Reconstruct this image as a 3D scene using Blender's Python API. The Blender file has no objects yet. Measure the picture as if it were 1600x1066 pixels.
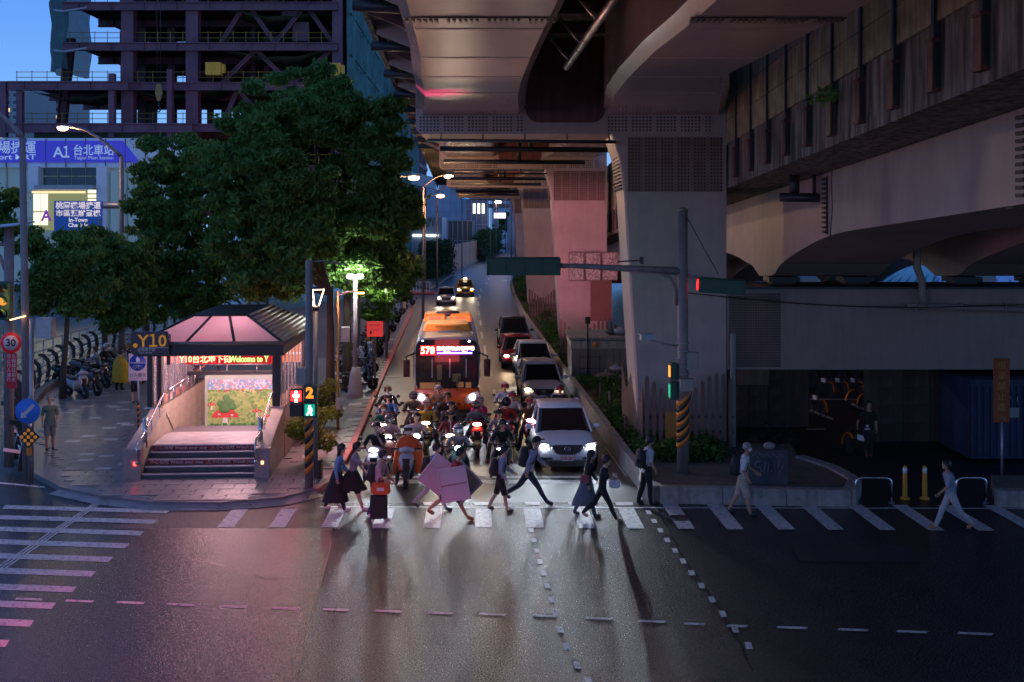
import bpy, math, random
import numpy as np
from mathutils import Vector, Matrix, noise
PI = math.pi
R = math.radians
S = bpy.context.scene
COL = S.collection
rnd = random.Random(7)

# ------------------------------------------------------------------ camera
F = 1778.0; HC = 7.2; VH = 350.0; UC = 800.0
cd = bpy.data.cameras.new('camera'); cam = bpy.data.objects.new('camera', cd); COL.objects.link(cam)
cam.location = (0, 0, HC); cam.rotation_euler = (PI/2, 0, 0)
cd.sensor_width = 36; cd.lens = 40.0; cd.shift_y = -(533-VH)/1600.0
cd.clip_end = 3000; cd.clip_start = 0.2
S.camera = cam
DX = -92/F                       # the street runs 3 degrees left of the camera's axis
YAW = math.atan(92/F)

def G(u, v, z=0.0):              # point of the photo that lies on the height z -> world
    Y = (HC-z)*F/(v-VH)
    return Vector(((u-UC)*Y/F, Y, z))
def P(u, v, Y):                  # point of the photo at depth Y -> world
    return Vector(((u-UC)*Y/F, Y, HC-(v-VH)*Y/F))

# ------------------------------------------------------------------ sky and exposure
W = bpy.data.worlds.new('World'); S.world = W; W.use_nodes = True
nt = W.node_tree; nt.nodes.clear()
def N(t, k, **kw):
    n = t.nodes.new(k)
    for a, b in kw.items(): setattr(n, a, b)
    return n
out = N(nt, 'ShaderNodeOutputWorld'); bg = N(nt, 'ShaderNodeBackground')
tc = N(nt, 'ShaderNodeTexCoord'); sx = N(nt, 'ShaderNodeSeparateXYZ'); rp = N(nt, 'ShaderNodeValToRGB')
nz = N(nt, 'ShaderNodeTexNoise'); nz.inputs['Scale'].default_value = 2.2; nz.inputs['Detail'].default_value = 5
mp = N(nt, 'ShaderNodeMapping'); mp.inputs['Scale'].default_value = (1, 1, 5)
mx = N(nt, 'ShaderNodeMixRGB', blend_type='MULTIPLY'); mx.inputs[0].default_value = .22
cr2 = N(nt, 'ShaderNodeValToRGB'); cr2.color_ramp.elements[0].position = .35; cr2.color_ramp.elements[1].position = .7
cr2.color_ramp.elements[0].color = (.72, .72, .85, 1)
nt.links.new(tc.outputs['Generated'], sx.inputs[0]); nt.links.new(sx.outputs['Z'], rp.inputs[0])
nt.links.new(tc.outputs['Generated'], mp.inputs[0]); nt.links.new(mp.outputs[0], nz.inputs['Vector'])
nt.links.new(nz.outputs['Fac'], cr2.inputs[0]); nt.links.new(rp.outputs[0], mx.inputs[1]); nt.links.new(cr2.outputs[0], mx.inputs[2])
nt.links.new(mx.outputs[0], bg.inputs['Color']); nt.links.new(bg.outputs[0], out.inputs[0])
e = rp.color_ramp.elements
e[0].position = 0.0; e[0].color = (.24, .48, .84, 1)
e[1].position = .22; e[1].color = (.075, .25, .74, 1)
x = e.new(.7); x.color = (.085, .15, .36, 1)
x = e.new(1.0); x.color = (.09, .14, .30, 1)
bg.inputs['Strength'].default_value = 1.3
S.view_settings.view_transform = 'Standard'; S.view_settings.look = 'None'
S.view_settings.gamma = 1; S.view_settings.exposure = 0.0; S.view_settings.use_curve_mapping = False
S.cycles.use_denoising = True
S.cycles.max_bounces = 5; S.cycles.diffuse_bounces = 3; S.cycles.glossy_bounces = 3; S.cycles.transmission_bounces = 4
S.cycles.transparent_max_bounces = 6; S.cycles.sample_clamp_indirect = 4.0; S.cycles.sample_clamp_direct = 30
S.cycles.caustics_reflective = False; S.cycles.caustics_refractive = False
S.cycles.use_light_tree = True

# ------------------------------------------------------------------ materials
MATS = {}
def mat(name, col, rough=.6, metal=0.0, var=.12, scale=3.0, bump=0.0, bscale=40.0, emit=None, es=1.0,
        alpha=None, spec=None, streak=0.0, trans=0.0, stretch=(1, 1, 1), rvar=0.0, coat=0.0, speck=0.0):
    if name in MATS: return MATS[name]
    m = bpy.data.materials.new(name); m.use_nodes = True
    t = m.node_tree; b = t.nodes['Principled BSDF']
    b.inputs['Roughness'].default_value = rough; b.inputs['Metallic'].default_value = metal
    if spec is not None: b.inputs['Specular IOR Level'].default_value = spec
    if coat: b.inputs['Coat Weight'].default_value = coat; b.inputs['Coat Roughness'].default_value = .06
    if trans: b.inputs['Transmission Weight'].default_value = trans
    tcn = N(t, 'ShaderNodeTexCoord'); mpn = N(t, 'ShaderNodeMapping'); mpn.inputs['Scale'].default_value = stretch
    t.links.new(tcn.outputs['Object'], mpn.inputs[0])
    if emit is not None:
        b.inputs['Base Color'].default_value = (*col, 1)
        b.inputs['Emission Color'].default_value = (*emit, 1); b.inputs['Emission Strength'].default_value = es
    else:
        n1 = N(t, 'ShaderNodeTexNoise'); n1.inputs['Scale'].default_value = scale; n1.inputs['Detail'].default_value = 6
        n1.inputs['Roughness'].default_value = .65
        t.links.new(mpn.outputs[0], n1.inputs['Vector'])
        r = N(t, 'ShaderNodeValToRGB'); r.color_ramp.elements[0].position = .3; r.color_ramp.elements[1].position = .72
        lo = [max(0, c*(1-var)) for c in col]; hi = [min(1, c*(1+var)) for c in col]
        r.color_ramp.elements[0].color = (*lo, 1); r.color_ramp.elements[1].color = (*hi, 1)
        t.links.new(n1.outputs['Fac'], r.inputs[0]); src = r.outputs[0]
        if streak:
            m2 = N(t, 'ShaderNodeMapping'); m2.inputs['Scale'].default_value = (3.2, 3.2, .35)
            n2 = N(t, 'ShaderNodeTexNoise'); n2.inputs['Scale'].default_value = 1.6; n2.inputs['Detail'].default_value = 8
            t.links.new(tcn.outputs['Object'], m2.inputs[0]); t.links.new(m2.outputs[0], n2.inputs['Vector'])
            r2 = N(t, 'ShaderNodeValToRGB'); r2.color_ramp.elements[0].position = .38; r2.color_ramp.elements[1].position = .62
            r2.color_ramp.elements[0].color = (1-streak, 1-streak, 1-streak, 1)
            t.links.new(n2.outputs['Fac'], r2.inputs[0])
            mm = N(t, 'ShaderNodeMixRGB', blend_type='MULTIPLY'); mm.inputs[0].default_value = 1
            t.links.new(src, mm.inputs[1]); t.links.new(r2.outputs[0], mm.inputs[2]); src = mm.outputs[0]
        if speck:
            n4 = N(t, 'ShaderNodeTexNoise'); n4.inputs['Scale'].default_value = 34; n4.inputs['Detail'].default_value = 2; t.links.new(tcn.outputs['Object'], n4.inputs['Vector'])
            r4 = N(t, 'ShaderNodeValToRGB'); r4.color_ramp.elements[0].position = .36; r4.color_ramp.elements[1].position = .66
            r4.color_ramp.elements[0].color = (1-speck,)*3+(1,); r4.color_ramp.elements[1].color = (1+speck*1.2,)*3+(1,)
            m4 = N(t, 'ShaderNodeMixRGB', blend_type='MULTIPLY'); m4.inputs[0].default_value = 1; t.links.new(n4.outputs['Fac'], r4.inputs[0])
            t.links.new(src, m4.inputs[1]); t.links.new(r4.outputs[0], m4.inputs[2]); src = m4.outputs[0]
            m5 = N(t, 'ShaderNodeMapRange'); m5.inputs['From Min'].default_value = .36; m5.inputs['From Max'].default_value = .66; m5.inputs['To Min'].default_value = rough+.10; m5.inputs['To Max'].default_value = rough-.06
            t.links.new(n4.outputs['Fac'], m5.inputs[0]); t.links.new(m5.outputs[0], b.inputs['Roughness'])
        t.links.new(src, b.inputs['Base Color'])
        if rvar:
            mr = N(t, 'ShaderNodeMapRange'); mr.inputs['To Min'].default_value = max(.02, rough-rvar); mr.inputs['To Max'].default_value = min(1, rough+rvar)
            t.links.new(n1.outputs['Fac'], mr.inputs[0]); t.links.new(mr.outputs[0], b.inputs['Roughness'])
    if bump:
        n3 = N(t, 'ShaderNodeTexNoise'); n3.inputs['Scale'].default_value = bscale; n3.inputs['Detail'].default_value = 3
        t.links.new(mpn.outputs[0], n3.inputs['Vector'])
        bp = N(t, 'ShaderNodeBump'); bp.inputs['Strength'].default_value = bump; bp.inputs['Distance'].default_value = .02
        t.links.new(n3.outputs['Fac'], bp.inputs['Height']); t.links.new(bp.outputs[0], b.inputs['Normal'])
    if alpha is not None:
        b.inputs['Alpha'].default_value = alpha
    MATS[name] = m
    return m
def emis(name, col, es): return mat(name, (0.02, .02, .02), emit=col, es=es)

# ------------------------------------------------------------------ mesh helper
class MB:
    def __init__(s): s.v = []; s.f = []; s.m = []; s.cur = 0; s.sm = []; s.smooth = False
    def add(s, vs, fs):
        o = len(s.v); s.v += [tuple(p) for p in vs]
        for f in fs: s.f.append([i+o for i in f]); s.m.append(s.cur); s.sm.append(s.smooth)
        return s
    def box(s, c, d, rz=0.0, rx=0.0, ry=0.0):
        M = Matrix.Rotation(rz, 3, 'Z') @ Matrix.Rotation(ry, 3, 'Y') @ Matrix.Rotation(rx, 3, 'X') if (rz or rx or ry) else None
        vs = []
        for i in (-.5, .5):
            for j in (-.5, .5):
                for k in (-.5, .5):
                    p = Vector((i*d[0], j*d[1], k*d[2]))
                    if M: p = M @ p
                    vs.append(p+Vector(c))
        return s.add(vs, [(0, 1, 3, 2), (4, 6, 7, 5), (0, 4, 5, 1), (2, 3, 7, 6), (0, 2, 6, 4), (1, 5, 7, 3)])
    def cbox(s, c, d, b=.02, rz=0.0):           # box with its vertical and top edges chamfered
        hx, hy, hz = d[0]/2, d[1]/2, d[2]/2; rings = []
        for z, q in ((-hz, 0), (hz-b, 0), (hz, b)):
            o = b
            pts = [(hx-q, hy-o-q*.0), (hx-o, hy-q), (-hx+o, hy-q), (-hx+q, hy-o), (-hx+q, -hy+o), (-hx+o, -hy+q), (hx-o, -hy+q), (hx-q, -hy+o)]
            cz, sz = math.cos(rz), math.sin(rz)
            rings.append([(c[0]+x*cz-y*sz, c[1]+x*sz+y*cz, c[2]+z) for x, y in pts])
        return s.loft(rings)
    def loft(s, rings, cap=True, close=True):
        n = len(rings[0]); vs = [p for r in rings for p in r]; fs = []
        for i in range(len(rings)-1):
            for j in range(n if close else n-1):
                k = (j+1) % n
                fs.append((i*n+j, i*n+k, (i+1)*n+k, (i+1)*n+j))
        if cap: fs.append(tuple(reversed(range(n)))); fs.append(tuple((len(rings)-1)*n+j for j in range(n)))
        return s.add(vs, fs)
    def prism(s, poly, z0, z1, ax='z'):         # poly of (a, b) pushed along ax
        def q(a, b, c): return {'z': (a, b, c), 'y': (a, c, b), 'x': (c, a, b)}[ax]
        n = len(poly); vs = [q(a, b, z0) for a, b in poly]+[q(a, b, z1) for a, b in poly]
        fs = [tuple(reversed(range(n))), tuple(range(n, 2*n))]+[(i, (i+1) % n, n+(i+1) % n, n+i) for i in range(n)]
        return s.add(vs, fs)
    def tube(s, pts, r, n=8, cap=True):
        pts = [Vector(p) for p in pts]; rs = r if isinstance(r, (list, tuple)) else [r]*len(pts)
        rings = []; up = None
        for i, p in enumerate(pts):
            t = (pts[min(i+1, len(pts)-1)]-pts[max(i-1, 0)]).normalized()
            if up is None:
                up = Vector((0, 0, 1)) if abs(t.z) < .9 else Vector((1, 0, 0))
            a = t.cross(up).normalized(); b = a.cross(t).normalized(); up = b
            rings.append([p+a*rs[i]*math.cos(2*PI*k/n)+b*rs[i]*math.sin(2*PI*k/n) for k in range(n)])
        sm = s.smooth; s.smooth = True; s.loft(rings, cap); s.smooth = sm
        return s
    def lathe(s, prof, c=(0, 0, 0), n=12, ax='z'):  # prof of (radius, height)
        rings = []
        for r, h in prof:
            ring = []
            for k in range(n):
                a = 2*PI*k/n; x, y = r*math.cos(a), r*math.sin(a)
                p = {'z': (x, y, h), 'y': (x, h, y), 'x': (h, x, y)}[ax]
                ring.append((p[0]+c[0], p[1]+c[1], p[2]+c[2]))
            rings.append(ring)
        sm = s.smooth; s.smooth = True; s.loft(rings); s.smooth = sm
        return s
    def ball(s, c, r, n=10, m=6):
        r = r if isinstance(r, (list, tuple)) else (r, r, r); rings = []
        for i in range(1, m):
            a = PI*i/m
            rings.append([(c[0]+r[0]*math.sin(a)*math.cos(2*PI*k/n), c[1]+r[1]*math.sin(a)*math.sin(2*PI*k/n), c[2]-r[2]*math.cos(a)) for k in range(n)])
        sm = s.smooth; s.smooth = True; s.loft(rings); s.smooth = sm
        return s
    def quad(s, a, b, c, d): return s.add([a, b, c, d], [(0, 1, 2, 3)])
    def mesh(s, name, mats):
        me = bpy.data.meshes.new(name); me.from_pydata(s.v, [], s.f)
        for m in (mats if isinstance(mats, (list, tuple)) else [mats]): me.materials.append(m)
        if any(s.m): me.polygons.foreach_set('material_index', s.m)
        me.polygons.foreach_set('use_smooth', s.sm)
        me.update(); return me
    def build(s, name, mats, parent=None, loc=None, rz=0.0, bev=0.0, **tags):
        o = bpy.data.objects.new(name, s.mesh(name, mats)); COL.objects.link(o)
        if parent: o.parent = parent
        if loc is not None: o.location = loc
        if rz: o.rotation_euler.z = rz
        if bev:
            b = o.modifiers.new('bevel', 'BEVEL'); b.width = bev; b.segments = 2; b.limit_method = 'ANGLE'; b.angle_limit = R(35)
        for k, w in tags.items(): o[k] = w
        return o
def ring_y(y, cx, cz, rx, rz, n=16, p=2.0, tx=1.0):   # superellipse across the length; tx narrows the top
    o = []
    for k in range(n):
        a = 2*PI*k/n; c, q = math.cos(a), math.sin(a)
        xx = math.copysign(abs(c)**(2/p), c)*rx; zz = math.copysign(abs(q)**(2/p), q)*rz
        if zz > 0: xx *= 1-(1-tx)*zz/rz
        o.append((cx+xx, y, cz+zz))
    return o
def ring_z(z, cx, cy, rx, ry, n=16, p=2.0):
    return [(cx+math.copysign(abs(math.cos(2*PI*k/n))**(2/p), math.cos(2*PI*k/n))*rx,
             cy+math.copysign(abs(math.sin(2*PI*k/n))**(2/p), math.sin(2*PI*k/n))*ry, z) for k in range(n)]
def thing(name, label, cat, loc=(0, 0, 0), rz=0.0, group=None):
    o = bpy.data.objects.new(name, None); COL.objects.link(o); o.empty_display_size = .1
    o.location = loc; o.rotation_euler = (0, 0, rz); o['label'] = label; o['category'] = cat
    if group: o['group'] = group
    return o
def struct(name, loc=(0, 0, 0), label=None):
    o = bpy.data.objects.new(name, None); COL.objects.link(o); o['kind'] = 'structure'; o.location = loc
    if label: o['label'] = label
    return o
def dup(o, parent=None, loc=None, rz=None, label=None, swap=None, **tags):
    c = o.copy(); COL.objects.link(c); c.parent = parent
    if loc is not None: c.location = loc
    if rz is not None: c.rotation_euler = (0, 0, rz)
    if label: c['label'] = label
    for k, w in tags.items(): c[k] = w
    if swap and c.type == 'MESH':
        for i, s_ in enumerate(c.material_slots):
            if s_.material and s_.material.name in swap:
                s_.link = 'OBJECT'; s_.material = swap[s_.material.name]
    for ch in list(o.children): dup(ch, c, swap=swap)
    return c
_tc = {}
def text_mesh(body, size=1.0, depth=.004, align='CENTER', bold=0.0):
    k = (body, size, depth, align, bold)
    if k in _tc: return _tc[k]
    c = bpy.data.curves.new('t', 'FONT'); c.body = body; c.size = size; c.extrude = depth/2; c.align_x = align; c.align_y = 'CENTER'
    c.resolution_u = 2; c.offset = bold
    o = bpy.data.objects.new('t', c); COL.objects.link(o)
    dg = bpy.context.evaluated_depsgraph_get(); me = bpy.data.meshes.new_from_object(o.evaluated_get(dg))
    bpy.data.objects.remove(o); _tc[k] = me
    return me
def text(body, size, m, parent, loc, rz=0.0, tilt=PI/2, depth=.006, align='CENTER', name='lettering', sx=1.0, bold=0.0, **tags):
    me = text_mesh(body, size, depth, align, bold).copy(); me.materials.clear(); me.materials.append(m)
    o = bpy.data.objects.new(name, me); COL.objects.link(o); o.parent = parent; o.location = loc
    o.rotation_euler = (tilt, 0, rz); o.scale = (sx, 1, 1)
    for k, w in tags.items(): o[k] = w
    return o
def lamp(kind, name, loc, energy, col, parent=None, size=.2, rot=None, spot=None, blend=.4, aim=None):
    d = bpy.data.lights.new(name, kind); d.energy = energy; d.color = col
    if kind == 'AREA': d.size = size
    else: d.shadow_soft_size = size
    if spot: d.spot_size = R(spot); d.spot_blend = blend
    o = bpy.data.objects.new(name, d); COL.objects.link(o); o.location = loc
    if parent: o.parent = parent
    if aim is not None: o.rotation_euler = (Vector(aim)-Vector(loc)).to_track_quat('-Z', 'Y').to_euler()
    elif rot is not None: o.rotation_euler = rot
    return o

# ------------------------------------------------------------------ lamps without fixtures: the entrance's pink glow, then added fill and colour washes
lamp('SPOT', 'entrance_glow', (-6.0, 38.0, 4.6), 15000, (1.0, .33, .44), size=.5, spot=26, blend=.5, aim=(3.6, 66, 3.6))
lamp('AREA', 'entrance_side_glow', (-6.4, 36.0, 2.4), 130, (1.0, .34, .40), size=1.6, aim=(0, 34, 0))
lamp('AREA', 'added_pink_fill', (-16, -6, 9.5), 520, (1.0, .55, .62), size=4, aim=(1, 32, 1))  # pinkish fill added behind the camera, no billboard stands there
lamp('SPOT', 'added_red_wash', (-9.5, 8, 8), 9000, (1.0, .04, .09), size=.5, spot=40, blend=.8, aim=(-6.0, 19.0, 0))  # red wash over the left asphalt, added without a source
lamp('SPOT', 'added_violet_wash', (-22, 12, 7), 1000, (.55, .16, .6), size=.6, spot=36, blend=.6, aim=(-14, 21, 0))  # added violet spill on the road at the far left
lamp('SPOT', 'added_amber_uplight', (-4.8, 30.5, 4.8), 1700, (1.0, .46, .34), size=.3, spot=50, blend=.9, aim=(-.6, 22.5, 10.6))  # uplight added to warm the underside of the girder
lamp('SPOT', 'added_pink_uplight', (-4.6, 33.6, 5.2), 9000, (1.0, .06, .22), size=.1, spot=13, blend=.9, aim=(-1.9, 29.6, 10.6))  # narrow spot added for the pink streak under the girder
lamp('AREA', 'added_warm_fill', (9, 4, 5.5), 70, (1.0, .62, .42), size=1.5, aim=(10, 26, 9))  # warm fill added to bring out the ramp and portal beam
# ------------------------------------------------------------------ shared materials
M_asph = mat('asphalt_rough', (.027, .027, .030), rough=.25, var=.35, scale=1.3, bump=.7, bscale=60, speck=.6)
M_asph2 = mat('asphalt_smooth', (.026, .024, .034), rough=.18, var=.25, scale=1.6, bump=.35, bscale=60, speck=.35)
M_asph3 = mat('asphalt_street', (.036, .034, .035), rough=.34, var=.3, scale=.7, bump=.6, bscale=40, speck=.4)
M_paint = mat('road_paint', (.62, .62, .62), rough=.5, var=.22, scale=5, bump=.3, bscale=30)
_t = M_paint.node_tree; _b = _t.nodes['Principled BSDF']; _s = _b.inputs['Base Color'].links[0].from_socket
_n = N(_t, 'ShaderNodeTexNoise'); _n.inputs['Scale'].default_value = 9; _n.inputs['Detail'].default_value = 9; _n.inputs['Roughness'].default_value = .8
_c = N(_t, 'ShaderNodeTexCoord'); _t.links.new(_c.outputs['Object'], _n.inputs['Vector'])
_r = N(_t, 'ShaderNodeValToRGB'); _r.color_ramp.elements[0].position = .40; _r.color_ramp.elements[1].position = .47; _r.color_ramp.elements[0].color = (.18, .18, .18, 1)
_m = N(_t, 'ShaderNodeMixRGB', blend_type='MULTIPLY'); _m.inputs[0].default_value = 1; _t.links.new(_n.outputs['Fac'], _r.inputs[0]); _t.links.new(_s, _m.inputs[1]); _t.links.new(_r.outputs[0], _m.inputs[2]); _t.links.new(_m.outputs[0], _b.inputs['Base Color'])
M_pave = mat('pavement_stone', (.17, .165, .17), rough=.42, var=.3, scale=2.2, bump=.3, rvar=.15)
M_tile = mat('paving_stone', (.20, .19, .195), rough=.30, var=.25, scale=1.4, bump=.25, rvar=.14)
M_tile2 = mat('paving_stone_pale', (.42, .42, .42), rough=.4, var=.2, scale=4, bump=.2)
M_kerb = mat('kerb_concrete', (.33, .31, .30), rough=.75, var=.3, scale=4, bump=.4, streak=.3)
M_kerb_red = mat('kerb_red_paint', (.42, .09, .09), rough=.55, var=.35, scale=5, bump=.3)
M_conc = mat('concrete', (.30, .285, .27), rough=.8, var=.25, scale=1.6, bump=.35, streak=.35)
M_dirty = mat('stained_concrete', (.25, .225, .19), rough=.85, var=.4, scale=1.4, bump=.4, streak=.78)
M_steel = mat('viaduct_paint', (.42, .34, .37), rough=.22, metal=.2, var=.10, scale=.5, bump=.012, bscale=2.5, rvar=.05, streak=.05, stretch=(1, .35, 1))
M_steelm = mat('viaduct_paint_matt', (.40, .295, .29), rough=.5, metal=.1, var=.14, scale=.7, bump=.12, bscale=6, streak=.07)
M_maroon = mat('maroon_paint', (.13, .035, .035), rough=.6, var=.3, scale=1.5, bump=.15, streak=.3)
M_bolt = mat('splice_bolts', (.045, .03, .03), rough=.6)
M_dark = mat('dark_metal', (.035, .035, .04), rough=.45, metal=.3)
M_black = mat('black_plastic', (.015, .015, .016), rough=.5)
M_rubber = mat('tyre_rubber', (.012, .012, .012), rough=.8)
M_galv = mat('galvanised_steel', (.34, .34, .36), rough=.4, metal=.6, var=.15, scale=8)
M_stainless = mat('stainless_steel', (.6, .58, .58), rough=.18, metal=1.0, var=.08)
M_white = mat('white_paint', (.74, .74, .74), rough=.45, var=.06)
M_yellow = mat('yellow_paint', (.75, .38, .02), rough=.5, var=.1)
M_orange = mat('orange_paint', (.80, .22, .02), rough=.5, var=.1)
M_red = mat('red_paint', (.55, .03, .03), rough=.45, var=.1)
M_blue = mat('blue_paint', (.02, .08, .42), rough=.4, var=.08)
M_picket = mat('picket_wood', (.19, .105, .085), rough=.75, var=.3, scale=3, stretch=(1, 1, .2), bump=.3)
M_blackpaint = mat('black_paint', (.02, .02, .02), rough=.5)

def inside(p, poly):
    c = False; j = len(poly)-1
    for i in range(len(poly)):
        a, b = poly[i], poly[j]
        if (a[1] > p[1]) != (b[1] > p[1]) and p[0] < (b[0]-a[0])*(p[1]-a[1])/(b[1]-a[1])+a[0]: c = not c
        j = i
    return c

# ------------------------------------------------------------------ ground, road
road = struct('road')
mb = MB(); mb.quad((-900, -40, 0), (900, -40, 0), (900, 1500, 0), (-900, 1500, 0)); mb.build('asphalt_ground', M_asph, road)
def sheet(name, uv, m, z, parent=road, **tags):
    o = MB(); pts = [tuple(G(u, v)[:2])+(z,) for u, v in uv]; o.add(pts, [tuple(range(len(pts)))])
    return o.build(name, m, parent, **tags)
# the older, smoother asphalt left of the long seam, and the street under the viaduct
def gx(u, v): return G(u, v)
a0, a1 = G(523, 826), G(462, 1066)
dirv = (a1-a0).normalized(); far = a1+dirv*14
o = MB(); o.add([(a0.x, a0.y, .004), (-60, a0.y, .004), (-60, far.y, .004), (far.x, far.y, .004), (a1.x, a1.y, .004)], [(0, 1, 2, 3, 4)])
o.build('old_asphalt', M_asph2, road)
sheet('street_asphalt', [(1003, 786), (505, 786), (560, 700), (640, 482), (650, 455), (745, 405), (779, 391), (815, 391), (805, 430), (805, 450), (893, 590), (1010, 762)][::-1], M_asph3, .004)
def mark(uv, name='stripe', z=.009, m=None):
    return sheet(name, uv, m or M_paint, z)
# main crossing: bottom edges in the photo
def back(u, v, v2):                     # same line across the road, further from the camera, parallel to the street
    a = G(u, v); b = G(u, v2); t = b.y-a.y
    X = a.x+t*DX*.55
    return (UC+X*F/b.y, v2)
for a, b, vb, vt in [(338.5, 365.5, 824.5, 796.7), (419.5, 445.5, 824.5, 796), (501.8, 527.5, 824.5, 795), (581, 607.8, 826, 795), (661, 688, 825.5, 795),
        (742.8, 769, 824.6, 795), (822.4, 850.6, 825, 795), (904.7, 930.6, 826, 795), (981, 1007.4, 826.5, 795), (1059.7, 1086, 827, 788), (1136, 1162.8, 828, 788),
        (1216, 1243, 828, 788), (1294, 1319.5, 828.5, 789), (1375, 1400.5, 829, 789.5), (1451.5, 1477, 829.5, 789.5), (1529.5, 1555, 830, 790), (1607, 1632, 830, 790), (1685, 1711, 831, 791)]:
    mark([(a, vb), (b, vb), back(b, vb, vt), back(a, vb, vt)], 'crossing_stripe')
for a, b in [(663, 690), (742, 768), (822, 845), (889, 915), (963, 990)]:
    mark([(a, 790), (b, 790), (b-2, 785), (a-2, 785)], 'crossing_stripe')
mark([(500, 793.2), (1600, 796.0), (1600, 794.2), (500, 791.6)], 'thin_line', .0065)
mark([(600, 756), (972, 756), (969, 750.5), (603, 750.5)], 'stop_line')
mark([(604, 747.5), (966, 747.5), (964, 744.5), (606, 744.5)], 'stop_line')
# left crossing: bars
re = [(264, 800), (243.7, 816), (222.7, 834), (199, 853.7), (173.8, 875), (146.8, 897.6), (116.8, 922), (84.4, 947.6), (50.6, 975), (11.8, 1006.6)]
for i, (u, v) in enumerate(re):
    h = 2.9+i*.28; sl = .028+.0015*i; ul = 6 if i == 0 else -160
    vl = v-sl*(u-ul)
    mark([(ul-3, vl+h), (u-4, v+h), (u+3, v-h), (ul+3, vl-h)], 'crossing_stripe')
for k in (-1, 0, 1):
    q = 4.6*k
    mark([(160+q-1.6, 782), (160+q+1.6, 782), (-90+q*1.9+2.6, 950), (-90+q*1.9-2.6, 950)], 'tactile_guide_line', .013)
for a, b, v in [(25, 66, 937), (103, 146, 940), (181.6, 225.5, 942.5), (261, 305.5, 945.5), (346.6, 385.8, 948.6), (425, 467.5, 951.6), (504.6, 545.3, 953.5), (586.5, 628, 956),
        (668, 708, 958.5), (749, 791, 960.5), (833, 872, 963), (915, 957, 967), (998, 1040, 971.7), (1069, 1102, 975.5), (1136, 1168, 979), (1214.6, 1262, 981.5), (1310, 1357, 985), (1402, 1450, 988), (1497, 1552, 991)]:
    sl = (b-a)*.04
    mark([(a-2, v+1.6-sl/2), (b-2, v+1.6+sl/2), (b+1, v-1.6+sl/2), (a+1, v-1.6-sl/2)], 'lane_dash')
for L in ([(713, 193), (722, 226), (733, 261), (743, 298), (755, 337), (768, 380), (781, 427), (795, 474), (811, 528), (831, 585), (868, 648), (907, 702), (950, 765)],
          [(1080, 83), (1110, 132), (1129, 162), (1150, 193), (1173, 226), (1200, 261), (1227, 297), (1256, 337), (1289, 380), (1324, 427), (1361, 476), (1402, 528), (1448, 583)]):
    for i, (zx, zy) in enumerate(L):
        u, v = 500+zx/2.162, 740+zy/2.162; s = 2.1+zy/170; w = 3.6+zy/400; sh = (L[min(i+1, len(L)-1)][0]-L[max(i-1, 0)][0])/60+.6
        mark([(u-w+sh, v+s), (u+w+sh, v+s), (u+w-sh, v-s), (u-w-sh, v-s)], 'lane_dash')
for u, v, s in [(751.5, 453.6, 3), (749.4, 462.8, 3.2), (747.3, 475, 3.6), (748.3, 489.6, 3.8), (750.7, 505, 4), (753, 524, 5), (758, 548, 8), (765, 579, 8.5), (773.6, 619, 10), (760, 443, 1.8), (763, 436, 1.6), (766, 430, 1.4)]:
    sh = s*.17; w = 1.0+s*.13
    mark([(u-w+sh, v+s), (u+w+sh, v+s), (u+w-sh, v-s), (u-w-sh, v-s)], 'centre_dash')
mark([(786, 437.5), (796, 437.5), (796, 436.3), (802, 437.3), (796, 438.8), (786, 438.5)], 'turn_arrow')
mark([(-120, 745), (70, 763), (70, 761), (-120, 742)], 'edge_line')
mark([(948, 700), (980, 745), (977, 745), (945.5, 700)], 'edge_line')
# manhole covers and patches
def lid(u, v, r, name='manhole_cover'):
    c = G(u, v); m_ = MB(); m_.lathe([(r, .0085), (r, .012), (r*.9, .012), (r*.88, .010)], (c.x, c.y, 0), 20); m_.build(name, M_dark, road)
lid(1062, 810, .3); lid(717, 650, .35)
def patch(uv, m, z=.006): sheet('asphalt_patch', uv, m, z)
M_patch = mat('asphalt_patch', (.035, .035, .037), rough=.5, var=.3, scale=2, bump=.7, bscale=30)
patch([(1235, 850), (1420, 852), (1440, 880), (1250, 878)], M_patch)
patch([(600, 745), (640, 745), (652, 640), (640, 640)], M_patch, .0065)

# cracks and tar seams in the old asphalt
M_tar = mat('tar_seam', (.012, .012, .013), rough=.25)
def seam(uvs, w=.02, name='tar_seam'):
    q = MB(); ps_ = []
    for (u0, v0), (u1, v1) in zip(uvs, uvs[1:]):
        for k in range(7): ps_.append(G(u0+(u1-u0)*k/7, v0+(v1-v0)*k/7)+Vector((rnd.uniform(-.035, .035), rnd.uniform(-.05, .05), 0)))
    for a, b in zip(ps_, ps_[1:]):
        n_ = (b-a).cross(Vector((0, 0, 1))).normalized()*w*rnd.uniform(.5, 1.2); q.quad((a.x-n_.x, a.y-n_.y, .0062), (a.x+n_.x, a.y+n_.y, .0062), (b.x+n_.x, b.y+n_.y, .0062), (b.x-n_.x, b.y-n_.y, .0062))
    q.build(name, M_tar, road)
for s_ in ([(523, 826), (462, 1066)], [(300, 870), (420, 905), (520, 900)], [(1030, 800), (1060, 860), (1110, 930), (1190, 1066)], [(60, 860), (200, 880)]): seam(s_)
# ------------------------------------------------------------------ pavement by the station entrance
pv_uv = [(95, 770), (160, 784), (240, 793.5), (345, 794), (440, 786), (492, 773), (520, 752), (534, 730), (552, 700), (600, 585), (644, 486), (641, 467), (560, 466), (420, 492), (300, 521), (180, 556), (90, 600), (35, 650), (22, 700), (40, 740)]
pv = [tuple(G(u, v)[:2]) for u, v in pv_uv]
pavement = struct('pavement')
mb = MB(); mb.prism(pv[::-1], .0, .15, 'z'); mb.build('pavement_base', M_pave, pavement)
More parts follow.
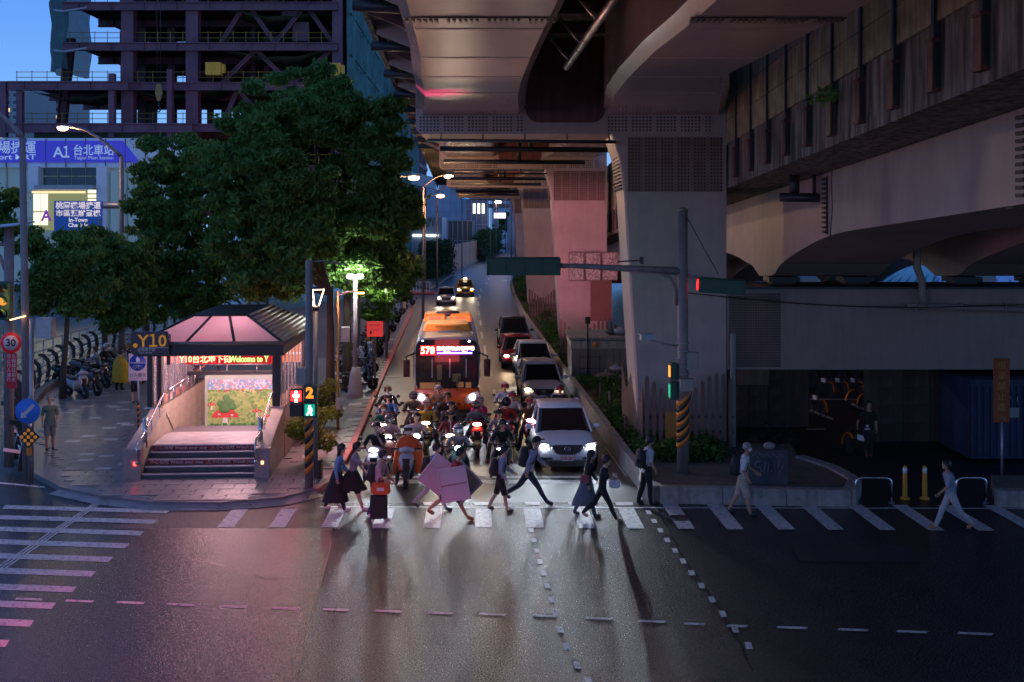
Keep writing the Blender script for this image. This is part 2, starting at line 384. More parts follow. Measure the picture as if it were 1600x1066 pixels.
# kerb stones along the rim, painted red along the street
def kerb_run(uvs, parent, m, step=1.0, h=.165, w=.2, name='kerb_stone', ramped=False):
    pts = [G(u, v) for u, v in uvs]
    for a, b in zip(pts, pts[1:]):
        L = (b-a).length; n = max(1, round(L/step)); ang = math.atan2(b.y-a.y, b.x-a.x)
        for i in range(n):
            c = a.lerp(b, (i+.5)/n)
            k = (round(L/n, 2), h, w, m.name, ramped)
            if k not in _km:
                q = MB()
                if ramped: q.prism([(-.45, 0), (-.45, .018), (.03, h+.002), (.1, h+.002), (.1, 0)], -L/n/2+.006, L/n/2-.006, 'x')
                else: q.cbox((0, 0, h/2), (L/n-.012, w, h), .018)
                _km[k] = q.mesh('kerb_stone', m)
            o = bpy.data.objects.new(name, _km[k]); COL.objects.link(o); o.parent = parent
            o.location = (c.x, c.y, rnd.uniform(0, .006)); o.rotation_euler.z = ang+rnd.uniform(-.004, .004)
_km = {}
kerb_run([(95, 770), (160, 784), (240, 793.5), (345, 794), (440, 786), (492, 773)], pavement, M_tile, h=.02)
kerb_run([(492, 773), (520, 752), (534, 730), (552, 700), (600, 585), (644, 486), (641, 467)], pavement, M_kerb_red)
# dropped kerb sloping down to the crossing
_dk = [G(u, v) for u, v in [(95, 770), (128, 777), (160, 784), (200, 789), (240, 793.5), (290, 794.2), (345, 794), (395, 790.5), (440, 786), (470, 779.5), (492, 773)]]
_c = G(310, 740); q = MB()
for j in range(len(_dk)-1):
    r = []
    for p in (_dk[j], _dk[j+1]):
        d = (p-_c); d.normalize(); r.append((p-d*.25, p+d*.32))
    (i0, o0), (i1, o1) = r; q.quad((i0.x, i0.y, .172), (o0.x, o0.y, .012), (o1.x, o1.y, .012), (i1.x, i1.y, .172))
q.build('dropped_kerb', M_tile, pavement)
# slabs: near ones singly, the rest joined
cy, sy_ = math.cos(YAW), math.sin(YAW)
def slab_field(pred, o0, tw, th, nu, nv, z, m, gap=.010, single=True, parent=pavement, name='paving_slab', m_alt=None, alt=.0, tk=.02, off=.5):
    st = MB(); meshes = {}
    for j in range(nv):
        for i in range(nu):
            x = (i+(off if j % 2 else 0))*tw; y = j*th
            X = o0[0]+x*cy-y*sy_; Y = o0[1]+x*sy_+y*cy
            if not inside((X, Y), pred): continue
            zz = z+rnd.uniform(0, .0035)
            if single:
                mm = m_alt if (m_alt and rnd.random() < alt) else m
                if mm.name not in meshes:
                    q = MB(); q.cbox((0, 0, -tk/2), (tw-gap, th-gap, tk), .004); meshes[mm.name] = q.mesh(name, mm)
                ob = bpy.data.objects.new(name, meshes[mm.name]); COL.objects.link(ob); ob.parent = parent
                ob.location = (X, Y, zz); ob.rotation_euler = (rnd.uniform(-.003, .003), rnd.uniform(-.003, .003), YAW)
            else:
                st.cur = 1 if rnd.random() < alt else 0
                st.box((X, Y, zz-tk/2), (tw-gap, th-gap, tk), YAW)
    if not single:
        st.build(name, [m, m_alt or m], parent, kind='stuff')
front = [tuple(G(u, v)[:2]) for u, v in [(112, 766), (165, 780), (240, 789), (345, 790), (440, 782), (485, 770), (480, 740), (400, 747), (205, 747), (100, 745)]]
slab_field(front, (-19, 27.5), .6, .6, 40, 14, .168, M_tile)
lefts = [tuple(G(u, v)[:2]) for u, v in [(100, 743), (200, 745), (200, 640), (240, 560), (190, 560), (110, 610), (60, 690)]]
slab_field(lefts, (-24, 30), .45, .3, 60, 90, .166, M_pave, single=False, name='paving_blocks', m_alt=M_tile2, alt=.09)
rights = [tuple(G(u, v)[:2]) for u, v in [(450, 742), (515, 742), (532, 720), (546, 695), (594, 585), (637, 486), (600, 486), (545, 560), (500, 610), (465, 680)]]
slab_field(rights, (-14, 32), .5, .5, 30, 120, .166, M_pave, single=False, name='paving_blocks', m_alt=M_tile2, alt=.05)
# grates along the gutter
for u, v in [(588, 652), (578, 690), (600, 620), (612, 590)]:
    c = G(u, v); q = MB(); q.box((0, 0, 0), (.75, .42, .012))
    g = q.build('drain_grate', M_dark, road, (c.x, c.y, .012), YAW)
    for i in range(9):
        q2 = MB(); q2.box(((i-4)*.078, 0, .011), (.03, .36, .01)); q2.build('bar', M_galv, g)

# ------------------------------------------------------------------ low concrete wall and planting strip beside the street
wl = [(1003, 770), (975, 735), (930, 668), (895, 618), (866, 576), (838, 533), (815, 497), (802, 468), (797, 447), (800, 430)]
barrier = thing('concrete_barrier', 'low pale concrete wall curving along the right side of the queue of cars', 'low wall')
pts = [G(u, v) for u, v in wl]
_km2 = {}
for a, b in zip(pts, pts[1:]):
    L = (b-a).length; n = max(1, round(L/2.0)); ang = math.atan2(b.y-a.y, b.x-a.x)
    for i in range(n):
        c = a.lerp(b, (i+.5)/n); k = round(L/n, 2)
        if k not in _km2:
            q = MB(); q.prism([(-.13, 0), (.13, 0), (.09, .45), (.11, .46), (.11, .55), (-.11, .55), (-.11, .46), (-.09, .45)], -L/n/2+.008, L/n/2-.008, 'x'); _km2[k] = q.mesh('wall_block', M_kerb)
        o = bpy.data.objects.new('wall_block', _km2[k]); COL.objects.link(o); o.parent = barrier
        o.location = (c.x+.12, c.y, 0); o.rotation_euler.z = ang
soil = MB(); sp = [tuple((G(u, v)+Vector((.3, 0, 0)))[:2]) for u, v in wl]+[tuple(G(u, v)[:2]) for u, v in [(826, 430), (840, 470), (900, 540), (925, 560), (1005, 640), (1010, 700), (1060, 745)]]
soil.prism(sp, 0, .3, 'z'); so = soil.build('planting_soil', mat('soil', (.05, .035, .025), rough=.95, bump=.6)); so['kind'] = 'structure'

def scatter_leaves(name, centres, n, size, m, parent=None, seed=1, flat=.0, **tags):
    """leaf faces in clusters: centres = list of (x, y, z, rx, ry, rz)"""
    rg = np.random.default_rng(seed); tot = sum(c[3]*c[4]*c[5] for c in centres)
    V = []; 
    for c in centres:
        k = max(4, int(n*c[3]*c[4]*c[5]/tot))
        d = rg.normal(size=(k, 3)); d /= np.linalg.norm(d, axis=1)[:, None]
        r = rg.uniform(.35, 1.0, size=(k, 1))**.45*np.where(rg.random((k, 1)) < .16, rg.uniform(1.0, 1.75, size=(k, 1)), 1.0)
        V.append(np.array(c[:3])+d*r*np.array(c[3:6]))
    C = np.concatenate(V); k = len(C)
    a = rg.normal(size=(k, 3)); a[:, 2] *= (1-flat); a /= np.linalg.norm(a, axis=1)[:, None]
    b = np.cross(a, rg.normal(size=(k, 3))); b /= np.linalg.norm(b, axis=1)[:, None]
    c_ = np.cross(a, b)
    s = (size*rg.uniform(.6, 1.3, size=(k, 1)))
    p = np.stack([C-a*s, C+b*s*.42+c_*s*.12, C+a*s*1.0, C-b*s*.42+c_*s*.12], 1).reshape(-1, 3)
    me = bpy.data.meshes.new(name); me.vertices.add(4*k); me.vertices.foreach_set('co', p.ravel())
    me.loops.add(4*k); me.loops.foreach_set('vertex_index', np.arange(4*k))
    me.polygons.add(k); me.polygons.foreach_set('loop_start', np.arange(0, 4*k, 4)); me.polygons.foreach_set('loop_total', np.full(k, 4))
    me.materials.append(m); me.update()
    o = bpy.data.objects.new(name, me); COL.objects.link(o); o.parent = parent
    for q, w in tags.items(): o[q] = w
    return o
def leafmat(name, col, var=.5):
    m = mat(name, col, rough=.55, var=var, scale=.9, spec=.25)
    t = m.node_tree; b = t.nodes['Principled BSDF']; tr = N(t, 'ShaderNodeBsdfTranslucent'); ms = N(t, 'ShaderNodeMixShader'); ms.inputs[0].default_value = .3
    t.links.new(b.inputs['Base Color'].links[0].from_socket, tr.inputs['Color'])
    t.links.new(b.outputs[0], ms.inputs[1]); t.links.new(tr.outputs[0], ms.inputs[2]); t.links.new(ms.outputs[0], t.nodes['Material Output'].inputs[0])
    return m
M_leaf = leafmat("tree_leaf", (.10, .20, .045))
M_leaf2 = leafmat('shrub_leaf', (.06, .14, .03))
M_leaf3 = leafmat('hedge_leaf', (.04, .10, .03))
M_bark = mat('bark', (.07, .052, .04), rough=.9, var=.35, scale=4, bump=.8, bscale=12, stretch=(1, 1, .25))
cl = []
for i in range(460):
    t = rnd.random(); v = 740-t**1.6*300
    k = min(range(len(wl)-1), key=lambda j: abs((wl[j][1]+wl[j+1][1])/2-v)); a, b = wl[k], wl[k+1]
    u0 = a[0]+(b[0]-a[0])*(v-a[1])/(b[1]-a[1]); g = G(u0, v); wd = 2.3 if v > 560 else 1.6
    if 540 < v < 600: wd = 1.0
    cl.append((g.x+.55+rnd.uniform(0, wd), g.y, .42+rnd.uniform(0, .2), .34, .34, .26))
scatter_leaves('planting', cl, 24000, .095, M_leaf2, seed=3, flat=.4, kind='stuff', label='glossy green ground-cover shrubs behind the low concrete wall')
for si, (u, v) in enumerate([(936, 655), (968, 690), (922, 640), (958, 700), (990, 708)]):
    g = G(u, v); q = MB(); q.tube([(0, 0, 0), (0, 0, .75)], .05, 8); q.lathe([(.055, .7), (.06, .75), (.03, .78)])
    q.build('wooden_stake', M_picket, None, (g.x+.4, g.y, .25), label='short wooden stake among the roadside shrubs, '+['second', 'fourth', 'first', 'third', 'last'][si]+' counting from the utility room towards the crossing', category='stake', group='stakes in the planting strip')
# ------------------------------------------------------------------ elevated expressway: steel girders on portal piers
via = thing('viaduct', 'elevated steel expressway on box piers running above the street', 'elevated road')
ZS, ZD = 10.6, 13.0                    # underside of the girders, of the deck
def gy(v): return (ZS-HC)*F/(VH-v)
def edge(lst): return [((u-UC)*gy(v)/F, gy(v)) for u, v in lst]
Lg1 = [(-3.0, 35.4)]+edge([(651, 150), (648, 130), (640, 85), (625, 40), (612, 0)])
Rg1 = [(.42, 35.4)]+edge([(822, 150), (830, 120), (848, 85), (870, 45), (895, 0)])
Lg2 = [(2.85, 35.4)]+edge([(952, 142), (966, 122), (1000, 88), (1050, 45), (1098, 0)])
Rg2 = [(6.64, 35.4), (5.75, 31), (5.05, 26.5)]+edge([(1240, 72), (1300, 42), (1390, 0)])
def girder(L, Rr, parent, name='girder', m=None):
    L = L+[(L[-1][0]+.0517*60, L[-1][1]-60)]; Rr = Rr+[(Rr[-1][0]+.0517*60, Rr[-1][1]-60)]
    q = MB(); rings = []
    for (xl, yl), (xr, yr) in zip(L, Rr):
        y = (yl+yr)/2; c = .22
        rings.append([(xl, y, ZD), (xl, y, ZS+c), (xl+c, y, ZS), (xr-c, y, ZS), (xr, y, ZS+c), (xr, y, ZD)])
    q.loft(rings, close=True)
    g = q.build(name, m or M_steel, parent)
    return g
def splice_rows(parent, x0, x1, y, z, n=26, horizontal=True):
    q = MB()
    q.box(((x0+x1)/2, y, z-.012), (x1-x0, .10, .02))
    for i in range(n):
        if i % 7 == 6: continue
        q.box((x0+(i+.5)*(x1-x0)/n, y+.17, z-.025), ((x1-x0)/n*.45, .26, .045))
    q.build('splice_plate', M_bolt, parent)
g1 = girder(Lg1, Rg1, via); g2 = girder(Lg2, Rg2, via)
def xat(L, y):
    for (x0, y0), (x1, y1) in zip(L, L[1:]):
        if y1 <= y <= y0: return x0+(x1-x0)*(y-y0)/(y1-y0)
    return L[-1][0]+.0517*(L[-1][1]-y)
for g, L, Rr in ((g1, Lg1, Rg1), (g2, Lg2, Rg2)):
    ys = gy(27); splice_rows(g, xat(L, ys)+.1, xat(Rr, ys)-.1, ys, ZS)
    for v in (45, 90, 120, 145):
        y = gy(v); q = MB(); q.box(((xat(L, y)+xat(Rr, y))/2, y, ZS-.006), (xat(Rr, y)-xat(L, y)-.5, .035, .012)); q.build('weld_seam', M_steelm, g)
# deck with cross ribs under the cantilevers and between the girders
q = MB(); q.add([(-2.4+DX*y if s == 0 else 7.2+DX*y, y, z) for z in (ZD, ZD+.35) for s, y in ((0, -90), (1, -90), (1, 170), (0, 170))],
      [(0, 1, 2, 3), (7, 6, 5, 4), (0, 4, 5, 1), (1, 5, 6, 2), (2, 6, 7, 3), (3, 7, 4, 0)])
deck = q.build('deck', M_dirty, via)
q = MB()
for s, X0 in ((0, -2.4), (1, 7.05)):
    q.add([(X0+dx+DX*y, y, z) for y in (-90, 170) for dx, z in ((0, ZD-.25), (.15, ZD-.25), (.15, ZD+1.1), (0, ZD+1.1))], [(0, 1, 2, 3), (7, 6, 5, 4), (0, 4, 5, 1), (1, 5, 6, 2), (2, 6, 7, 3), (3, 7, 4, 0)])
q.build('parapet', M_dirty, via)
for i in range(24):
    y = 14+i*3.1
    if y > 82: break
    q = MB(); x0 = -2.2+DX*y
    q.add([(x0, y, ZD), (x0, y, ZD-.35), (x0+1.9, y, ZD-1.1), (x0+1.9, y, ZD), (x0, y+.12, ZD), (x0, y+.12, ZD-.35), (x0+1.9, y+.12, ZD-1.1), (x0+1.9, y+.12, ZD)],
          [(0, 1, 2, 3), (7, 6, 5, 4), (0, 4, 5, 1), (1, 5, 6, 2), (2, 6, 7, 3)])
    q.build('bracket', M_maroon if i % 2 else M_steelm, via)
    if i % 2 == 0:
        q = MB(); q.tube([(x0-.25, y+.9, ZD-.55), (x0+1.2, y+.9, ZD-.62)], .15, 10); q.tube([(x0+.35, y+.9, ZD-.58), (x0+.35, y+.9, ZD)], .13, 10)
        q.build('drain_pipe', M_dark, via)
    q = MB(); q.box((1.7+DX*y*.3, y, ZD-.18), (3.2, .16, .35)); q.build('cross_rib', M_maroon if y > 25 else M_dark, via)
# pipe slung between the girders
a, b = P(885, 105, 29), P(1000, -60, 18.5)
q = MB(); q.tube([a, b], .085, 10); 
for i in range(9):
    c = a.lerp(b, (i+.3)/9); q.tube([c-(b-a).normalized()*.02, c+(b-a).normalized()*.02], .10, 10)
for t in (.08, .3, .55, .8):
    c = a.lerp(b, t); q.tube([c, c+Vector((-.5, .3, .65))], .04, 6)
q.build('rain_pipe', M_galv, via)

def plate(parent, x0, x1, z0, z1, y, nx, nz, name='bolted_plate', m=None, gapevery=4, front=True):
    """steel splice plate proud of the face, with its rows of bolt heads"""
    q = MB(); q.box(((x0+x1)/2, y-.012, (z0+z1)/2), (x1-x0, .024, z1-z0)); p = q.build(name, m or M_steelm, parent)
    q = MB(); w = (x1-x0)/nx; h = (z1-z0)/nz
    for i in range(nx):
        if gapevery and i % (gapevery+1) == gapevery: continue
        for j in range(nz):
            q.box((x0+(i+.5)*w, y-.034, z0+(j+.5)*h), (w*.5, .022, h*.5))
    q.build('bolt_head', M_bolt, p, kind='stuff')
    return p
def pier_module(dx, Y, first=False, zoff=0):
    pr = bpy.data.objects.new('pier', None); COL.objects.link(pr); pr.parent = via; pr.location = (dx, Y, zoff)
    q = MB(); xr = 6.67
    # cap beam with the rounded lower corners between the girders
    q.prism([(-3.0, 10.15), (-2.85, 10.0), (xr, 10.0), (xr, 13.0), (-3.0, 13.0)], 0, 2.6, 'y'); q.build('cap_beam', M_steelm, pr)
    # maroon web panel between the girders with rounded lower corners
    x0, x1, z0, z1, r = .42, 2.9, 10.35, 12.98, .42
    poly = [(x0, z1), (x0, z0+r)]+[(x0+r-r*math.cos(a*PI/12), z0+r-r*math.sin(a*PI/12)) for a in range(1, 7)]+[(x1-r+r*math.sin(a*PI/12), z0+r-r*math.cos(a*PI/12)) for a in range(0, 7)]+[(x1, z1)]
    q = MB(); q.prism(poly, -.03, -.001, 'y'); q.build('web_panel', M_maroon, pr)
    plate(pr, -2.9, .35, 10.06, 10.56, 0, 30, 5, gapevery=6)
    plate(pr, 2.95, 6.2, 10.06, 10.56, 0, 30, 5, gapevery=6)
    # shaft
    zb = -zoff
    q = MB(); rings = []
    for z, xl in ((zb, 3.98), (2.5, 3.84), (6, 3.62), (8.2, 3.48), (9.3, 3.32), (9.99, 3.1)):
        rings.append([(xl+.06, 0.0, z), (xr, 0.0, z), (xr, 2.6, z), (xl, 2.6, z), (xl, .06, z)])
    q.loft(rings); q.build('shaft', M_steelm, pr)
    plate(pr, 3.6, 6.55, 8.2, 9.9, 0, 29, 16, gapevery=4, m=M_maroonish)
    q = MB()
    for j in range(14): q.box((3.40-.01*j*0, 1.3, 8.3+j*.11), (.10+.12*(j/14.), 2.2, .045))
    q.build('side_bolts', M_bolt, pr, kind='stuff')
    # drain pipe on hangers below the cap
    q = MB(); q.tube([(-2.6, -.35, 9.78), (3.2, -.35, 9.72)], .05, 8)
    for i in range(5): q.tube([(-2.2+i*1.3, -.35, 9.75), (-2.2+i*1.3, -.02, 10.02)], .02, 5)
    q.build('drain_pipe', M_dark, pr)
    return pr
M_maroonish = mat('primer_brown_paint', (.22, .13, .12), rough=.55, metal=.1, var=.2, scale=1.5)
pier1 = pier_module(0, 35.4)
piers = [(-1.2, 65.6, .35), (-2.62, 98, .35), (-3.3, 130, .2)]
for dx, Y, zo in piers:
    p = dup(pier1, via, (dx, Y, zo))
    q = MB(); q.box((5.3, 1.3, -.2), (2.6, 2.58, .5)); q.build('footing', M_conc, p)
# girders beyond the first pier
prev = (0, 38.0, 0)
for dx, Y, zo in piers:
    for xa, xb in ((-2.7, .2), (3.0, 6.2)):
        q = MB(); y0, y1 = prev[1], Y-.01
        rings = []
        for t in (0, .2, .5, .8, 1):
            y = y0+(y1-y0)*t; s = prev[0]+(dx-prev[0])*t; fl = .35*abs(2*t-1)**2; z = ZS+.3+(prev[2]+(zo-prev[2])*t)-.2*abs(2*t-1)
            rings.append([(xa+s-fl+.3, y, ZD), (xa+s-fl+.3, y, z+.2), (xa+s-fl+.5, y, z), (xb+s+fl-.5, y, z), (xb+s+fl-.3, y, z+.2), (xb+s+fl-.3, y, ZD)])
        q.loft(rings); q.build('girder', M_steel, via)
    for t in (.35, .7):
        y = prev[1]+(Y-prev[1])*t; s = prev[0]+(dx-prev[0])*t
        q = MB(); q.tube([(s-2.6, y, 10.35), (s+4.5, y, 10.3)], .11, 8); q.tube([(s+1.2, y, 10.35), (s+1.2, y, 11), (s+1.4, y, 12.9)], .1, 8); q.build('drain_pipe', M_dark, via)
        q = MB(); q.box((s+1.6, y+3, 12.1), (2.4, .2, 1.8)); q.build('cross_frame', M_maroon, via)
    prev = (dx, Y+2.6, zo)

# lower portal beam running right from the first pier
q = MB(); q.prism([(6.69, 2.67), (22, 2.67), (22, 5.17), (6.69, 5.17)], .004, 2.9, 'y'); pb = q.build('portal_beam', M_conc2 if 'M_conc2' in globals() else mat('beam_paint', (.30, .215, .19), rough=.6, var=.12, scale=.8, bump=.12, bscale=8, streak=.1), pier1)
plate(pb, 6.75, 8.35, 2.75, 5.05, .004, 22, 28, gapevery=0, m=M_maroonish)
q = MB(); q.box((14.4, 1.4, 5.21), (15.3, 3.1, .07)); q.build('top_plate', M_dark, pb)
# right pipe along the beam with elbow down from above
def B(u, v, y=35.1): return P(u, v, y)-Vector((0, 35.4, 0))
q = MB(); q.tube([B(1418, 478), B(1600, 484), B(1800, 492)], .10, 10)
for u in (1430, 1500, 1570): q.box(B(u, 480), (.05, .26, .26))
q.build('drain_pipe', mat('pipe_paint', (.24, .2, .19), rough=.55), pb)
q = MB(); q.tube([B(1433, 372), B(1433, 418), B(1441, 440), B(1441, 462), B(1446, 478)], .115, 10); q.build('down_pipe', MATS['pipe_paint'], pb)
q = MB(); pts = [B(1075+i*35, 458+12*math.sin(PI*min(1, i/15))+i*1.2, 34.9) for i in range(16)]; q.tube(pts, .018, 5); q.build('slung_cable', M_black, pb)

# ------------------------------------------------------------------ old concrete ramp on the right
ramp = thing('ramp_viaduct', 'old stained concrete ramp with noise panels descending behind the first pier', 'elevated ramp')
def RX(x, y): return x-.028*y
def RZ(z, y): return z-.056*y
def strip(parent, name, prof, y0, y1, m, n=8):
    q = MB(); rings = []
    for i in range(n+1):
        y = y0+(y1-y0)*i/n; rings.append([(RX(x, y), y, RZ(z, y)) for x, z in prof])
    q.loft(rings); return q.build(name, m, parent)
Z1, Z2, Z4 = HC+4.40, HC+3.10, HC+1.44
X2 = 7.70; X3 = 9.35
M_noise = mat('noise_panel', (.42, .36, .25), rough=.75, var=.3, scale=2.2, bump=.5, bscale=14, streak=.45)
M_parap = mat('parapet_concrete', (.26, .22, .20), rough=.85, var=.35, scale=1.2, bump=.4, streak=.8)
strip(ramp, 'parapet', [(X2, Z2), (X2+.28, Z2), (X2+.22, Z1+.07), (X2+.02, Z1+.07)], -60, 130, M_parap, 28)
strip(ramp, 'deck_slab', [(X2+.29, Z2+.02), (X2+19, Z2+.02), (X2+19, Z2+.4), (X2+.29, Z2+.4)], -60, 130, M_dirty, 16)
for y, h in [(y, 2.9) for y in np.arange(8, 100, 1.85)]:
    y = float(y); near = y < 42
    q = MB(); q.box((0, 0, h/2-.55), (.12, .12, h+1.1)); po = q.build('post', M_dark, ramp, (RX(X2, y)-.05, y, RZ(Z1, y)))
    if near or y > 50:
        q = MB(); q.box((0, 0, 0), (.10, .26, .80)); q.box((0, 0, .42), (.15, .34, .06)); q.box((0, 0, -.42), (.15, .34, .06)); q.build('bracket_box', M_maroon, ramp, (RX(X2, y)-.07, y+.1, RZ(Z1, y)-.66))
    for k in range(4):
        q = MB(); yy = 1.85/2
        z0 = k*.72+.03; z1 = z0+.69; dz = -.056*1.72
        q.add([(xx, ya, za) for xx in (-.035, .035) for ya, za in ((.065, z0), (1.785, z0+dz), (1.785, z1+dz), (.065, z1))], [(0, 1, 2, 3), (7, 6, 5, 4), (0, 4, 5, 1), (1, 5, 6, 2), (2, 6, 7, 3), (3, 7, 4, 0)])
        if ('np', k) not in _tc: _tc[('np', k)] = q.mesh('noise_panel', M_noise)
        o = bpy.data.objects.new('noise_panel', _tc[('np', k)]); COL.objects.link(o); o.parent = ramp
        o.location = (RX(X2, y)-.03, y, RZ(Z1, y)+.02+rnd.uniform(-.004, .004)); o.rotation_euler.z = .028
# box girders under the deck, haunched down to their bearings
def haunch(y, piers_y, z):
    h = 0
    for p in piers_y:
        t = abs(y-p)
        if t < 8.5: h = max(h, (1-math.sin(min(1, t/8.5)*PI/2))*1.05)
        if t < 1.0: h = max(h, 1.05)
    return z-h
PY = [-28, 3.5, 37.2, 70, 103]
for gi, X0 in enumerate((X3, X3+5.9, X3+11.8)):
    q = MB(); rings = []
    for i in range(150):
        y = -6+i*.9; zb = haunch(y, PY, Z4)
        rings.append([(RX(X0, y), y, RZ(Z2, y)), (RX(X0, y), y, RZ(zb, y)), (RX(X0+3.4, y), y, RZ(zb, y)), (RX(X0+3.4, y), y, RZ(Z2, y))])
    q.loft(rings, close=False); q.build('box_girder', M_steelm, ramp)
    for p in PY[1:4]:
        q = MB(); zt = RZ(haunch(p, PY, Z4), p)
        q.box((RX(X0+.5, p), p, zt-.10), (1.0, .9, .16)); q.box((RX(X0+.5, p), p, zt-.27), (.75, .7, .2)); q.box((RX(X0+2.9, p), p, zt-.10), (1.0, .9, .16)); q.box((RX(X0+2.9, p), p, zt-.27), (.75, .7, .2))
        q.build('bearing', M_dark, ramp)
# splice ladders on the outer web
for y in (30.8, 19.6):
    q = MB()
    zt, zb = RZ(Z2, y)-.1, RZ(haunch(y, PY, Z4), y)+.08; n = int((zt-zb)/.125)
    for i in range(n): q.box((RX(X3, y)-.035, y, zb+(i+.5)*(zt-zb)/n), (.07, .3, .065))
    q.box((RX(X3, y)-.02, y-.2, (zt+zb)/2), (.04, .05, zt-zb)); q.build('splice_plate', M_bolt, ramp)
for y in (20.2,):
    q = MB(); x = RX(X3, y)
    for i in range(14): q.box((x+.1+i*.22, y, RZ(haunch(y, PY, Z4), y)-.02), (.11, .3, .04))
    q.build('splice_plate', M_bolt, ramp)
# scupper under the slab
y = 31.5; x = RX(X2+1.0, y); z = RZ(Z2, y)
q = MB(); q.tube([(x, y, z+.02), (x, y, z-.55)], .14, 10); q.tube([(x+.55, y, z+.02), (x+.55, y, z-.5)], .05, 8)
q.tube([(x-.42, y-.1, z-.6), (x+1.15, y-.1, z-.62)], .13, 10); q.build('drain_pipe', M_dark, ramp)
# a weed rooted in the parapet and its trailing root
y = 24.4; w = thing('wall_weed', 'straggly weed growing out of the stained ramp parapet with a hanging root', 'plant', (RX(X2, y)-.05, y, RZ(Z2, y)+1.0))
q = MB(); q.tube([(0, 0, 0), (-.2, -.1, -.05), (-.35, -.4, .02), (-.4, -.8, -.1)], .012, 5); q.tube([(-.2, -.1, -.05), (-.3, .3, .05), (-.3, .6, 0)], .01, 5)
pp = [(-.1, 0, -.1*i*1.0) for i in range(2)]; q.tube([(-.04, 0, 0), (-.06, .02, -1.2), (-.1, .06, -1.8), (-.07, .1, -2.4), (-.12, .12, -3.1)], .012, 5); q.build('stem', M_bark, w)
scatter_leaves('leaf', [(-.3, -.3, .0, .22, .4, .18), (-.35, .4, 0, .18, .35, .15), (-.4, -.75, -.1, .15, .2, .2)], 130, .075, M_leaf, w, 5)
w.children[1]['kind'] = 'stuff'
# ------------------------------------------------------------------ underground street entrance
M_clad = mat('stone_cladding', (.44, .37, .29), rough=.38, var=.2, scale=1.8, bump=.1)
M_gran = mat('pedestal_granite', (.36, .25, .24), rough=.3, var=.25, scale=9, bump=.05)
M_frame = mat('canopy_frame', (.028, .03, .034), rough=.4, metal=.3)
M_glass = mat('canopy_glass', (.55, .5, .52), rough=.15, alpha=.28, var=.05)
M_glassp = mat('frosted_roof_glass', (.80, .70, .72), rough=.35, var=.05)
_t = M_glassp.node_tree; _b = _t.nodes['Principled BSDF']; _r = N(_t, 'ShaderNodeBsdfTranslucent'); _r.inputs['Color'].default_value = (.9, .75, .78, 1); _m = N(_t, 'ShaderNodeMixShader'); _m.inputs[0].default_value = .72
_t.links.new(_b.outputs[0], _m.inputs[1]); _t.links.new(_r.outputs[0], _m.inputs[2]); _t.links.new(_m.outputs[0], _t.nodes['Material Output'].inputs[0])
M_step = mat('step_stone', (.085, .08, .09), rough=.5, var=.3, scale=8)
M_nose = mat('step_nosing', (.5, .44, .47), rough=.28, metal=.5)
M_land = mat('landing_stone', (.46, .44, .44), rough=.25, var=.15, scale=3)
M_redtape = mat('red_step_tape', (.38, .015, .025), rough=.45)
M_tapetxt = mat('tape_lettering', (.62, .52, .55), rough=.5)
eb = G(310, 748, .15)
ent = thing('station_entrance', 'lit stair entrance of an underground mall under a dark framed glass canopy', 'subway entrance', (eb.x, eb.y, .15), YAW)
def part(mb, name, m, parent=None, **k): return mb.build(name, m, parent or ent, **k)
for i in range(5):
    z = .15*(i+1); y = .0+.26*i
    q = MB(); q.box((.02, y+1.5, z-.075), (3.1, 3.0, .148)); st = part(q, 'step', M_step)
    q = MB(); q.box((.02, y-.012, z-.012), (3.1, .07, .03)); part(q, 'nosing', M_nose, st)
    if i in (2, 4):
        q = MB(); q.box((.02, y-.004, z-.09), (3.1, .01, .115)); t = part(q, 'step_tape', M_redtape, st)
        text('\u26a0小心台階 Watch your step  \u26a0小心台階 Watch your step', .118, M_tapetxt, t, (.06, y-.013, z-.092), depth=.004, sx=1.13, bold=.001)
q = MB(); q.box((.02, 2.0, .752), (3.1, 1.9, .02)); part(q, 'landing', M_land)
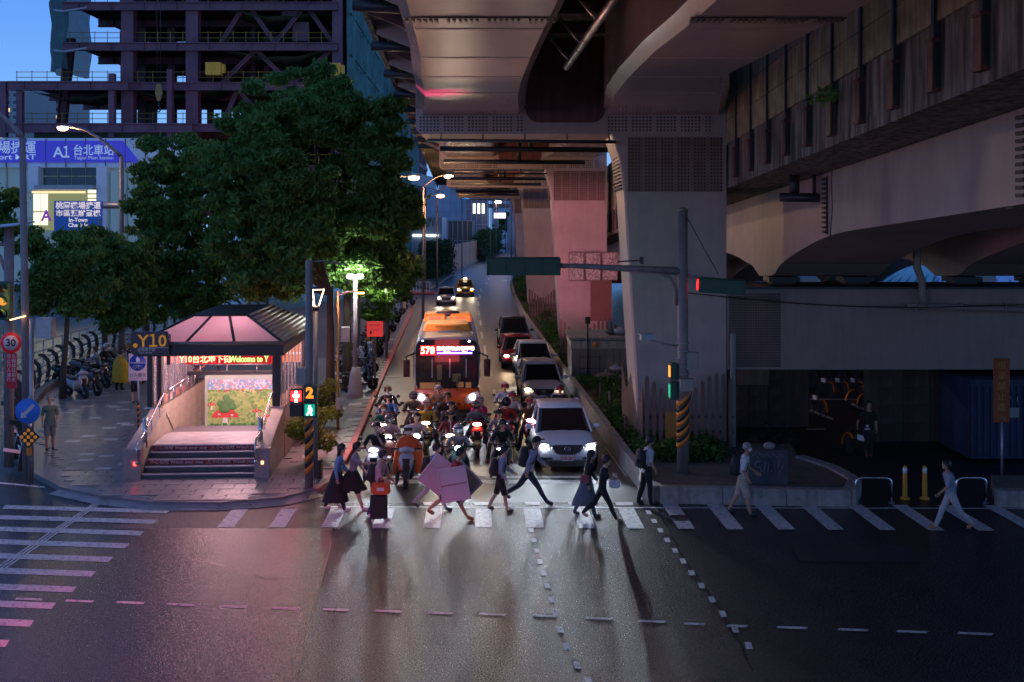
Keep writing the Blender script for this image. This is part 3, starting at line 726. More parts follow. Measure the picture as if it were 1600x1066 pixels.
# side walls: sloping foot, then level sill
for s, xa, xb in ((-1, -2.05, -1.55), (1, 1.55, 1.97)):
    q = MB(); q.prism([(xa, -.12), (xb, -.12), (xb, .18), (xa, .18)], -.15, .84, 'z'); part(q, 'pedestal', M_gran, bev=.01)
    q = MB(); q.prism([(.18, -.1), (2.8, -.1), (2.8, 1.5), (.18, .84)], min(xa, xb)+.03, max(xa, xb)-.03, 'x'); part(q, 'slope_wall', M_clad)
    x0 = -2.2 if s < 0 else 1.56; x1 = -1.85 if s < 0 else 1.93
    q = MB(); q.box(((x0+x1)/2, 6.05, .68), (x1-x0, 6.5, 1.64)); sw = part(q, 'sill_wall', M_clad)
    xi = x1+.012 if s < 0 else x0-.012; xo = x0-.012 if s < 0 else x1+.012
    for xx, rows in ((xi, 5), (xo, 4)):
        for j in range(rows):
            for k in range(7):
                q = MB(); h = 1.6/rows; w = .90; yy = 2.85+(k+.5)*.92
                key = ('clad', rows)
                if key not in _tc:
                    q.box((0, 0, 0), (.02, w-.012, h-.012)); _tc[key] = q.mesh('cladding_tile', M_clad)
                o = bpy.data.objects.new('cladding_tile', _tc[key]); COL.objects.link(o); o.parent = sw
                o.location = (xx+rnd.uniform(-.002, .002), yy, -.12+(j+.5)*h)
    q = MB(); q.box(((x0+x1)/2, 6.05, 1.52), (x1-x0+.06, 6.6, .04)); part(q, 'sill_cap', M_stainless)
    # steel handrails
    hx = -1.62 if s < 0 else 1.60
    q = MB(); q.tube([(hx, -.22, .55), (hx, -.24, .95), (hx, -.1, 1.08), (hx, .3, 1.12), (hx, 2.6, 1.95), (hx, 3.2, 1.95)], .032, 8)
    for y, z0, z1 in ((.5, .9, 1.2), (1.3, 1.1, 1.48), (2.2, 1.3, 1.8)): q.tube([(hx, y, z0), (hx, y, z1)], .02, 6)
    q.ball((hx, -.23, .5), .06); part(q, 'handrail', M_stainless)
    q = MB(); q.lathe([(.07, .0), (.07, .85)], (hx+(-.0), .62, .75), 10); part(q, 'rail_post', M_stainless)
    q = MB(); q.box((xa+.35 if s < 0 else xb-.2, -.13, .45), (.07, .02, .09)); part(q, 'marker_light', emis('red_marker' if s < 0 else 'warm_marker', (1, .03, .02) if s < 0 else (1, .55, .25), 14 if s < 0 else 3))
q = MB(); q.tube([(-1.78, 4.0, 1.9), (-1.78, 9.0, 2.0)], .035, 8)
for y in (4.5, 5.5, 6.5, 7.5, 8.5): q.tube([(-1.78, y, 1.5), (-1.78, y, 1.93)], .018, 6)
part(q, 'handrail', M_stainless)
q = MB(); q.tube([(-1.7, 3.3, 1.25), (-1.7, 4.6, .3)], .03, 8); q.tube([(-1.7, 3.3, 1.25), (-1.7, 3.0, 1.0)], .03, 8); part(q, 'handrail', M_stainless)
# posts, glass side walls with mullions
for s, X in ((-1, -2.05), (1, 1.74)):
    for y in (2.85, 8.9):
        q = MB(); q.box((X, y, 2.42), (.16, .16, 1.92)); part(q, 'post', M_frame)
    q = MB(); q.box((X-.16*s, 3.3, 1.8), (.13, .13, 3.1)); part(q, 'post', M_frame)
    for k in range(7):
        q = MB(); q.box((X, 3.6+k*.76, 2.42), (.05, .06, 1.85)); part(q, 'mullion', M_galv)
    for k in range(8):
        q = MB(); q.box((X+.03*s, 3.24+k*.76-.02, 2.42), (.012, .68, 1.8)); part(q, 'side_pane', M_glass)
# fascia and hipped roof
E0 = (-2.35, 2.35, 1.98, 9.4); zt = 3.50; T0 = (-1.0, 3.9, .65, 8.2); ztt = 4.2
q = MB()
for x0, y0, x1, y1 in ((E0[0], E0[1], E0[2], E0[1]+.14), (E0[0], E0[3]-.14, E0[2], E0[3]), (E0[0], E0[1]+.14, E0[0]+.14, E0[3]-.14), (E0[2]-.14, E0[1]+.14, E0[2], E0[3]-.14)):
    q.box(((x0+x1)/2, (y0+y1)/2, zt-.2), (x1-x0, y1-y0, .36))
part(q, 'fascia', M_frame)
q = MB(); q.tube([(E0[0], E0[1]-.06, zt), (E0[2]+.05, E0[1]-.06, zt), (E0[2]+.05, E0[3], zt)], .06, 8); part(q, 'gutter', mat('gutter_metal', (.16, .14, .14), rough=.35, metal=.5))
cE = [Vector((E0[0], E0[1], zt)), Vector((E0[2], E0[1], zt)), Vector((E0[2], E0[3], zt)), Vector((E0[0], E0[3], zt))]
cT = [Vector((T0[0], T0[1], ztt)), Vector((T0[2], T0[1], ztt)), Vector((T0[2], T0[3], ztt)), Vector((T0[0], T0[3], ztt))]
for k in range(4):
    q = MB(); q.tube([cE[k], cT[k]], .05, 6); q.tube([cT[k], cT[(k+1) % 4]], .05, 6); part(q, 'rafter', M_frame)
for i in range(3):           # three glass lights in the front hip
    a, b = i/3+.012, (i+1)/3-.012
    q = MB(); q.quad(cE[0].lerp(cE[1], a), cE[0].lerp(cE[1], b), cT[0].lerp(cT[1], b), cT[0].lerp(cT[1], a)); g = part(q, 'roof_pane', M_glassp)
    sl = g.modifiers.new('s', 'SOLIDIFY'); sl.thickness = .012
    if i:
        q = MB(); q.tube([cE[0].lerp(cE[1], i/3), cT[0].lerp(cT[1], i/3)], .045, 6); part(q, 'rafter', M_frame)
for (e0, e1, t0, t1) in ((cE[1], cE[2], cT[1], cT[2]), (cE[3], cE[0], cT[3], cT[0]), (cE[2], cE[3], cT[2], cT[3])):
    q = MB(); q.quad(e0, e1, t1, t0); g = part(q, 'roof_panel', mat('roof_sheet', (.24, .17, .15), rough=.5)); g.modifiers.new('s', 'SOLIDIFY').thickness = .01
for i in range(9):           # louvre blades on the side slope seen from the street
    t = (i+.5)/9; a = cE[1].lerp(cT[1], t); b = cE[2].lerp(cT[2], t)
    q = MB(); c = (a+b)/2; nrm = (cE[2]-cE[1]).cross(cT[1]-cE[1]).normalized()
    q.tube([a+nrm*.07, b+nrm*.07], .045, 4); part(q, 'louvre', mat('louvre_metal', (.42, .36, .34), rough=.4, metal=.4))
q = MB(); q.box(((T0[0]+T0[2])/2, (T0[1]+T0[3])/2, ztt+.02), (T0[2]-T0[0], T0[3]-T0[1], .05)); part(q, 'ridge_cap', M_frame)
for x in (-1.3, -.2, .9):
    q = MB(); q.tube([(x, 3.4, 3.35), (x, 8.6, 3.35)], .035, 6); part(q, 'ceiling_tube', emis('pink_tube_light', (1.0, .50, .58), 22.0))
lamp('POINT', 'canopy_lamp', (.35, 3.9, 3.5), 560, (1.0, .58, .66), ent, .25)
lamp('POINT', 'canopy_lamp', (-.2, 3.0, 2.9), 200, (1.0, .62, .66), ent, .25)
lamp('POINT', 'canopy_lamp', (-.2, 7.2, 3.3), 150, (1.0, .55, .60), ent, .3)
# poster wall at the far side of the stairwell
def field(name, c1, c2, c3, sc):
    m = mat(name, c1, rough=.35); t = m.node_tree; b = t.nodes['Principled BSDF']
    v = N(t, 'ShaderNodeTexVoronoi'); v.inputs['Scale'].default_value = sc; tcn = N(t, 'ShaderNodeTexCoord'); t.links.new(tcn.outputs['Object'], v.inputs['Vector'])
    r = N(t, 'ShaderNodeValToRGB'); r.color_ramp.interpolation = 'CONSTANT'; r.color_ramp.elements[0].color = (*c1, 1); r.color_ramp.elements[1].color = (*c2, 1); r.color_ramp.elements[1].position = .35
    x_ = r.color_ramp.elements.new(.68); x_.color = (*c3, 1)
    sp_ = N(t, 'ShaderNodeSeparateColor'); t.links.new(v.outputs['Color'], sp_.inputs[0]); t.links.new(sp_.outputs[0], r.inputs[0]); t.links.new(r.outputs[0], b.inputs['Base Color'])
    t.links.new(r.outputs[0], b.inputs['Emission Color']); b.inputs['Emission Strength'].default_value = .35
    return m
Yp = 6.75
q = MB(); q.box((-.06, Yp+.1, 1.0), (2.45, .16, 1.9)); part(q, 'poster_frame', mat('poster_frame', (.42, .5, .42), rough=.4))
_e = ent; po_e = bpy.data.objects.new('poster_panel', None)
q = MB(); q.box((.46, Yp+.01, 1.0), (2.3, .02, 1.66)); po = part(q, 'poster', field('poster_meadow', (.24, .33, .10), (.33, .38, .14), (.14, .26, .08), 11)); po.location.x = -.5; bpy.data.objects.remove(po_e)
q = MB(); q.box((.46, Yp-.004, 1.66), (2.3, .006, .34)); part(q, 'poster_sky', field('poster_sky', (.16, .28, .44), (.45, .48, .52), (.40, .24, .26), 16), po)
q = MB(); q.prism([(-.69, 1.49), (1.6, 1.49), (1.6, 1.36), (1.2, 1.45), (.7, 1.33), (.2, 1.47), (-.2, 1.38), (-.69, 1.44)], Yp-.008, Yp-.002, 'y'); part(q, 'poster_hills', field('poster_hill', (.12, .28, .06), (.3, .1, .08), (.5, .42, .2), 12), po)
q = MB()
for i in range(5):
    for j in range(3):
        if (i+j) % 2: q.box((1.0+i*.13-j*.05, Yp-.006, 1.12-j*.09), (.13, .006, .09))
part(q, 'poster_lawn', mat('poster_lawn', (.5, .58, .12)), po)
def mush(x, z, s, c):
    q = MB(); q.prism([(x-.07*s, z-.28*s), (x+.07*s, z-.28*s), (x+.05*s, z), (x-.05*s, z)], Yp-.014, Yp-.006, 'y'); part(q, 'poster_stalk', M_white, po)
    q = MB(); q.prism([(x+s*.3*math.cos(a*PI/8), z+s*.2*math.sin(a*PI/8)) for a in range(9)], Yp-.020, Yp-.010, 'y'); part(q, 'poster_cap', c, po)
    q = MB()
    for a, b_ in ((-.13, .07), (.02, .12), (.15, .05)): q.ball((x+a*s, Yp-.02, z+b_*s), (.035*s, .004, .03*s), 8, 4)
    part(q, 'poster_spot', M_white, po)
M_cap = mat('poster_red', (.62, .07, .06)); mush(-.1, .55, 1.5, M_cap); mush(.95, .72, .55, M_cap); mush(-.55, .95, .5, M_cap); mush(1.3, .55, .45, M_cap)
q = MB()
for i in range(26): q.ball((-.62+i*.085, Yp-.016, .25+.06*math.sin(i*2.3)), (.09, .006, .10), 7, 4)
part(q, 'poster_hedge', mat('poster_bush', (.05, .24, .06)), po, kind='stuff')
q = MB(); q.box((-.15, Yp+.22, 2.02), (3.5, .1, .12)); part(q, 'cross_beam', M_frame)
q = MB(); q.tube([(-1.8, Yp+.3, 2.3), (1.6, Yp+.3, 2.3)], .03, 6)
for x in (-1.5, -.6, .4, 1.3): q.tube([(x, Yp+.3, 1.9), (x, Yp+.3, 2.3)], .02, 6)
part(q, 'back_rail', M_galv)
q = MB()
for x, z, r in ((-.12, .86, .20), (-.22, 1.02, .15), (.02, 1.06, .17), (-.06, 1.22, .13), (.14, .92, .14)): q.ball((x, Yp-.03, z), (r, .008, r*.85), 12, 6)
part(q, 'poster_topiary', mat('poster_shrub', (.10, .26, .08)), po, kind='stuff')
q = MB()
for i in range(40): q.ball((-.6+(i*.37) % 2.1, Yp-.012, .35+(i*.291) % 1.1), (.03, .004, .03), 6, 4)
part(q, 'poster_flower', mat('poster_flower', (.62, .30, .34)), po, kind='stuff')
# lit shop banner behind the entrance
bn = thing('lit_banner', 'glowing orange shop banner with big white Y10 behind the stair entrance', 'light box sign', (eb.x-.0517*9.9, eb.y+9.9, .15), YAW)
q = MB(); q.box((.05, 0, 2.6), (3.3, .12, 1.15)); q.build('lit_panel', emis('orange_light_panel', (1.0, .20, .035), 1.9), bn)
q = MB(); q.box((-2.6, 0, 2.6), (1.9, .12, 1.15)); q.build('lit_panel', emis('red_light_panel', (1.0, .13, .06), 1.7), bn)
text('Y10', 1.15, emis('white_glow', (1, .93, .88), 3.2), bn, (-.5, -.075, 2.72), bold=.02)
text('Costume & Accessories', .16, MATS['white_glow'], bn, (.95, -.075, 2.36))
text('Y', 1.1, MATS['white_glow'], bn, (-3.1, -.075, 2.72), bold=.02); text('1', 1.1, MATS['white_glow'], bn, (-2.4, -.075, 2.72), bold=.02)
for x in (-3.3, -1.5, 2.0):
    q = MB(); q.box((x, .1, 1.1), (.08, .08, 2.1)); q.build('leg', M_frame, bn)
# red LED message sign hung in the doorway
ls = thing('led_message_sign', 'narrow red LED sign hanging in the doorway under the canopy', 'LED sign', (eb.x-.0517*2.9, eb.y+2.9, .15), YAW)
q = MB(); q.box((.28, 0, 3.02), (2.55, .12, .40)); q.build('housing', mat('red_housing', (.35, .01, .015), rough=.4, emit=(1, .01, .02), es=.5), ls)
text('Y10台北地下街', .26, emis('led_red', (1, .18, .10), 7), ls, (-.42, -.065, 2.96), sx=.9, bold=.006)
text('Welcome to Y', .26, emis('led_green', (.35, .9, .2), 2.5), ls, (.88, -.065, 2.96), sx=.74, bold=.006)
for x in (-.6, 1.6):
    q = MB(); q.box((x, 0, 3.25), (.03, .03, .12)); q.build('hanger', M_frame, ls)
# Y10 hanging sign
sg = thing('exit_sign', 'dark rounded sign reading Y10 in orange on the corner of the canopy', 'exit sign', tuple(P(234, 537, 33.55)), YAW)
pl = [(-.55, -.28), (-.47, -.345), (.55, -.345), (.55, .21), (.48, .345), (-.5, .345), (-.55, .28)]
q = MB(); q.prism(pl, 0, .16, 'y'); q.build('board', mat('sign_slate', (.05, .045, .07), rough=.5), sg, bev=.01)
mat('sign_orange', (.62, .30, .02), rough=.5, emit=(.9, .38, .02), es=.22)
for ch, xx, sx_ in (('Y', -.19, 1.0), ('\uff11', .10, .85), ('0', .37, 1.0)): text(ch, .50, MATS['sign_orange'], sg, (xx, -.006, .06), bold=.008, sx=sx_)
q = MB(); q.lathe([(.07, -.008), (.07, 0)], (-.42, 0, -.06), 14, 'y'); q.build('badge', MATS['sign_orange'], sg)
q = MB(); q.box((.13, -.004, -.125), (.85, .006, .01)); text('台北地下街', .105, M_white, sg, (-.1, -.005, -.19)); text('Taipei City Mall', .06, M_white, sg, (-.12, -.005, -.27)); q.build('rule', M_white, sg)
q = MB(); q.box((.5, .2, -.2), (.1, .1, .9)); q.build('bracket', M_frame, sg)
# pedestrians-first sign on a striped pole
def striped(q0, parent, r, z0, z1, n=6, twist=.35):
    for i in range(n):
        za, zb = z0+(z1-z0)*i/n, z0+(z1-z0)*(i+1)/n; q = MB(); k = 12
        rings = [[((r)*math.cos(2*PI*j/k), (r)*math.sin(2*PI*j/k), z+twist*r*2*math.sin(2*PI*j/k+1.2)) for j in range(k)] for z in (za, zb)]
        q.smooth = True; q.loft(rings); q.build('stripe', M_orange if i % 2 == 0 else M_blackpaint, parent)
g = G(216, 672, .15)
ps = thing('pedestrian_sign', 'pink board with blue pedestrian and bicycle disc on a striped pole', 'road sign', (g.x, g.y, .15), 0)
q = MB(); q.tube([(0, 0, 0), (0, 0, 2.7)], .035, 10); q.build('pole', M_galv, ps); striped(None, ps, .042, .15, .95, 8)
q = MB(); q.prism([(-.31, 1.7), (.31, 1.7), (.31, 2.62), (-.31, 2.62)], -.06, -.04, 'y'); q.build('board', mat('sign_pink_board', (.72, .55, .58), rough=.4), ps)
q = MB(); q.lathe([(.28, -.075), (.28, -.062)], (0, 0, 2.31), 28, 'y'); q.build('disc', mat('sign_blue', (.01, .04, .36), rough=.35), ps)
q = MB(); q.box((0, -.078, 2.30), (.54, .006, .02)); q.ball((0, -.079, 2.52), (.026, .006, .03)); q.prism([(-.05, 2.48), (.05, 2.48), (.035, 2.33), (-.035, 2.33)], -.084, -.078, 'y'); q.ball((.07, -.079, 2.44), (.016, .005, .018)); q.box((.07, -.08, 2.38), (.03, .006, .09))
q.build('walker', M_white, ps)
q = MB()
for x in (-.1, .1): q.add(*[[(x+r*math.cos(2*PI*k/14), -.08, 2.15+r*math.sin(2*PI*k/14)) for r in (.055, .068) for k in range(14)], [(k, (k+1) % 14, 14+(k+1) % 14, 14+k) for k in range(14)]])
q.tube([(-.1, -.08, 2.15), (-.05, -.08, 2.22), (.06, -.08, 2.22), (.1, -.08, 2.15)], .007, 4); q.tube([(-.05, -.08, 2.22), (0, -.08, 2.15), (.06, -.08, 2.22)], .007, 4); q.build('bicycle_mark', M_white, ps)
text('行人優先', .145, mat('sign_ink', (.05, .03, .08)), ps, (0, -.063, 1.88)); text('Yield to Pedestrians', .055, M_red, ps, (0, -.063, 1.77))

# ------------------------------------------------------------------ airport line station
M_purple = mat('sign_purple', (.06, .05, .50), rough=.35, var=.05, emit=(.06, .06, .75), es=.30)
M_stw = mat('station_white', (.78, .82, .86), rough=.4, var=.06)
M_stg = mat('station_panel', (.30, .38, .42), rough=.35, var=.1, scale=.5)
M_swin = mat('station_glass', (.04, .055, .07), rough=.12, var=.3, scale=.6, metal=.2)
YS = 88.0; s1 = F/YS
st = thing('metro_station', 'airport line station building with a purple name band across its front', 'station')
def sb(u0, v0, u1, v1, name, m, dy=0.0, dep=.2, parent=None):
    a, b = P(u0, v0, YS), P(u1, v1, YS); q = MB()
    q.box(((a.x+b.x)/2, YS-dy+dep/2, (a.z+b.z)/2), (abs(b.x-a.x), dep, abs(a.z-b.z))); return q.build(name, m, parent or st)
sb(-420, 216, 300, 262, 'fascia', M_stw, .0, 14)
x = P(0, 0, YS)
def sp_(u, v): p = P(u, v, YS); return (p.x, p.z)
q = MB(); q.prism([sp_(-400, 220), sp_(192, 220), sp_(219, 254), sp_(-400, 254)], YS-.12, YS-.02, 'y'); band = q.build('name_band', M_purple, st)
M_sl = mat('sign_letter', (.62, .72, .85), rough=.4, emit=(.5, .68, .9), es=.32)
def stext(b, u0, u1, v, hpx, **k):
    me = text_mesh(b, 1, .02); w = max(p.co.x for p in me.vertices)-min(p.co.x for p in me.vertices)
    h = hpx/s1; p = P((u0+u1)/2, v, YS); sz = h/.72
    text(b, sz, M_sl, band, (p.x, YS-.15, p.z), sx=((u1-u0)/s1)/(w*sz), bold=k.get('bold', 0))
stext('桃園機場捷運', -60, 57, 232, 15, bold=.01); stext('Taoyuan Airport MRT', -92, 57, 246, 8, bold=.01)
stext('A', 84, 100, 239, 17, bold=.01); stext('\uff11', 100, 109, 239, 17, bold=.02); stext('台北車站', 116, 178, 236, 13, bold=.01); stext('Taipei Main Station', 117, 178, 247, 5.5)
for u in [-300+i*31 for i in range(19)]: sb(u, 217, u+.7, 261.5, 'panel_joint', M_dark, .13, .1)
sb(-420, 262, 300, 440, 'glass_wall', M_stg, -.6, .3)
for u in range(-400, 300, 27): sb(u, 262, u+1.6, 440, 'mullion', M_galv, -.45, .14)
for v in (300, 340): sb(-420, v, 50, v+1.5, 'transom', M_galv, -.42, .1)
sb(48, 260, 63, 296, 'column', M_stw, .5, .9); sb(154, 260, 170, 440, 'column', M_stw, .5, .9)
sb(175, 268, 185, 440, 'column', M_stg, .3, .9)
for i in range(4):
    for j in range(2): sb(66+i*22, 261+j*15, 86.5+i*22, 274.5+j*14.5, 'window', M_swin, -.2, .1)
sb(63, 290, 154, 297, 'canopy', M_galv, 1.2, 2.0)
sb(50, 298, 154, 360, 'lobby_wall', emis('lobby_glow', (.50, .56, .26), .42), -.2, .1)
for a in ((52, 303, 62, 330), (63.5, 303, 74, 330), (52, 332, 62, 352), (63.5, 332, 74, 352), (137, 297, 153, 302), (137, 304, 153, 309), (137, 311, 153, 330)): sb(*a, 'lobby_window', emis('lobby_window', (1, .95, .70), 1.3), .0, .1)
sb(52, 299, 132, 302, 'lobby_ceiling', emis('lobby_warm', (1, .72, .40), 1.3), .3, 1.0)
t = text('A1', 1.15, mat('a1_purple', (.3, .06, .45), emit=(.3, .06, .45), es=.5), st, tuple(P(78, 338, YS-.4)), bold=.03)
lamp('AREA', 'lobby_lamp', tuple(P(100, 315, YS-3)), 260, (1, .9, .6), None, 4, aim=(-40, 60, 0))
# blue board with the in-town check-in lettering
M_stg.node_tree.nodes['Principled BSDF'].inputs['Emission Color'].default_value = (.30, .55, .62, 1); M_stg.node_tree.nodes['Principled BSDF'].inputs['Emission Strength'].default_value = .12  # faint glow put into the panels, as if lit from inside
bb = thing('check_in_board', 'dark blue direction board with white characters above the small tree crowns', 'direction sign', (0, 0, 0))
Yb = 66.0
def bp_(u, v): p = P(u, v, Yb); return (p.x, p.z)
a, b = bp_(85, 314), bp_(160, 366); q = MB(); q.box(((a[0]+b[0])/2, Yb, (a[1]+b[1])/2), (b[0]-a[0], .12, a[1]-b[1])); q.build('board', mat('board_blue', (.01, .06, .30), rough=.4, emit=(.01, .06, .35), es=.35), bb)
for tx_, v, h, w in (('桃園機場捷運', 322, .62, 1.0), ('市區預辦登機', 334, .55, 1.12), ('In-Town', 344, .45, 1), ('Check-In', 352, .45, 1)):
    p = P(122, v, Yb-.07); text(tx_, h*.72, mat('board_letter', (.8, .8, .8), emit=(.8, .8, .85), es=.4), bb, tuple(p), sx=w*.98, bold=.01)
q = MB(); p = P(190, 321, Yb+.2); q.tube([tuple(P(120, 321, Yb+.2)), tuple(P(176, 321, Yb+.2)), tuple(P(230, 322, Yb+.2))], .2, 10); q.build('gantry_arm', M_galv, bb)
q = MB(); c = P(228, 322, Yb+.2); q.tube([(c.x, c.y, 0), (c.x, c.y, c.z+.3)], .22, 10); q.build('gantry_post', M_galv, bb)

# ------------------------------------------------------------------ tower under construction
M_ibeam = mat('primer_purple_steel', (.185, .07, .10), rough=.6, var=.3, scale=.5, streak=.25)
M_slab = mat('shaded_slab', (.03, .028, .03), rough=.9)  # near-black, the shade inside the frame put into the colour
M_net = mat('green_debris_net', (.09, .22, .19), rough=.85, var=.4, scale=.35, streak=.35, bump=.5, bscale=1.2)
M_net2 = mat('slack_safety_net', (.05, .06, .03), rough=.9, var=.4, scale=.6)
YT = 105.0; sT = F/YT
tw = thing('tower_frame', 'purple steel frame of a tower under construction rising behind the trees', 'construction site')
def tb(u0, v0, u1, v1, name, m, y0=0.0, dep=.6, parent=None):
    a, b = P(u0, v0, YT), P(u1, v1, YT); q = MB()
    q.box(((a.x+b.x)/2, YT+y0+dep/2, (a.z+b.z)/2), (abs(b.x-a.x), dep, abs(a.z-b.z))); return q.build(name, m, parent or tw)
def ibeam(a, b, w, h, name='beam', m=None):           # I-section between two points
    a, b = Vector(a), Vector(b); L = (b-a).length; q = MB()
    q.box((0, 0, h/2-.04), (L, w, .08)); q.box((0, 0, -h/2+.04), (L, w, .08)); q.box((0, 0, 0), (L, .08, h-.16))
    for i in range(int(L/3)): q.box((-L/2+1.5+i*3, 0, 0), (.06, w*.9, h-.16))
    o = q.build(name, m or M_ibeam, tw, tuple((a+b)/2)); o.rotation_euler = (b-a).to_track_quat('X', 'Z').to_euler(); return o
for u0, u1, v0 in ((189, 208, -90), (290, 309, -90), (519, 535, -90)): tb(u0, v0, u1, 440, 'column', M_ibeam, 0, 1.1)
for u0, u1, v0 in ((332, 341, -90), (357, 365, -60), (379, 389, -40), (140, 152, -60), (246, 255, -60), (440, 450, -60), (495, 505, -60), (100, 112, 20), (165, 178, -60), (215, 228, -60), (272, 284, -60), (318, 330, -60), (400, 412, -60), (470, 482, -60), (128, 138, 60)): tb(u0, v0, u1, 330, 'column', M_ibeam, 9 if u0 % 2 else 17, .8)
for v in (-55, 10, 73, 135, 200, 265, 330):
    a, b = P(98 if v < 130 else 15, v, YT-.2), P(527, v, YT-.2); ibeam(a, b, .5, .75)
    ibeam(a+Vector((0, 9, 0)), b+Vector((0, 9, 0)), .5, .7); ibeam(a+Vector((0, 18, 0)), b+Vector((0, 18, 0)), .5, .7)
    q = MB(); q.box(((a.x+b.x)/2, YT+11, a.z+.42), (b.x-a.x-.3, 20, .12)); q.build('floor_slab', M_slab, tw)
    # yellow guard rail at the edge of each floor
    q = MB()
    for h in (.5, 1.0): q.tube([(a.x+.3, YT+.4, a.z+.4+h), (b.x-.3, YT+.4, b.z+.4+h)], .03, 4)
    n = 22
    for i in range(n): q.box((a.x+.4+(b.x-a.x-.8)*i/(n-1), YT+.4, a.z+.95), (.05, .05, 1.1))
    q.build('guard_rail', mat('rail_yellow', (.35, .2, .04), rough=.6), tw)
tb(192, -90, 520, 128, 'dark_core_backing', M_slab, 21, .6); tb(300, 128, 520, 440, 'dark_core_backing', M_slab, 21.8, .6); tb(118, -90, 150, 128, 'dark_backing', M_slab, 12, .4); tb(160, -90, 192, 128, 'dark_backing', M_slab, 14, .4)  # dark sheets added for the unlit depth of the frame, closing sky gaps

for u in (213, 236, 262, 300, 345, 398): tb(u, -90, u+15 if u > 240 else u+8, 330, 'dark_backing', M_slab, 20, .4)  # more dark sheets added behind the frame for its shaded depth
# trusses between the two right columns
for (u0, v0, u1, v1) in ((345, 68, 385, 4), (385, 4, 430, 68), (430, 68, 478, 8), (478, 8, 519, 66), (345, 132, 400, 78), (400, 78, 455, 132), (455, 132, 519, 78), (345, 200, 372, 140), (372, 140, 420, 196), (345, 0, 372, -50), (372, -50, 430, 0), (430, 0, 500, -50)):
    ibeam(P(u0, v0, YT+1), P(u1, v1, YT+1), .35, .38, 'brace')
    if v0 < 140: ibeam(P(u0+8, v0, YT+9.5), P(u1+8, v1, YT+9.5), .3, .3, 'brace')
tb(452, 30, 478, 60, 'gusset', M_ibeam, 1.5, .3); tb(435, 4, 462, 22, 'gusset', M_ibeam, 1.5, .3)
# podium on the left
for u0, u1, v0 in ((10, 20, 130), (36, 45, 145), (178, 187, 118), (268, 276, 112)): tb(u0, v0, u1, 216, 'column', M_ibeam, -1.5, .6)
ibeam(P(12, 134, YT-1.6), P(200, 134, YT-1.6), .5, .8); ibeam(P(10, 200, YT-1.6), P(300, 200, YT-1.6), .5, .85)
tb(60, 208, 300, 217, 'net_band', M_net2, -1, .3)
def sag(u0, u1, v, dr, y0, m, name='sagging_net'):
    q = MB(); rows = []
    for j in range(5):
        r = []
        for i in range(13):
            t = i/12; p = P(u0+(u1-u0)*t, v+dr*math.sin(PI*t)*(1-abs(j-2)/2*.35)+1.5*math.sin(i*1.7+j), YT+y0); r.append((p.x, YT+y0+j*1.6, p.z))
        rows.append(r)
    q.smooth = True; q.loft(rows, cap=False, close=False); o = q.build(name, m, tw); o.modifiers.new('s', 'SOLIDIFY').thickness = .02
sag(45, 190, 141, 18, .5, M_net2); sag(192, 335, 138, 17, .5, M_net2); sag(345, 520, 75, 22, .5, M_net2); sag(345, 520, 10, 24, .5, M_net2); sag(345, 470, 137, 15, .5, M_net2)
# wrapped round bay at the tower's left corner
q = MB(); q.smooth = True; rings = []
for i in range(15):
    v = -80+i*15; bulge = .5*abs(math.sin((v-10)*PI/65)); rr = []
    for k in range(15):
        a = PI*.5+PI*1.0*k/14; p = P(124, v, YT+3); rad = (2.55-bulge*.4)
        rr.append((p.x+rad*math.cos(a)+.12*math.sin(k*2.1+i), YT+3+rad*1.2*math.sin(a)*-1, p.z+.15*math.sin(k*1.3)))
    rings.append(rr)
q.loft(rings[:-1], cap=False, close=False); o = q.build('round_bay_net', mat('thin_green_net', (.05, .12, .12), rough=.85, var=.35, scale=.5, alpha=.86, streak=.3), tw)
for v in (10, 73): q = MB(); q.tube([tuple(P(84, v+6, YT-.2)), tuple(P(100, v+8, YT-1)), tuple(P(136, v+2, YT-1))], .12, 6); q.build('slab_edge', M_galv, tw)
ibeam(P(95, 210, YT+3), P(110, 60, YT+3), .8, .8, 'column')
# netted flank running away beside the expressway
a = P(535, 0, YT); q = MB(); q.smooth = False; rows = []
for j in range(3):
    z = (48, 24, 0)[j]; r = []
    for i in range(60):
        t = i/59; y = YT+t*118; r.append((a.x+.3-3.3*t+(.35 if i % 2 else -.1)+.25*math.sin(i*.9+j), y, z+.4*math.sin(i)))
    rows.append(r)
q.loft(rows, cap=False, close=False); q.build('flank_net', M_net, tw).modifiers.new('s', 'SOLIDIFY').thickness = .05
for v in (20, 85, 150): q = MB(); q.tube([(a.x+.75, YT, P(0, v, YT).z), (a.x-2.4, YT+118, P(0, v, YT).z)], .05, 5); q.build('net_cable', M_dark, tw)
for i in range(5): q = MB(); q.box((a.x-3.2+.3, YT+119+i*5, 16), (.5, .5, 34)); q.build('column', M_ibeam, tw)
q = MB(); q.box((a.x-3.0, YT+130, 19), (.6, 26, .8)); q.box((a.x-3.0, YT+130, 26), (.6, 26, .8)); q.build('beam', M_ibeam, tw)
for i, (u0, v0, u1, v1) in enumerate(((322, 98, 347, 118), (508, 100, 533, 119))):
    a_, b_ = P(u0, v0, YT-1.2), P(u1, v1, YT-1.2)
    k = thing('hoist_box', ['yellow hoist box clamped on the thin tower column above the big tree', 'yellow hoist box on the outer tower column beside the green net'][i], 'hoist', ((a_.x+b_.x)/2, YT-1.2, b_.z), group='yellow hoist boxes on the tower')
    q = MB(); q.cbox((0, 0, .58), (1.4, .9, 1.15), .04); q.build('case', M_yellow, k)
    q = MB(); q.cbox((.85, 0, .6), (.35, .5, .8), .03); q.box((0, -.47, .58), (.04, .03, 1.1)); q.box((0, -.47, .6), (1.38, .03, .05)); q.build('winch', M_yellow, k)
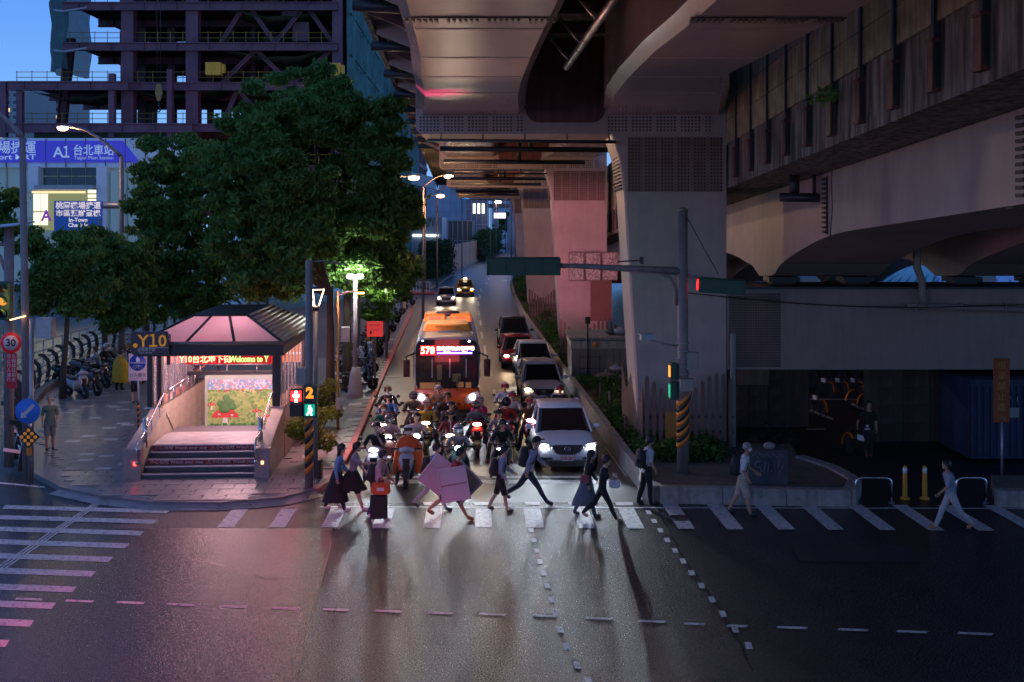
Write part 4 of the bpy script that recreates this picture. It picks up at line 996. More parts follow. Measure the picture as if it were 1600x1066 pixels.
hk = thing('crane_hook', 'ochre crane hook block hanging on cables in the tower frame', 'crane hook', tuple(P(248, 145, YT-3)))
q = MB(); q.prism([(-.32, 0), (-.18, .8), (.18, .8), (.32, 0), (.12, -.75), (-.12, -.75)], -.1, .1, 'y'); q.build('block', mat('ochre_paint', (.30, .17, .05), rough=.6), hk)
q = MB(); q.tube([(0, 0, -.75), (0, 0, -1.2), (.18, 0, -1.5), (0, 0, -1.75), (-.15, 0, -1.6)], .07, 6); q.build('hook', M_dark, hk)
q = MB(); q.tube([(-.15, 0, .8), (-.18, 0, 13)], .03, 4); q.tube([(.15, 0, .8), (.18, 0, 13)], .03, 4); q.build('cable', M_dark, hk)
# pale apartment blocks at the far left
def block(name, label, u0, u1, v0, Y, m, floors, cols, cat='building', group=None, dep=14, lit=(), vb=None):
    a, b = P(u0, v0, Y), P(u1, v0, Y); o = thing(name, label, cat, ((a.x+b.x)/2, Y, 0), group=group); w = b.x-a.x; h = a.z
    q = MB(); q.box((0, dep/2, h/2), (w, dep, h)); q.build('wall', m, o)
    q = MB(); q.box((0, dep/2, h+.25), (w+.3, dep+.3, .5)); q.build('roof', M_stw, o)
    fh = h/floors; cw = w/cols; n = 0
    for i in range(floors):
        if fh*(i+1) < h*(0 if vb is None else vb): continue
        for j in range(cols):
            if n > 260: break
            n += 1
            key = ('win', round(cw, 2), round(fh, 2), ((i, j) in lit or (rnd.random() < .06)))
            if key not in _tc:
                q = MB(); q.box((0, 0, 0), (cw*.55, .06, fh*.5)); q.cur = 1
                q.box((0, -.02, -fh*.27), (cw*.6, .12, .08)); _tc[key] = q.mesh('window', [M_litw if key[3] else M_winb, M_stw])
            x_ = bpy.data.objects.new('window', _tc[key]); COL.objects.link(x_); x_.parent = o; x_.location = (-w/2+cw*(j+.5), -.02, fh*(i+.55))
    return o
M_winb = mat('far_window', (.03, .06, .10), rough=.15, var=.3); M_litw = emis('lit_window', (1, .75, .4), 1.2)
M_apt = mat('apartment_tile', (.42, .40, .38), rough=.7, var=.1)
block('apartment_block', 'pale apartment tower at the far left edge behind the purple podium', -60, 40, 132, 210, M_apt, 24, 9, group='pale apartment towers')
block('apartment_block', 'pale apartment tower showing through the open podium frame', 42, 100, 142, 230, M_apt, 22, 7, group='pale apartment towers')

# ------------------------------------------------------------------ city at the end of the street
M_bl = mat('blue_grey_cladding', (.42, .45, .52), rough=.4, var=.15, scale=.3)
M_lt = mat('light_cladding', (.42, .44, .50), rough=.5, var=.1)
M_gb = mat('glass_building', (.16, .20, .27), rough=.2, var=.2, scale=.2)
def wgrid(o, w, h, nx, nz, y=-.05, m=None):
    for i in range(nx+1): q = MB(); q.box((-w/2+w*i/nx, y, h/2), (.15, .12, h)); q.build('mullion', m or M_lt, o)
    for j in range(nz+1): q = MB(); q.box((0, y, h*j/nz), (w, .12, .15)); q.build('transom', m or M_lt, o)
def simple(name, label, u0, u1, v0, Y, m, nx, nz, cat='building', dep=15, z0=0):
    a, b = P(u0, v0, Y), P(u1, v0, Y); o = thing(name, label, cat, ((a.x+b.x)/2, Y, z0)); w, h = b.x-a.x, a.z-z0
    q = MB(); q.box((0, dep/2, h/2), (w, dep, h)); q.build('wall', m, o); wgrid(o, w, h, nx, nz); return o, w, h
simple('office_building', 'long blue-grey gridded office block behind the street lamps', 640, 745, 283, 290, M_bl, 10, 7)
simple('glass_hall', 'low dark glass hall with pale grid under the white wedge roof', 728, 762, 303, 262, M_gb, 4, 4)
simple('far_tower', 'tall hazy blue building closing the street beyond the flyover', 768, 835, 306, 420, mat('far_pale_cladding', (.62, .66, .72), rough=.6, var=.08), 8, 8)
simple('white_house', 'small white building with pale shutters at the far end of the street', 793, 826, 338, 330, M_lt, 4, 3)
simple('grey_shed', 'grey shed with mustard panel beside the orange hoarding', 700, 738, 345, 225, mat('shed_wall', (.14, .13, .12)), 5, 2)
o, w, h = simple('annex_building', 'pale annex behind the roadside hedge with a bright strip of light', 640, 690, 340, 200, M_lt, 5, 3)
q = MB(); q.box((0, -.3, h*.62), (w*.8, .1, .35)); q.build('strip_light', emis('cool_strip', (.8, 1, .9), 2.5), o)
for u0, u1, v0, v1, Y, lb in ((640, 681, 268, 296, 200, 'white wedge-shaped roof above the lamps at the street bend'), (734, 766, 288, 305, 235, 'white slanted roof over the lit glass hall')):
    a, b = P(u0, v0, Y), P(u1, v1, Y); q = MB(); q.prism([(a.x, a.z), (b.x, a.z-(a.z-b.z)*.35), (b.x, b.z), (a.x, b.z+1)], Y, Y+9, 'y')
    w_ = q.build('wedge_roof', M_stw, None, label=lb, category='roof')
    for k_ in (0, 1):
        pass
for u in (739, 746, 753):
    a, b = P(u, 318, 239.6), P(u+4, 334, 239.6); q = MB(); q.box(((a.x+b.x)/2, 239.6, (a.z+b.z)/2), (b.x-a.x, .1, a.z-b.z))
    q.build('lit_shop_window', emis('cool_window', (.95, 1, .8), 2.2), None, label=f'bright tall window of the glass hall, {["left", "middle", "right"][(u-739)//7]} of three', category='window', group='lit windows of the glass hall')
# flyover in the distance
fo = thing('flyover', 'distant road flyover crossing high behind the end of the street', 'flyover')
for v, hh, Y in ((292, 9, 300), (308, 11, 310), (322, 6, 315)):
    a, b = P(760, v, Y), P(880, v+3, Y); q = MB(); q.box(((a.x+b.x)/2, Y, a.z), (b.x-a.x, 9, hh*Y/F)); q.build('deck', M_bl, fo)
for u in (775, 800, 822): a = P(u, 300, 305); q = MB(); q.box((a.x, 305, a.z/2), (1.4, 2, a.z)); q.build('pier', M_bl, fo)
# name board '300' and lit sign
a = P(728, 302, 150); k = thing('banner_sign', 'blue and white banner with the number 300 hung from a lamp post', 'banner', tuple(a))
q = MB(); q.box((0, 0, 0), (.95, .06, 1.75)); q.build('cloth', emis('banner_blue', (.10, .35, .95), .9), k); text('300', .42, emis('banner_white', (.9, .95, 1), 1.2), k, (0, -.04, .25), bold=.01); text('捷運', .28, MATS['banner_white'], k, (0, -.04, -.35))
q = MB(); q.tube([(-.52, .1, 1.1), (-.52, .1, -a.z)], .07, 8); q.build('pole', M_galv, k)
a, b = P(772, 333, 260), P(790, 341, 260); q = MB(); q.box(((a.x+b.x)/2, 260, (a.z+b.z)/2), (b.x-a.x, .3, a.z-b.z)); q.build('lit_sign', emis('pink_white_sign', (1, .75, 1), 3), None, label='small glowing pale pink sign board beyond the road bend', category='lit sign')
# hoarding panels
h0, h1 = G(706, 428), G(749, 408); hd = thing('hoarding', 'orange ribbed metal hoarding standing along the left kerb far down the street', 'hoarding')
n = 22
for i in range(n):
    c = h0.lerp(h1, (i+.5)/n); q = MB(); L = (h1-h0).length/n; q.box((0, 0, 2.1), (L-.08, .08, 3.9)); o = q.build('panel', mat('hoarding_orange', (.75, .20, .09), rough=.5, var=.3, scale=.6), hd, (c.x-.5, c.y, 0)); o.rotation_euler.z = math.atan2(h1.y-h0.y, h1.x-h0.x)+rnd.uniform(-.03, .03)
def hedge(name, label, uvs, w, h, m, n, seed, size=.22):
    pts = [G(u, v) for u, v in uvs]; cl = []
    for a, b in zip(pts, pts[1:]):
        L = (b-a).length; k = max(2, int(L/(w*.8)))
        for i in range(k):
            c = a.lerp(b, i/k)
            for z in (h*.25, h*.6, h*.85): cl.append((c.x+rnd.uniform(-.2, .2), c.y, z, w*.7, w*.8, h*.26))
    o = thing(name, label, 'hedge'); scatter_leaves('foliage', cl, n, size, m, o, seed)
    q = MB(); q.tube([tuple(p+Vector((0, 0, h*.3))) for p in pts], [w*.4]*len(pts), 6); q.build('stem', M_bark, o)
hedge('hedge', 'tall dark hedge beside the left kerb in front of the orange hoarding', [(664, 438), (703, 430)], 1.6, 4.6, M_leaf3, 5000, 11)
hedge('hedge', 'dark green hedge between the orange hoarding and the far parked car', [(751, 408), (768, 398), (776, 392)], 2.4, 5.5, M_leaf3, 6000, 12, .35)
hedge('hedge', 'dark bushes on the right side where the street bends away', [(818, 398), (822, 388)], 1.6, 4, M_leaf3, 2500, 13, .35)
hedge('hedge', 'bright green clipped hedge at the foot of the farthest visible pier', [(816, 470), (812, 440)], .7, 1.5, M_leaf2, 3500, 14, .12)
kerb_run([(674, 452), (709, 428), (745, 408), (779, 391.5)], road, M_kerb, 3.0, .15, .3)
bend = struct('far_pavement'); q = MB(); pp_ = [tuple(G(u, v)[:2]) for u, v in [(672, 453), (708, 428.5), (744, 408.5), (778, 392), (770, 389), (700, 415), (640, 445)]]; q.prism(pp_[::-1], 0, .14, 'z'); q.build('far_pavement_base', M_pave, bend)
# traffic island with white rails at the side street
isl = thing('railing_island', 'small red-kerbed island with short white railings at the side street', 'traffic island', tuple(G(654, 459)))
q = MB(); q.lathe([(2.0, 0), (2.0, .18), (1.8, .2)], (0, 0, 0), 18); q.build('kerb', M_kerb_red, isl)
for j in range(9): q = MB(); q.box((-1.5+j*.34, -.9, .75), (.07, .05, 1.1)); q.build('baluster', M_white, isl)
for z in (.4, 1.25): q = MB(); q.box((-.14, -.9, z), (3.0, .06, .06)); q.build('rail', M_white, isl)
# ------------------------------------------------------------------ trees
def tree(name, label, u, v, r, blobs, n, leaf=.17, m=None, group=None, seed=1, lean=0.0):
    b = G(u, v, .1); t = thing(name, label, 'tree', (b.x, b.y, .1), group=group)
    rg = random.Random(seed); tops = []
    for (cu, cv, dy, ru, rv) in blobs:
        Y = b.y+dy; p = P(cu, cv, Y); s = Y/F
        tops.append((p.x-b.x, p.y-b.y, p.z-.1, ru*s, min(ru, rv*1.3)*s*.9, rv*s))
    q = MB(); zt = min(c[2]-c[5] for c in tops)+.5
    zt = max(2.0, zt); k = [(0, 0, 0), (.05*lean, 0, zt*.3), (.3*lean, .05, zt*.65), (.5*lean, 0, zt)]
    q.tube(k, [r*1.35, r, r*.85, r*.75], 9)
    for c in tops:
        e_ = Vector(c[:3]); s_ = Vector(k[-1]); mid = s_.lerp(e_, .5)+Vector((rg.uniform(-.3, .3), rg.uniform(-.3, .3), -.25))
        q.tube([s_-Vector((0, 0, .3)), mid, e_], [r*.55, r*.35, r*.12], 6)
        for _ in range(4):
            d = Vector((rg.uniform(-1, 1)*c[3], rg.uniform(-1, 1)*c[4], rg.uniform(-.5, .9)*c[5])); q.tube([mid.lerp(e_, rg.random()), e_+d*.8], [r*.16, r*.04], 4)
    q.build('trunk', M_bark, t)
    sub = []
    for c in tops:                                # each mass is made of many leaf clumps with gaps between
        k_ = max(14, int(36*min(2.4, c[3]*c[5]/2.5)))
        for _ in range(k_):
            d = Vector((rg.gauss(0, 1), rg.gauss(0, 1), rg.gauss(0, 1))).normalized()*rg.uniform(.4, 1.0)**.7*(1.22 if rg.random() < .34 else 1)
            w = rg.uniform(.24, .62)
            sub.append((c[0]+d.x*c[3], c[1]+d.y*c[4], c[2]+d.z*c[5], w, w, w*.6))
    o = scatter_leaves('crown', sub, n, leaf, m or M_leaf, t, seed, flat=-.3)
    return t
tree('street_tree', 'largest leafy tree, its crown reaching up towards the expressway girders', 542, 612, .20,
     [(520, 180, 0, 62, 55), (575, 200, 0, 55, 50), (594, 275, -1, 36, 54), (560, 300, 0, 70, 60), (606, 350, 0, 28, 40), (520, 380, 1, 60, 50), (480, 130, 2, 40, 30), (625, 330, -1, 24, 30), (590, 420, 1, 42, 26), (560, 370, -1.5, 60, 50), (545, 430, -1, 45, 30)], 58000, .15, seed=21)
tree('street_tree', 'broad leafy tree arching over the roof of the stair entrance', 516, 640, .17,
     [(430, 190, 2, 70, 50), (380, 270, 0, 80, 70), (460, 300, 0, 60, 70), (400, 370, 0, 70, 60), (470, 400, 0, 55, 45), (420, 440, 1, 50, 25)], 52000, .145, seed=22)
tree('street_tree', 'dense tree between the stair entrance and the airport line station', 292, 560, .18,
     [(290, 250, 0, 55, 50), (250, 310, 0, 45, 55), (320, 330, 0, 70, 60), (270, 400, 0, 60, 55), (340, 430, 0, 65, 40), (240, 440, 0, 40, 40), (300, 470, 0, 50, 26)], 48000, .15, seed=23)
tree('street_tree', 'small tree with a dark forked trunk nearest the round arrow sign', 98, 625, .12,
     [(90, 400, 0, 48, 45), (60, 440, 0, 30, 40), (130, 430, 0, 40, 45), (100, 470, 0, 50, 28)], 18000, .13, seed=24, lean=.4)
tree('street_tree', 'small tree behind the parked scooters on the left pavement', 165, 590, .12,
     [(170, 400, 0, 50, 45), (150, 450, 0, 45, 45), (200, 440, 0, 40, 50), (190, 490, 0, 35, 22)], 20000, .14, seed=25, lean=-.3)
tree('street_tree', 'small tree with a bent trunk beside the Y10 sign', 232, 545, .13,
     [(225, 400, 2, 40, 50), (215, 455, 0, 42, 35), (250, 470, 0, 30, 28)], 14000, .15, seed=26, lean=-.5)
tree('street_tree', 'tree cut off by the left edge of the picture', 10, 560, .13, [(-15, 315, 0, 32, 34), (5, 350, 0, 22, 18)], 5000, .2, seed=27)
tree('street_tree', 'small bright green tree lit by the white flood lamps', 590, 560, .07, [(583, 478, 0, 22, 22), (592, 462, 0, 16, 12)], 3500, .12, leafmat('bright_leaf', (.10, .22, .03)), seed=28)
tree('street_tree', 'slim tree standing in the row of parked scooters', 606, 530, .1, [(618, 440, 0, 26, 22), (640, 420, 0, 24, 16), (604, 400, 0, 26, 26)], 6000, .16, seed=29)
tree('street_tree', 'dark round tree far away below the flyover', 800, 385, .3, [(800, 348, 0, 26, 14), (815, 343, 0, 16, 12)], 5000, .9, seed=31)
for i, (u, v) in enumerate(((487, 720), (500, 668))):
    b = G(u, v, .15); t = thing('sapling', ['low sapling with yellow-green leaves beside the crossing signal pole', 'low yellow-green sapling beside the stone wall of the entrance'][i], 'shrub', (b.x, b.y, .15))
    q = MB()
    for k in range(9):
        a = k*.7; q.tube([(0, 0, 0), (.2*math.cos(a), .2*math.sin(a), .7), (.55*math.cos(a), .4*math.sin(a), 1.1+.4*rnd.random())], [.02, .014, .006], 5)
    q.build('stem', M_bark, t)
    scatter_leaves('foliage', [(.45*math.cos(k), .45*math.sin(k), .5+.16*(k % 7), .34, .34, .22) for k in range(12)], 1300, .09, leafmat('yellow_leaf', (.20, .24, .03)), t, 40+i)

# ------------------------------------------------------------------ poles, lamps, signals
M_pole = mat('pole_paint', (.26, .22, .22), rough=.5, metal=.1, var=.15, scale=3, streak=.2)
M_sigbox = mat('signal_green', (.012, .07, .045), rough=.5)
def signal_head(parent, loc, rz, n, lit, cols, vertical=False, s=.3, housing=None):
    o = bpy.data.objects.new('signal_head', None); COL.objects.link(o); o.parent = parent; o.location = loc; o.rotation_euler.z = rz
    q = MB(); L = n*s*1.18
    d = (s*1.15, .3, L) if vertical else (L, .3, s*1.15); q.cbox((0, 0, 0), d, .04); q.build('housing', housing or M_sigbox, o)
    for i in range(n):
        c = (i-(n-1)/2)*s*1.15; x, z = (0, -c) if vertical else (c, 0)
        q = MB(); q.lathe([(s*.38, -.16), (s*.40, -.155), (s*.38, -.15)], (x, 0, z), 18, 'y')
        q.build('lens', cols[i] if i in lit else mat('dark_lens', (.02, .015, .015), rough=.3), o)
        q = MB()
        q.smooth = True; ring = [[(x+s*.44*math.cos(a*PI/10), y, z+s*.44*math.sin(a*PI/10)) for a in range(-1, 12)] for y in (-.15, -.42)]
        q.loft(ring, cap=False, close=False); v_ = q.build('visor', housing or M_sigbox, o); v_.modifiers.new('s', 'SOLIDIFY').thickness = .012
    return o
E_red = emis('signal_red', (1, .03, .02), 6); E_amb = emis('signal_amber', (1, .33, .03), 3); E_grn = emis('signal_lit_green', (.02, .9, .45), 9)
# big signal pole right of the street
b = G(1067, 742, .3); sp = thing('signal_pole', 'tall grey signal pole with orange and black stripes in front of the pier fence', 'traffic signal pole', (b.x, b.y, .0))
pm = b.y/F
def L_(u, v, Y=None): p = P(u, v, Y or b.y); return (p.x-b.x, p.y-b.y, p.z)
q = MB(); q.tube([(0, 0, 0), (0, 0, L_(0, 328)[2])], [.17, .13], 16); q.lathe([(.15, 0), (.15, .05), (.04, .1)], (0, 0, L_(0, 328)[2]-.03), 14); q.build('pole', M_pole, sp)
striped(None, sp, .178, L_(0, 690)[2], L_(0, 618)[2], 9, .5)
q = MB(); q.tube([L_(1066, 424), L_(985, 420), L_(905, 416), L_(865, 415)], [.11, .09, .07, .06], 12); q.build('mast_arm', M_pole, sp)
q = MB(); q.tube([L_(1056, 478), L_(1055, 450), L_(1045, 432), L_(1025, 424), L_(985, 425)], .06, 10); q.build('brace', M_pole, sp)
q = MB(); q.tube([L_(1067, 430), L_(1105, 436)], .05, 10); q.build('short_arm', M_pole, sp)
q = MB(); q.tube([L_(1071, 335), L_(1090, 370), L_(1122, 428)], .012, 5); q.tube([L_(1068, 330), L_(1068, 430)], .02, 5); q.build('guy_cable', M_black, sp)
q = MB(); q.box(L_(1002, 407), (.12, .12, .2)); q.tube([L_(1002, 407), L_(965, 409)], .02, 6); q.build('camera_mount', M_dark, sp)
q = MB(); q.tube([L_(1062, 541), L_(1040, 538), L_(1016, 532)], .03, 6); q.build('camera_arm', M_pole, sp)
q = MB(); x, y, z = L_(1012, 527); q.box((x, y, z), (.42, .16, .16), .25); q.box((x, y, z+.1), (.5, .2, .02), .25); q.tube([(x, y, z-.2), (x, y, z)], .02, 6); q.build('surveillance_camera', M_galv, sp)
for (u0, v0, u1, v1), nm in (((1072, 550, 1090, 577), 'control_box'), ((1060, 590, 1081, 609), 'control_box')):
    a, c = L_(u0, v0), L_(u1, v1); q = MB(); q.cbox(((a[0]+c[0])/2, -.22 if v0 > 580 else 0, (a[2]+c[2])/2), (c[0]-a[0], .25, a[2]-c[2]), .015); q.build(nm, mat('box_beige', (.30, .28, .25), rough=.5), sp)
for k in range(5): q = MB(); q.lathe([(.18, 0), (.18, .03)], (0, 0, L_(0, 585-k*12)[2]), 14); q.build('strap', M_galv, sp)
q = MB(); q.tube([L_(1076, 600), L_(1082, 610), L_(1078, 625), L_(1072, 630)], .015, 5); q.tube([L_(1073, 430), L_(1073, 500), L_(1073, 580)], .025, 6); q.build('cable', M_black, sp)
# four-lamp signal seen from behind, on the mast arm
x, y, z = L_(818, 416); h = signal_head(sp, (x, y, z), PI, 4, (), [E_red]*4, s=.43)
for i in range(5): q = MB(); q.box((-.98+i*.49, .17, 0), (.03, .03, .5)); q.build('rib', M_sigbox, h)
x, y, z = L_(1128, 447); h2 = signal_head(sp, (x, y, z), -PI/2-.25, 3, (), [E_red]*3, s=.36)
h2.rotation_euler = (0, -.06, PI-.1); 
q = MB(); q.smooth = True; q.lathe([(.15, -.02), (.17, 0), (.15, .02)], (.66, -.02, 0), 14, 'x'); q.build('lit_red_edge', E_red2 if 'E_red2' in globals() else emis('red_lens_glow', (1, .02, .02), 2.5), h2)
q = MB(); a = L_(1053, 590); q.cbox((a[0]-.02, 0, a[2]+.18), (.2, .3, .45), .02); q.cbox((a[0]-.02, 0, a[2]-.35), (.2, .3, .5), .02); q.build('pedestrian_signal', M_sigbox, sp)
q = MB(); q.box((a[0]-.13, -.05, a[2]+.18), (.03, .2, .3)); q.build('amber_edge', emis('amber_edge', (1, .3, .03), 2), sp)
q = MB(); q.box((a[0]-.13, -.05, a[2]-.35), (.03, .2, .35)); q.build('green_edge', emis('green_edge', (.02, .7, .4), .7), sp)
lamp('SPOT', 'green_signal_lamp', (b.x-2.2, b.y+.6, L_(0, 418)[2]), 22, (.15, 1, .35), None, .15, spot=120, blend=.9, aim=(4.4, 35.4, 5.6))

# crossing signal pole on the left
def pole(name, label, cat, u, v, vtop, r, m=None, z0=.15, group=None, loc=None):
    g = G(u, v, z0); h = P(u, vtop, g.y).z-z0; o = thing(name, label, cat, (g.x, g.y, z0), group=group)
    q = MB(); q.tube([(0, 0, 0), (0, 0, h)], [r, r*.8], 14); q.build('pole', m or M_pole, o)
    f = lambda uu, vv, dy=0: (P(uu, vv, g.y+dy).x-g.x, dy, P(uu, vv, g.y+dy).z-z0)
    return o, f, g
o, f, g = pole('crossing_signal', 'grey pole with red and green pedestrian signals at the corner of the entrance', 'pedestrian signal', 483, 762, 407, .115)
x, y, z = f(465, 627); q = MB(); q.cbox((x, -.1, z+.17), (.36, .22, .35), .03); q.cbox((x, -.1, z-.2), (.36, .22, .35), .03); sb_ = q.build('red_signal', M_blackpaint, o)
q = MB(); q.prism([(x+.03*1.4*a, z+.17+b_*1.35) for a, b_ in ((-1, -.12), (-.4, -.02), (-2, -.02), (-2, .03), (-.7, .04), (-.7, .10), (.7, .10), (.7, .04), (2, .03), (2, -.02), (.4, -.02), (1, -.12))], -.23, -.215, 'y'); q.build('standing_man', emis('red_man_glow', (1, .5, .35), 10), sb_)
q = MB(); q.box((x, -.216, z+.17), (.28, .006, .27)); q.build('red_glow', emis('red_field', (1, .02, .02), 4.5), sb_)
x, y, z = f(487, 625); q = MB(); q.cbox((x, -.2, z+.22), (.36, .2, .42), .03); q.cbox((x, -.2, z-.22), (.36, .2, .42), .03); gb_ = q.build('green_signal', M_sigbox, o)
text('2', .38, emis('amber_digit', (1, .30, .02), 1.5), gb_, (x, -.31, z+.22), bold=.02)
q = MB(); q.box((x, -.303, z-.22), (.27, .006, .3)); q.build('green_field', emis('green_field', (.0, .32, .2), 1.3), gb_)
q = MB(); q.ball((x, -.315, z-.12), (.03, .006, .03), 8, 4); q.prism([(x-.04, z-.16), (x+.05, z-.16), (x+.08, z-.25), (x+.03, z-.24), (x+.07, z-.36), (x+.03, z-.36), (x-.0, z-.27), (x-.05, z-.36), (x-.09, z-.35), (x-.03, z-.25)], -.32, -.31, 'y'); q.build('walking_man', emis('green_man', (.3, 1, .75), 10), gb_)
striped(None, o, .12, f(0, 735)[2], f(0, 650)[2], 9, .5)
q = MB(); q.cbox((-.2, 0, f(0, 588)[2]), (.3, .2, .45), .02); q.tube([(.0, 0, f(0, 410)[2]), (.4, .1, f(0, 408)[2]), (1.0, .3, f(0, 416)[2])], .02, 5); q.build('control_box', MATS['box_beige'], o)
q = MB(); q.tube([f(484, 410), f(520, 408), f(600, 416)], .012, 5); q.build('cable', M_black, o)
# pole with a small lantern head
o, f, g = pole('lantern_lamp', 'slim post with an open Y-shaped glowing lantern head over the pavement corner', 'street lamp', 493, 746, 478, .07)
x, y, z = f(493, 478); M_lan = emis('lantern_glow', (1, .62, .38), 9)
q = MB(); q.lathe([(.10, 0), (.10, .12), (.05, .14)], (0, 0, z-.15), 12); q.build('collar', M_dark, o)
for k in (0, 2*PI/3, 4*PI/3): q = MB(); q.tube([(.09*math.cos(k), .09*math.sin(k), z), (.24*math.cos(k), .24*math.sin(k), z+.48)], .016, 6); q.build('glowing_strut', M_lan, o)
q = MB(); q.lathe([(.26, z+.47), (.28, z+.5), (.05, z+.53)], (0, 0, 0), 16); q.build('cap', M_dark, o)
q = MB(); q.lathe([(.2, z+.45), (.23, z+.465)], (0, 0, 0), 16); q.build('glow_ring', M_lan, o)
lamp('POINT', 'lantern_light', (0, 0, z+.3), 60, (1, .68, .42), o, .12)
q = MB(); q.cbox((0, 0, .25), (.35, .35, .5), .03); q.build('plinth', M_dark, o)
# mustard post
o, f, g = pole('service_post', 'thin mustard post with grey meter box between two lamp posts', 'post', 528, 672, 455, .05, mat('mustard_paint', (.34, .20, .05), rough=.5))
q = MB(); q.cbox((.02, -.08, f(0, 630)[2]), (.16, .12, .4), .01); q.build('meter_box', M_galv, o)
q = MB(); q.tube([f(528, 462), f(545, 455), f(560, 457)], .025, 6); q.build('arm', M_dark, o)
x, y, z = f(562, 458); q = MB(); q.box((x, 0, z), (.30, .14, .05)); q.build('lamp_panel', emis('amber_panel', (1, .45, .1), 12), o)
lamp('POINT', 'amber_light', (x, -.1, z-.15), 55, (1, .5, .16), o, .08)
# flood lamp post
o, f, g = pole('flood_lamp_post', 'pink lit post with flared foot carrying a pair of blazing white flood lamps', 'street lamp', 555, 622, 436, .10, mat('pale_post', (.36, .28, .30), rough=.45))
q = MB(); q.lathe([(.34, 0), (.30, .25), (.22, .95), (.14, 1.2), (.11, 1.25)], (0, 0, 0), 12); q.build('flared_foot', MATS['pale_post'], o)
for s in (-1, 1): x, y, z = f(555+7*s, 432); q = MB(); q.ball((x, -.05, z), (.17, .14, .1), 12, 6); q.build('flood_lamp', emis('flood_glow', (.95, 1, .93), 40), o)
lamp('POINT', 'flood_light', (0, -.35, f(0, 434)[2]), 280, (.92, 1, .9), o, .15)
a = f(542, 522); q = MB(); q.cbox((a[0]-.05, -.1, a[2]), (.36, .08, .62), .03); q.build('notice_plate', mat('pale_plate', (.45, .38, .42)), o)
o, f, g = pole('street_post', 'tall thin lamp post behind the flood lamp post', 'post', 604, 560, 385, .08)
x, y, z = f(597, 430); q = MB(); q.ball((x, -.1, z), .12, 10, 6); q.build('lamp_globe', emis('white_globe', (.95, 1, .95), 25), o)
lamp('POINT', 'globe_light', (x, -.3, z), 330, (.95, 1, .92), o, .12)
o, f, g = pole('street_post', 'pale lamp post with a flared foot where the red kerb ends', 'post', 628, 487, 400, .1, MATS['pale_post'])
q = MB(); q.lathe([(.4, 0), (.34, .3), (.2, 1.2), (.12, 1.5)], (0, 0, 0), 12); q.build('flared_foot', MATS['pale_post'], o)
# red banner sign by the flood post
g = G(586, 595, .15); k = thing('red_notice', 'bright red notice board with faint white lettering beside the parked scooters', 'notice board', (g.x, g.y, .15))
q = MB(); q.box((0, 0, 1.2), (.08, .06, 2.4)); q.build('post', M_picket, k)
z = P(586, 514, g.y).z; q = MB(); q.box((0, -.06, z-.15), (.72, .04, .68)); q.build('board', mat('board_red', (.75, .05, .05), rough=.4, emit=(1, .06, .05), es=.5), k)
text('機車停放', .13, MATS['box_beige'], k, (0, -.085, z+.02)); text('請依規定', .1, MATS['box_beige'], k, (0, -.085, z-.2))
q = MB(); q.prism([(-.25, z-.32), (-.18, z-.22), (-.11, z-.32), (-.15, z-.32), (-.15, z-.4), (-.21, z-.4), (-.21, z-.32)], -.09, -.082, 'y'); q.build('arrow_mark', M_blackpaint, k)

# street lamps with curved arms
def lamp_post(label, base, top, tip, r, energy, col, lit=True, z0=0, group='curved-arm street lamps', es=25):
    b = Vector(base); o = thing('street_lamp', label, 'street lamp', base, group=group); T = Vector(top)-b; E = Vector(tip)-b
    q = MB(); q.tube([(0, 0, 0), tuple(T*.5+Vector((0, 0, 0))), tuple(T)], [r*1.25, r, r*.85], 12)
    H = E-T; pts = [T]+[T+Vector((H.x*(1-math.cos(t*PI/2)) if False else H.x*t, H.y*t, H.z*math.sin(t*PI/2))) for t in (.1, .25, .45, .7, 1)]
    q.tube([tuple(p) for p in pts], [r*.85, r*.75, r*.65, r*.55, r*.5, r*.45], 10); q.build('pole', M_pole, o)
    d = H.normalized(); d.z = 0; d.normalize(); q = MB(); a = math.atan2(d.y, d.x)
    q.box((E.x+d.x*.3, E.y+d.y*.3, E.z+.02), (.75, .24, .10), a); q.build('lamp_head', M_galv, o)
    q = MB(); q.box((E.x+d.x*.35, E.y+d.y*.35, E.z-.045), (.55, .18, .03), a); q.build('lamp_lens', emis('street_lamp_glow', (1, .52, .22), es) if lit else M_dark, o)
    if lit: q = MB(); rr = .10+.0016*Vector(tip).y; q.ball((E.x+d.x*.35, E.y+d.y*.35, E.z-.10), (rr*1.5, rr, rr*.7), 10, 5); q.build('glow_ball', MATS['street_lamp_glow'], o)  # glow ball added below the lens, growing with distance like bloom
    if lit and energy: lamp('POINT', 'street_light', (E.x+d.x*.35, E.y+d.y*.35, E.z-.25), energy, col, o, .15)
    return o
OR = (1.0, .55, .26)
Ya = 31.0; a = P(40, 760, Ya)
lamp_post('tall curved lamp pole at the far left passing in front of the purple sign', (P(43, 0, Ya).x, Ya, .15), P(35, 215, Ya), P(-40, 160, Ya), .10, 0, OR, False)
Yb2 = 62.0; lamp_post('lit curved street lamp reaching left in front of the purple station sign', (P(190, 0, Yb2).x, Yb2, 0), P(190, 245, Yb2), P(108, 198, Yb2), .14, 700, OR)
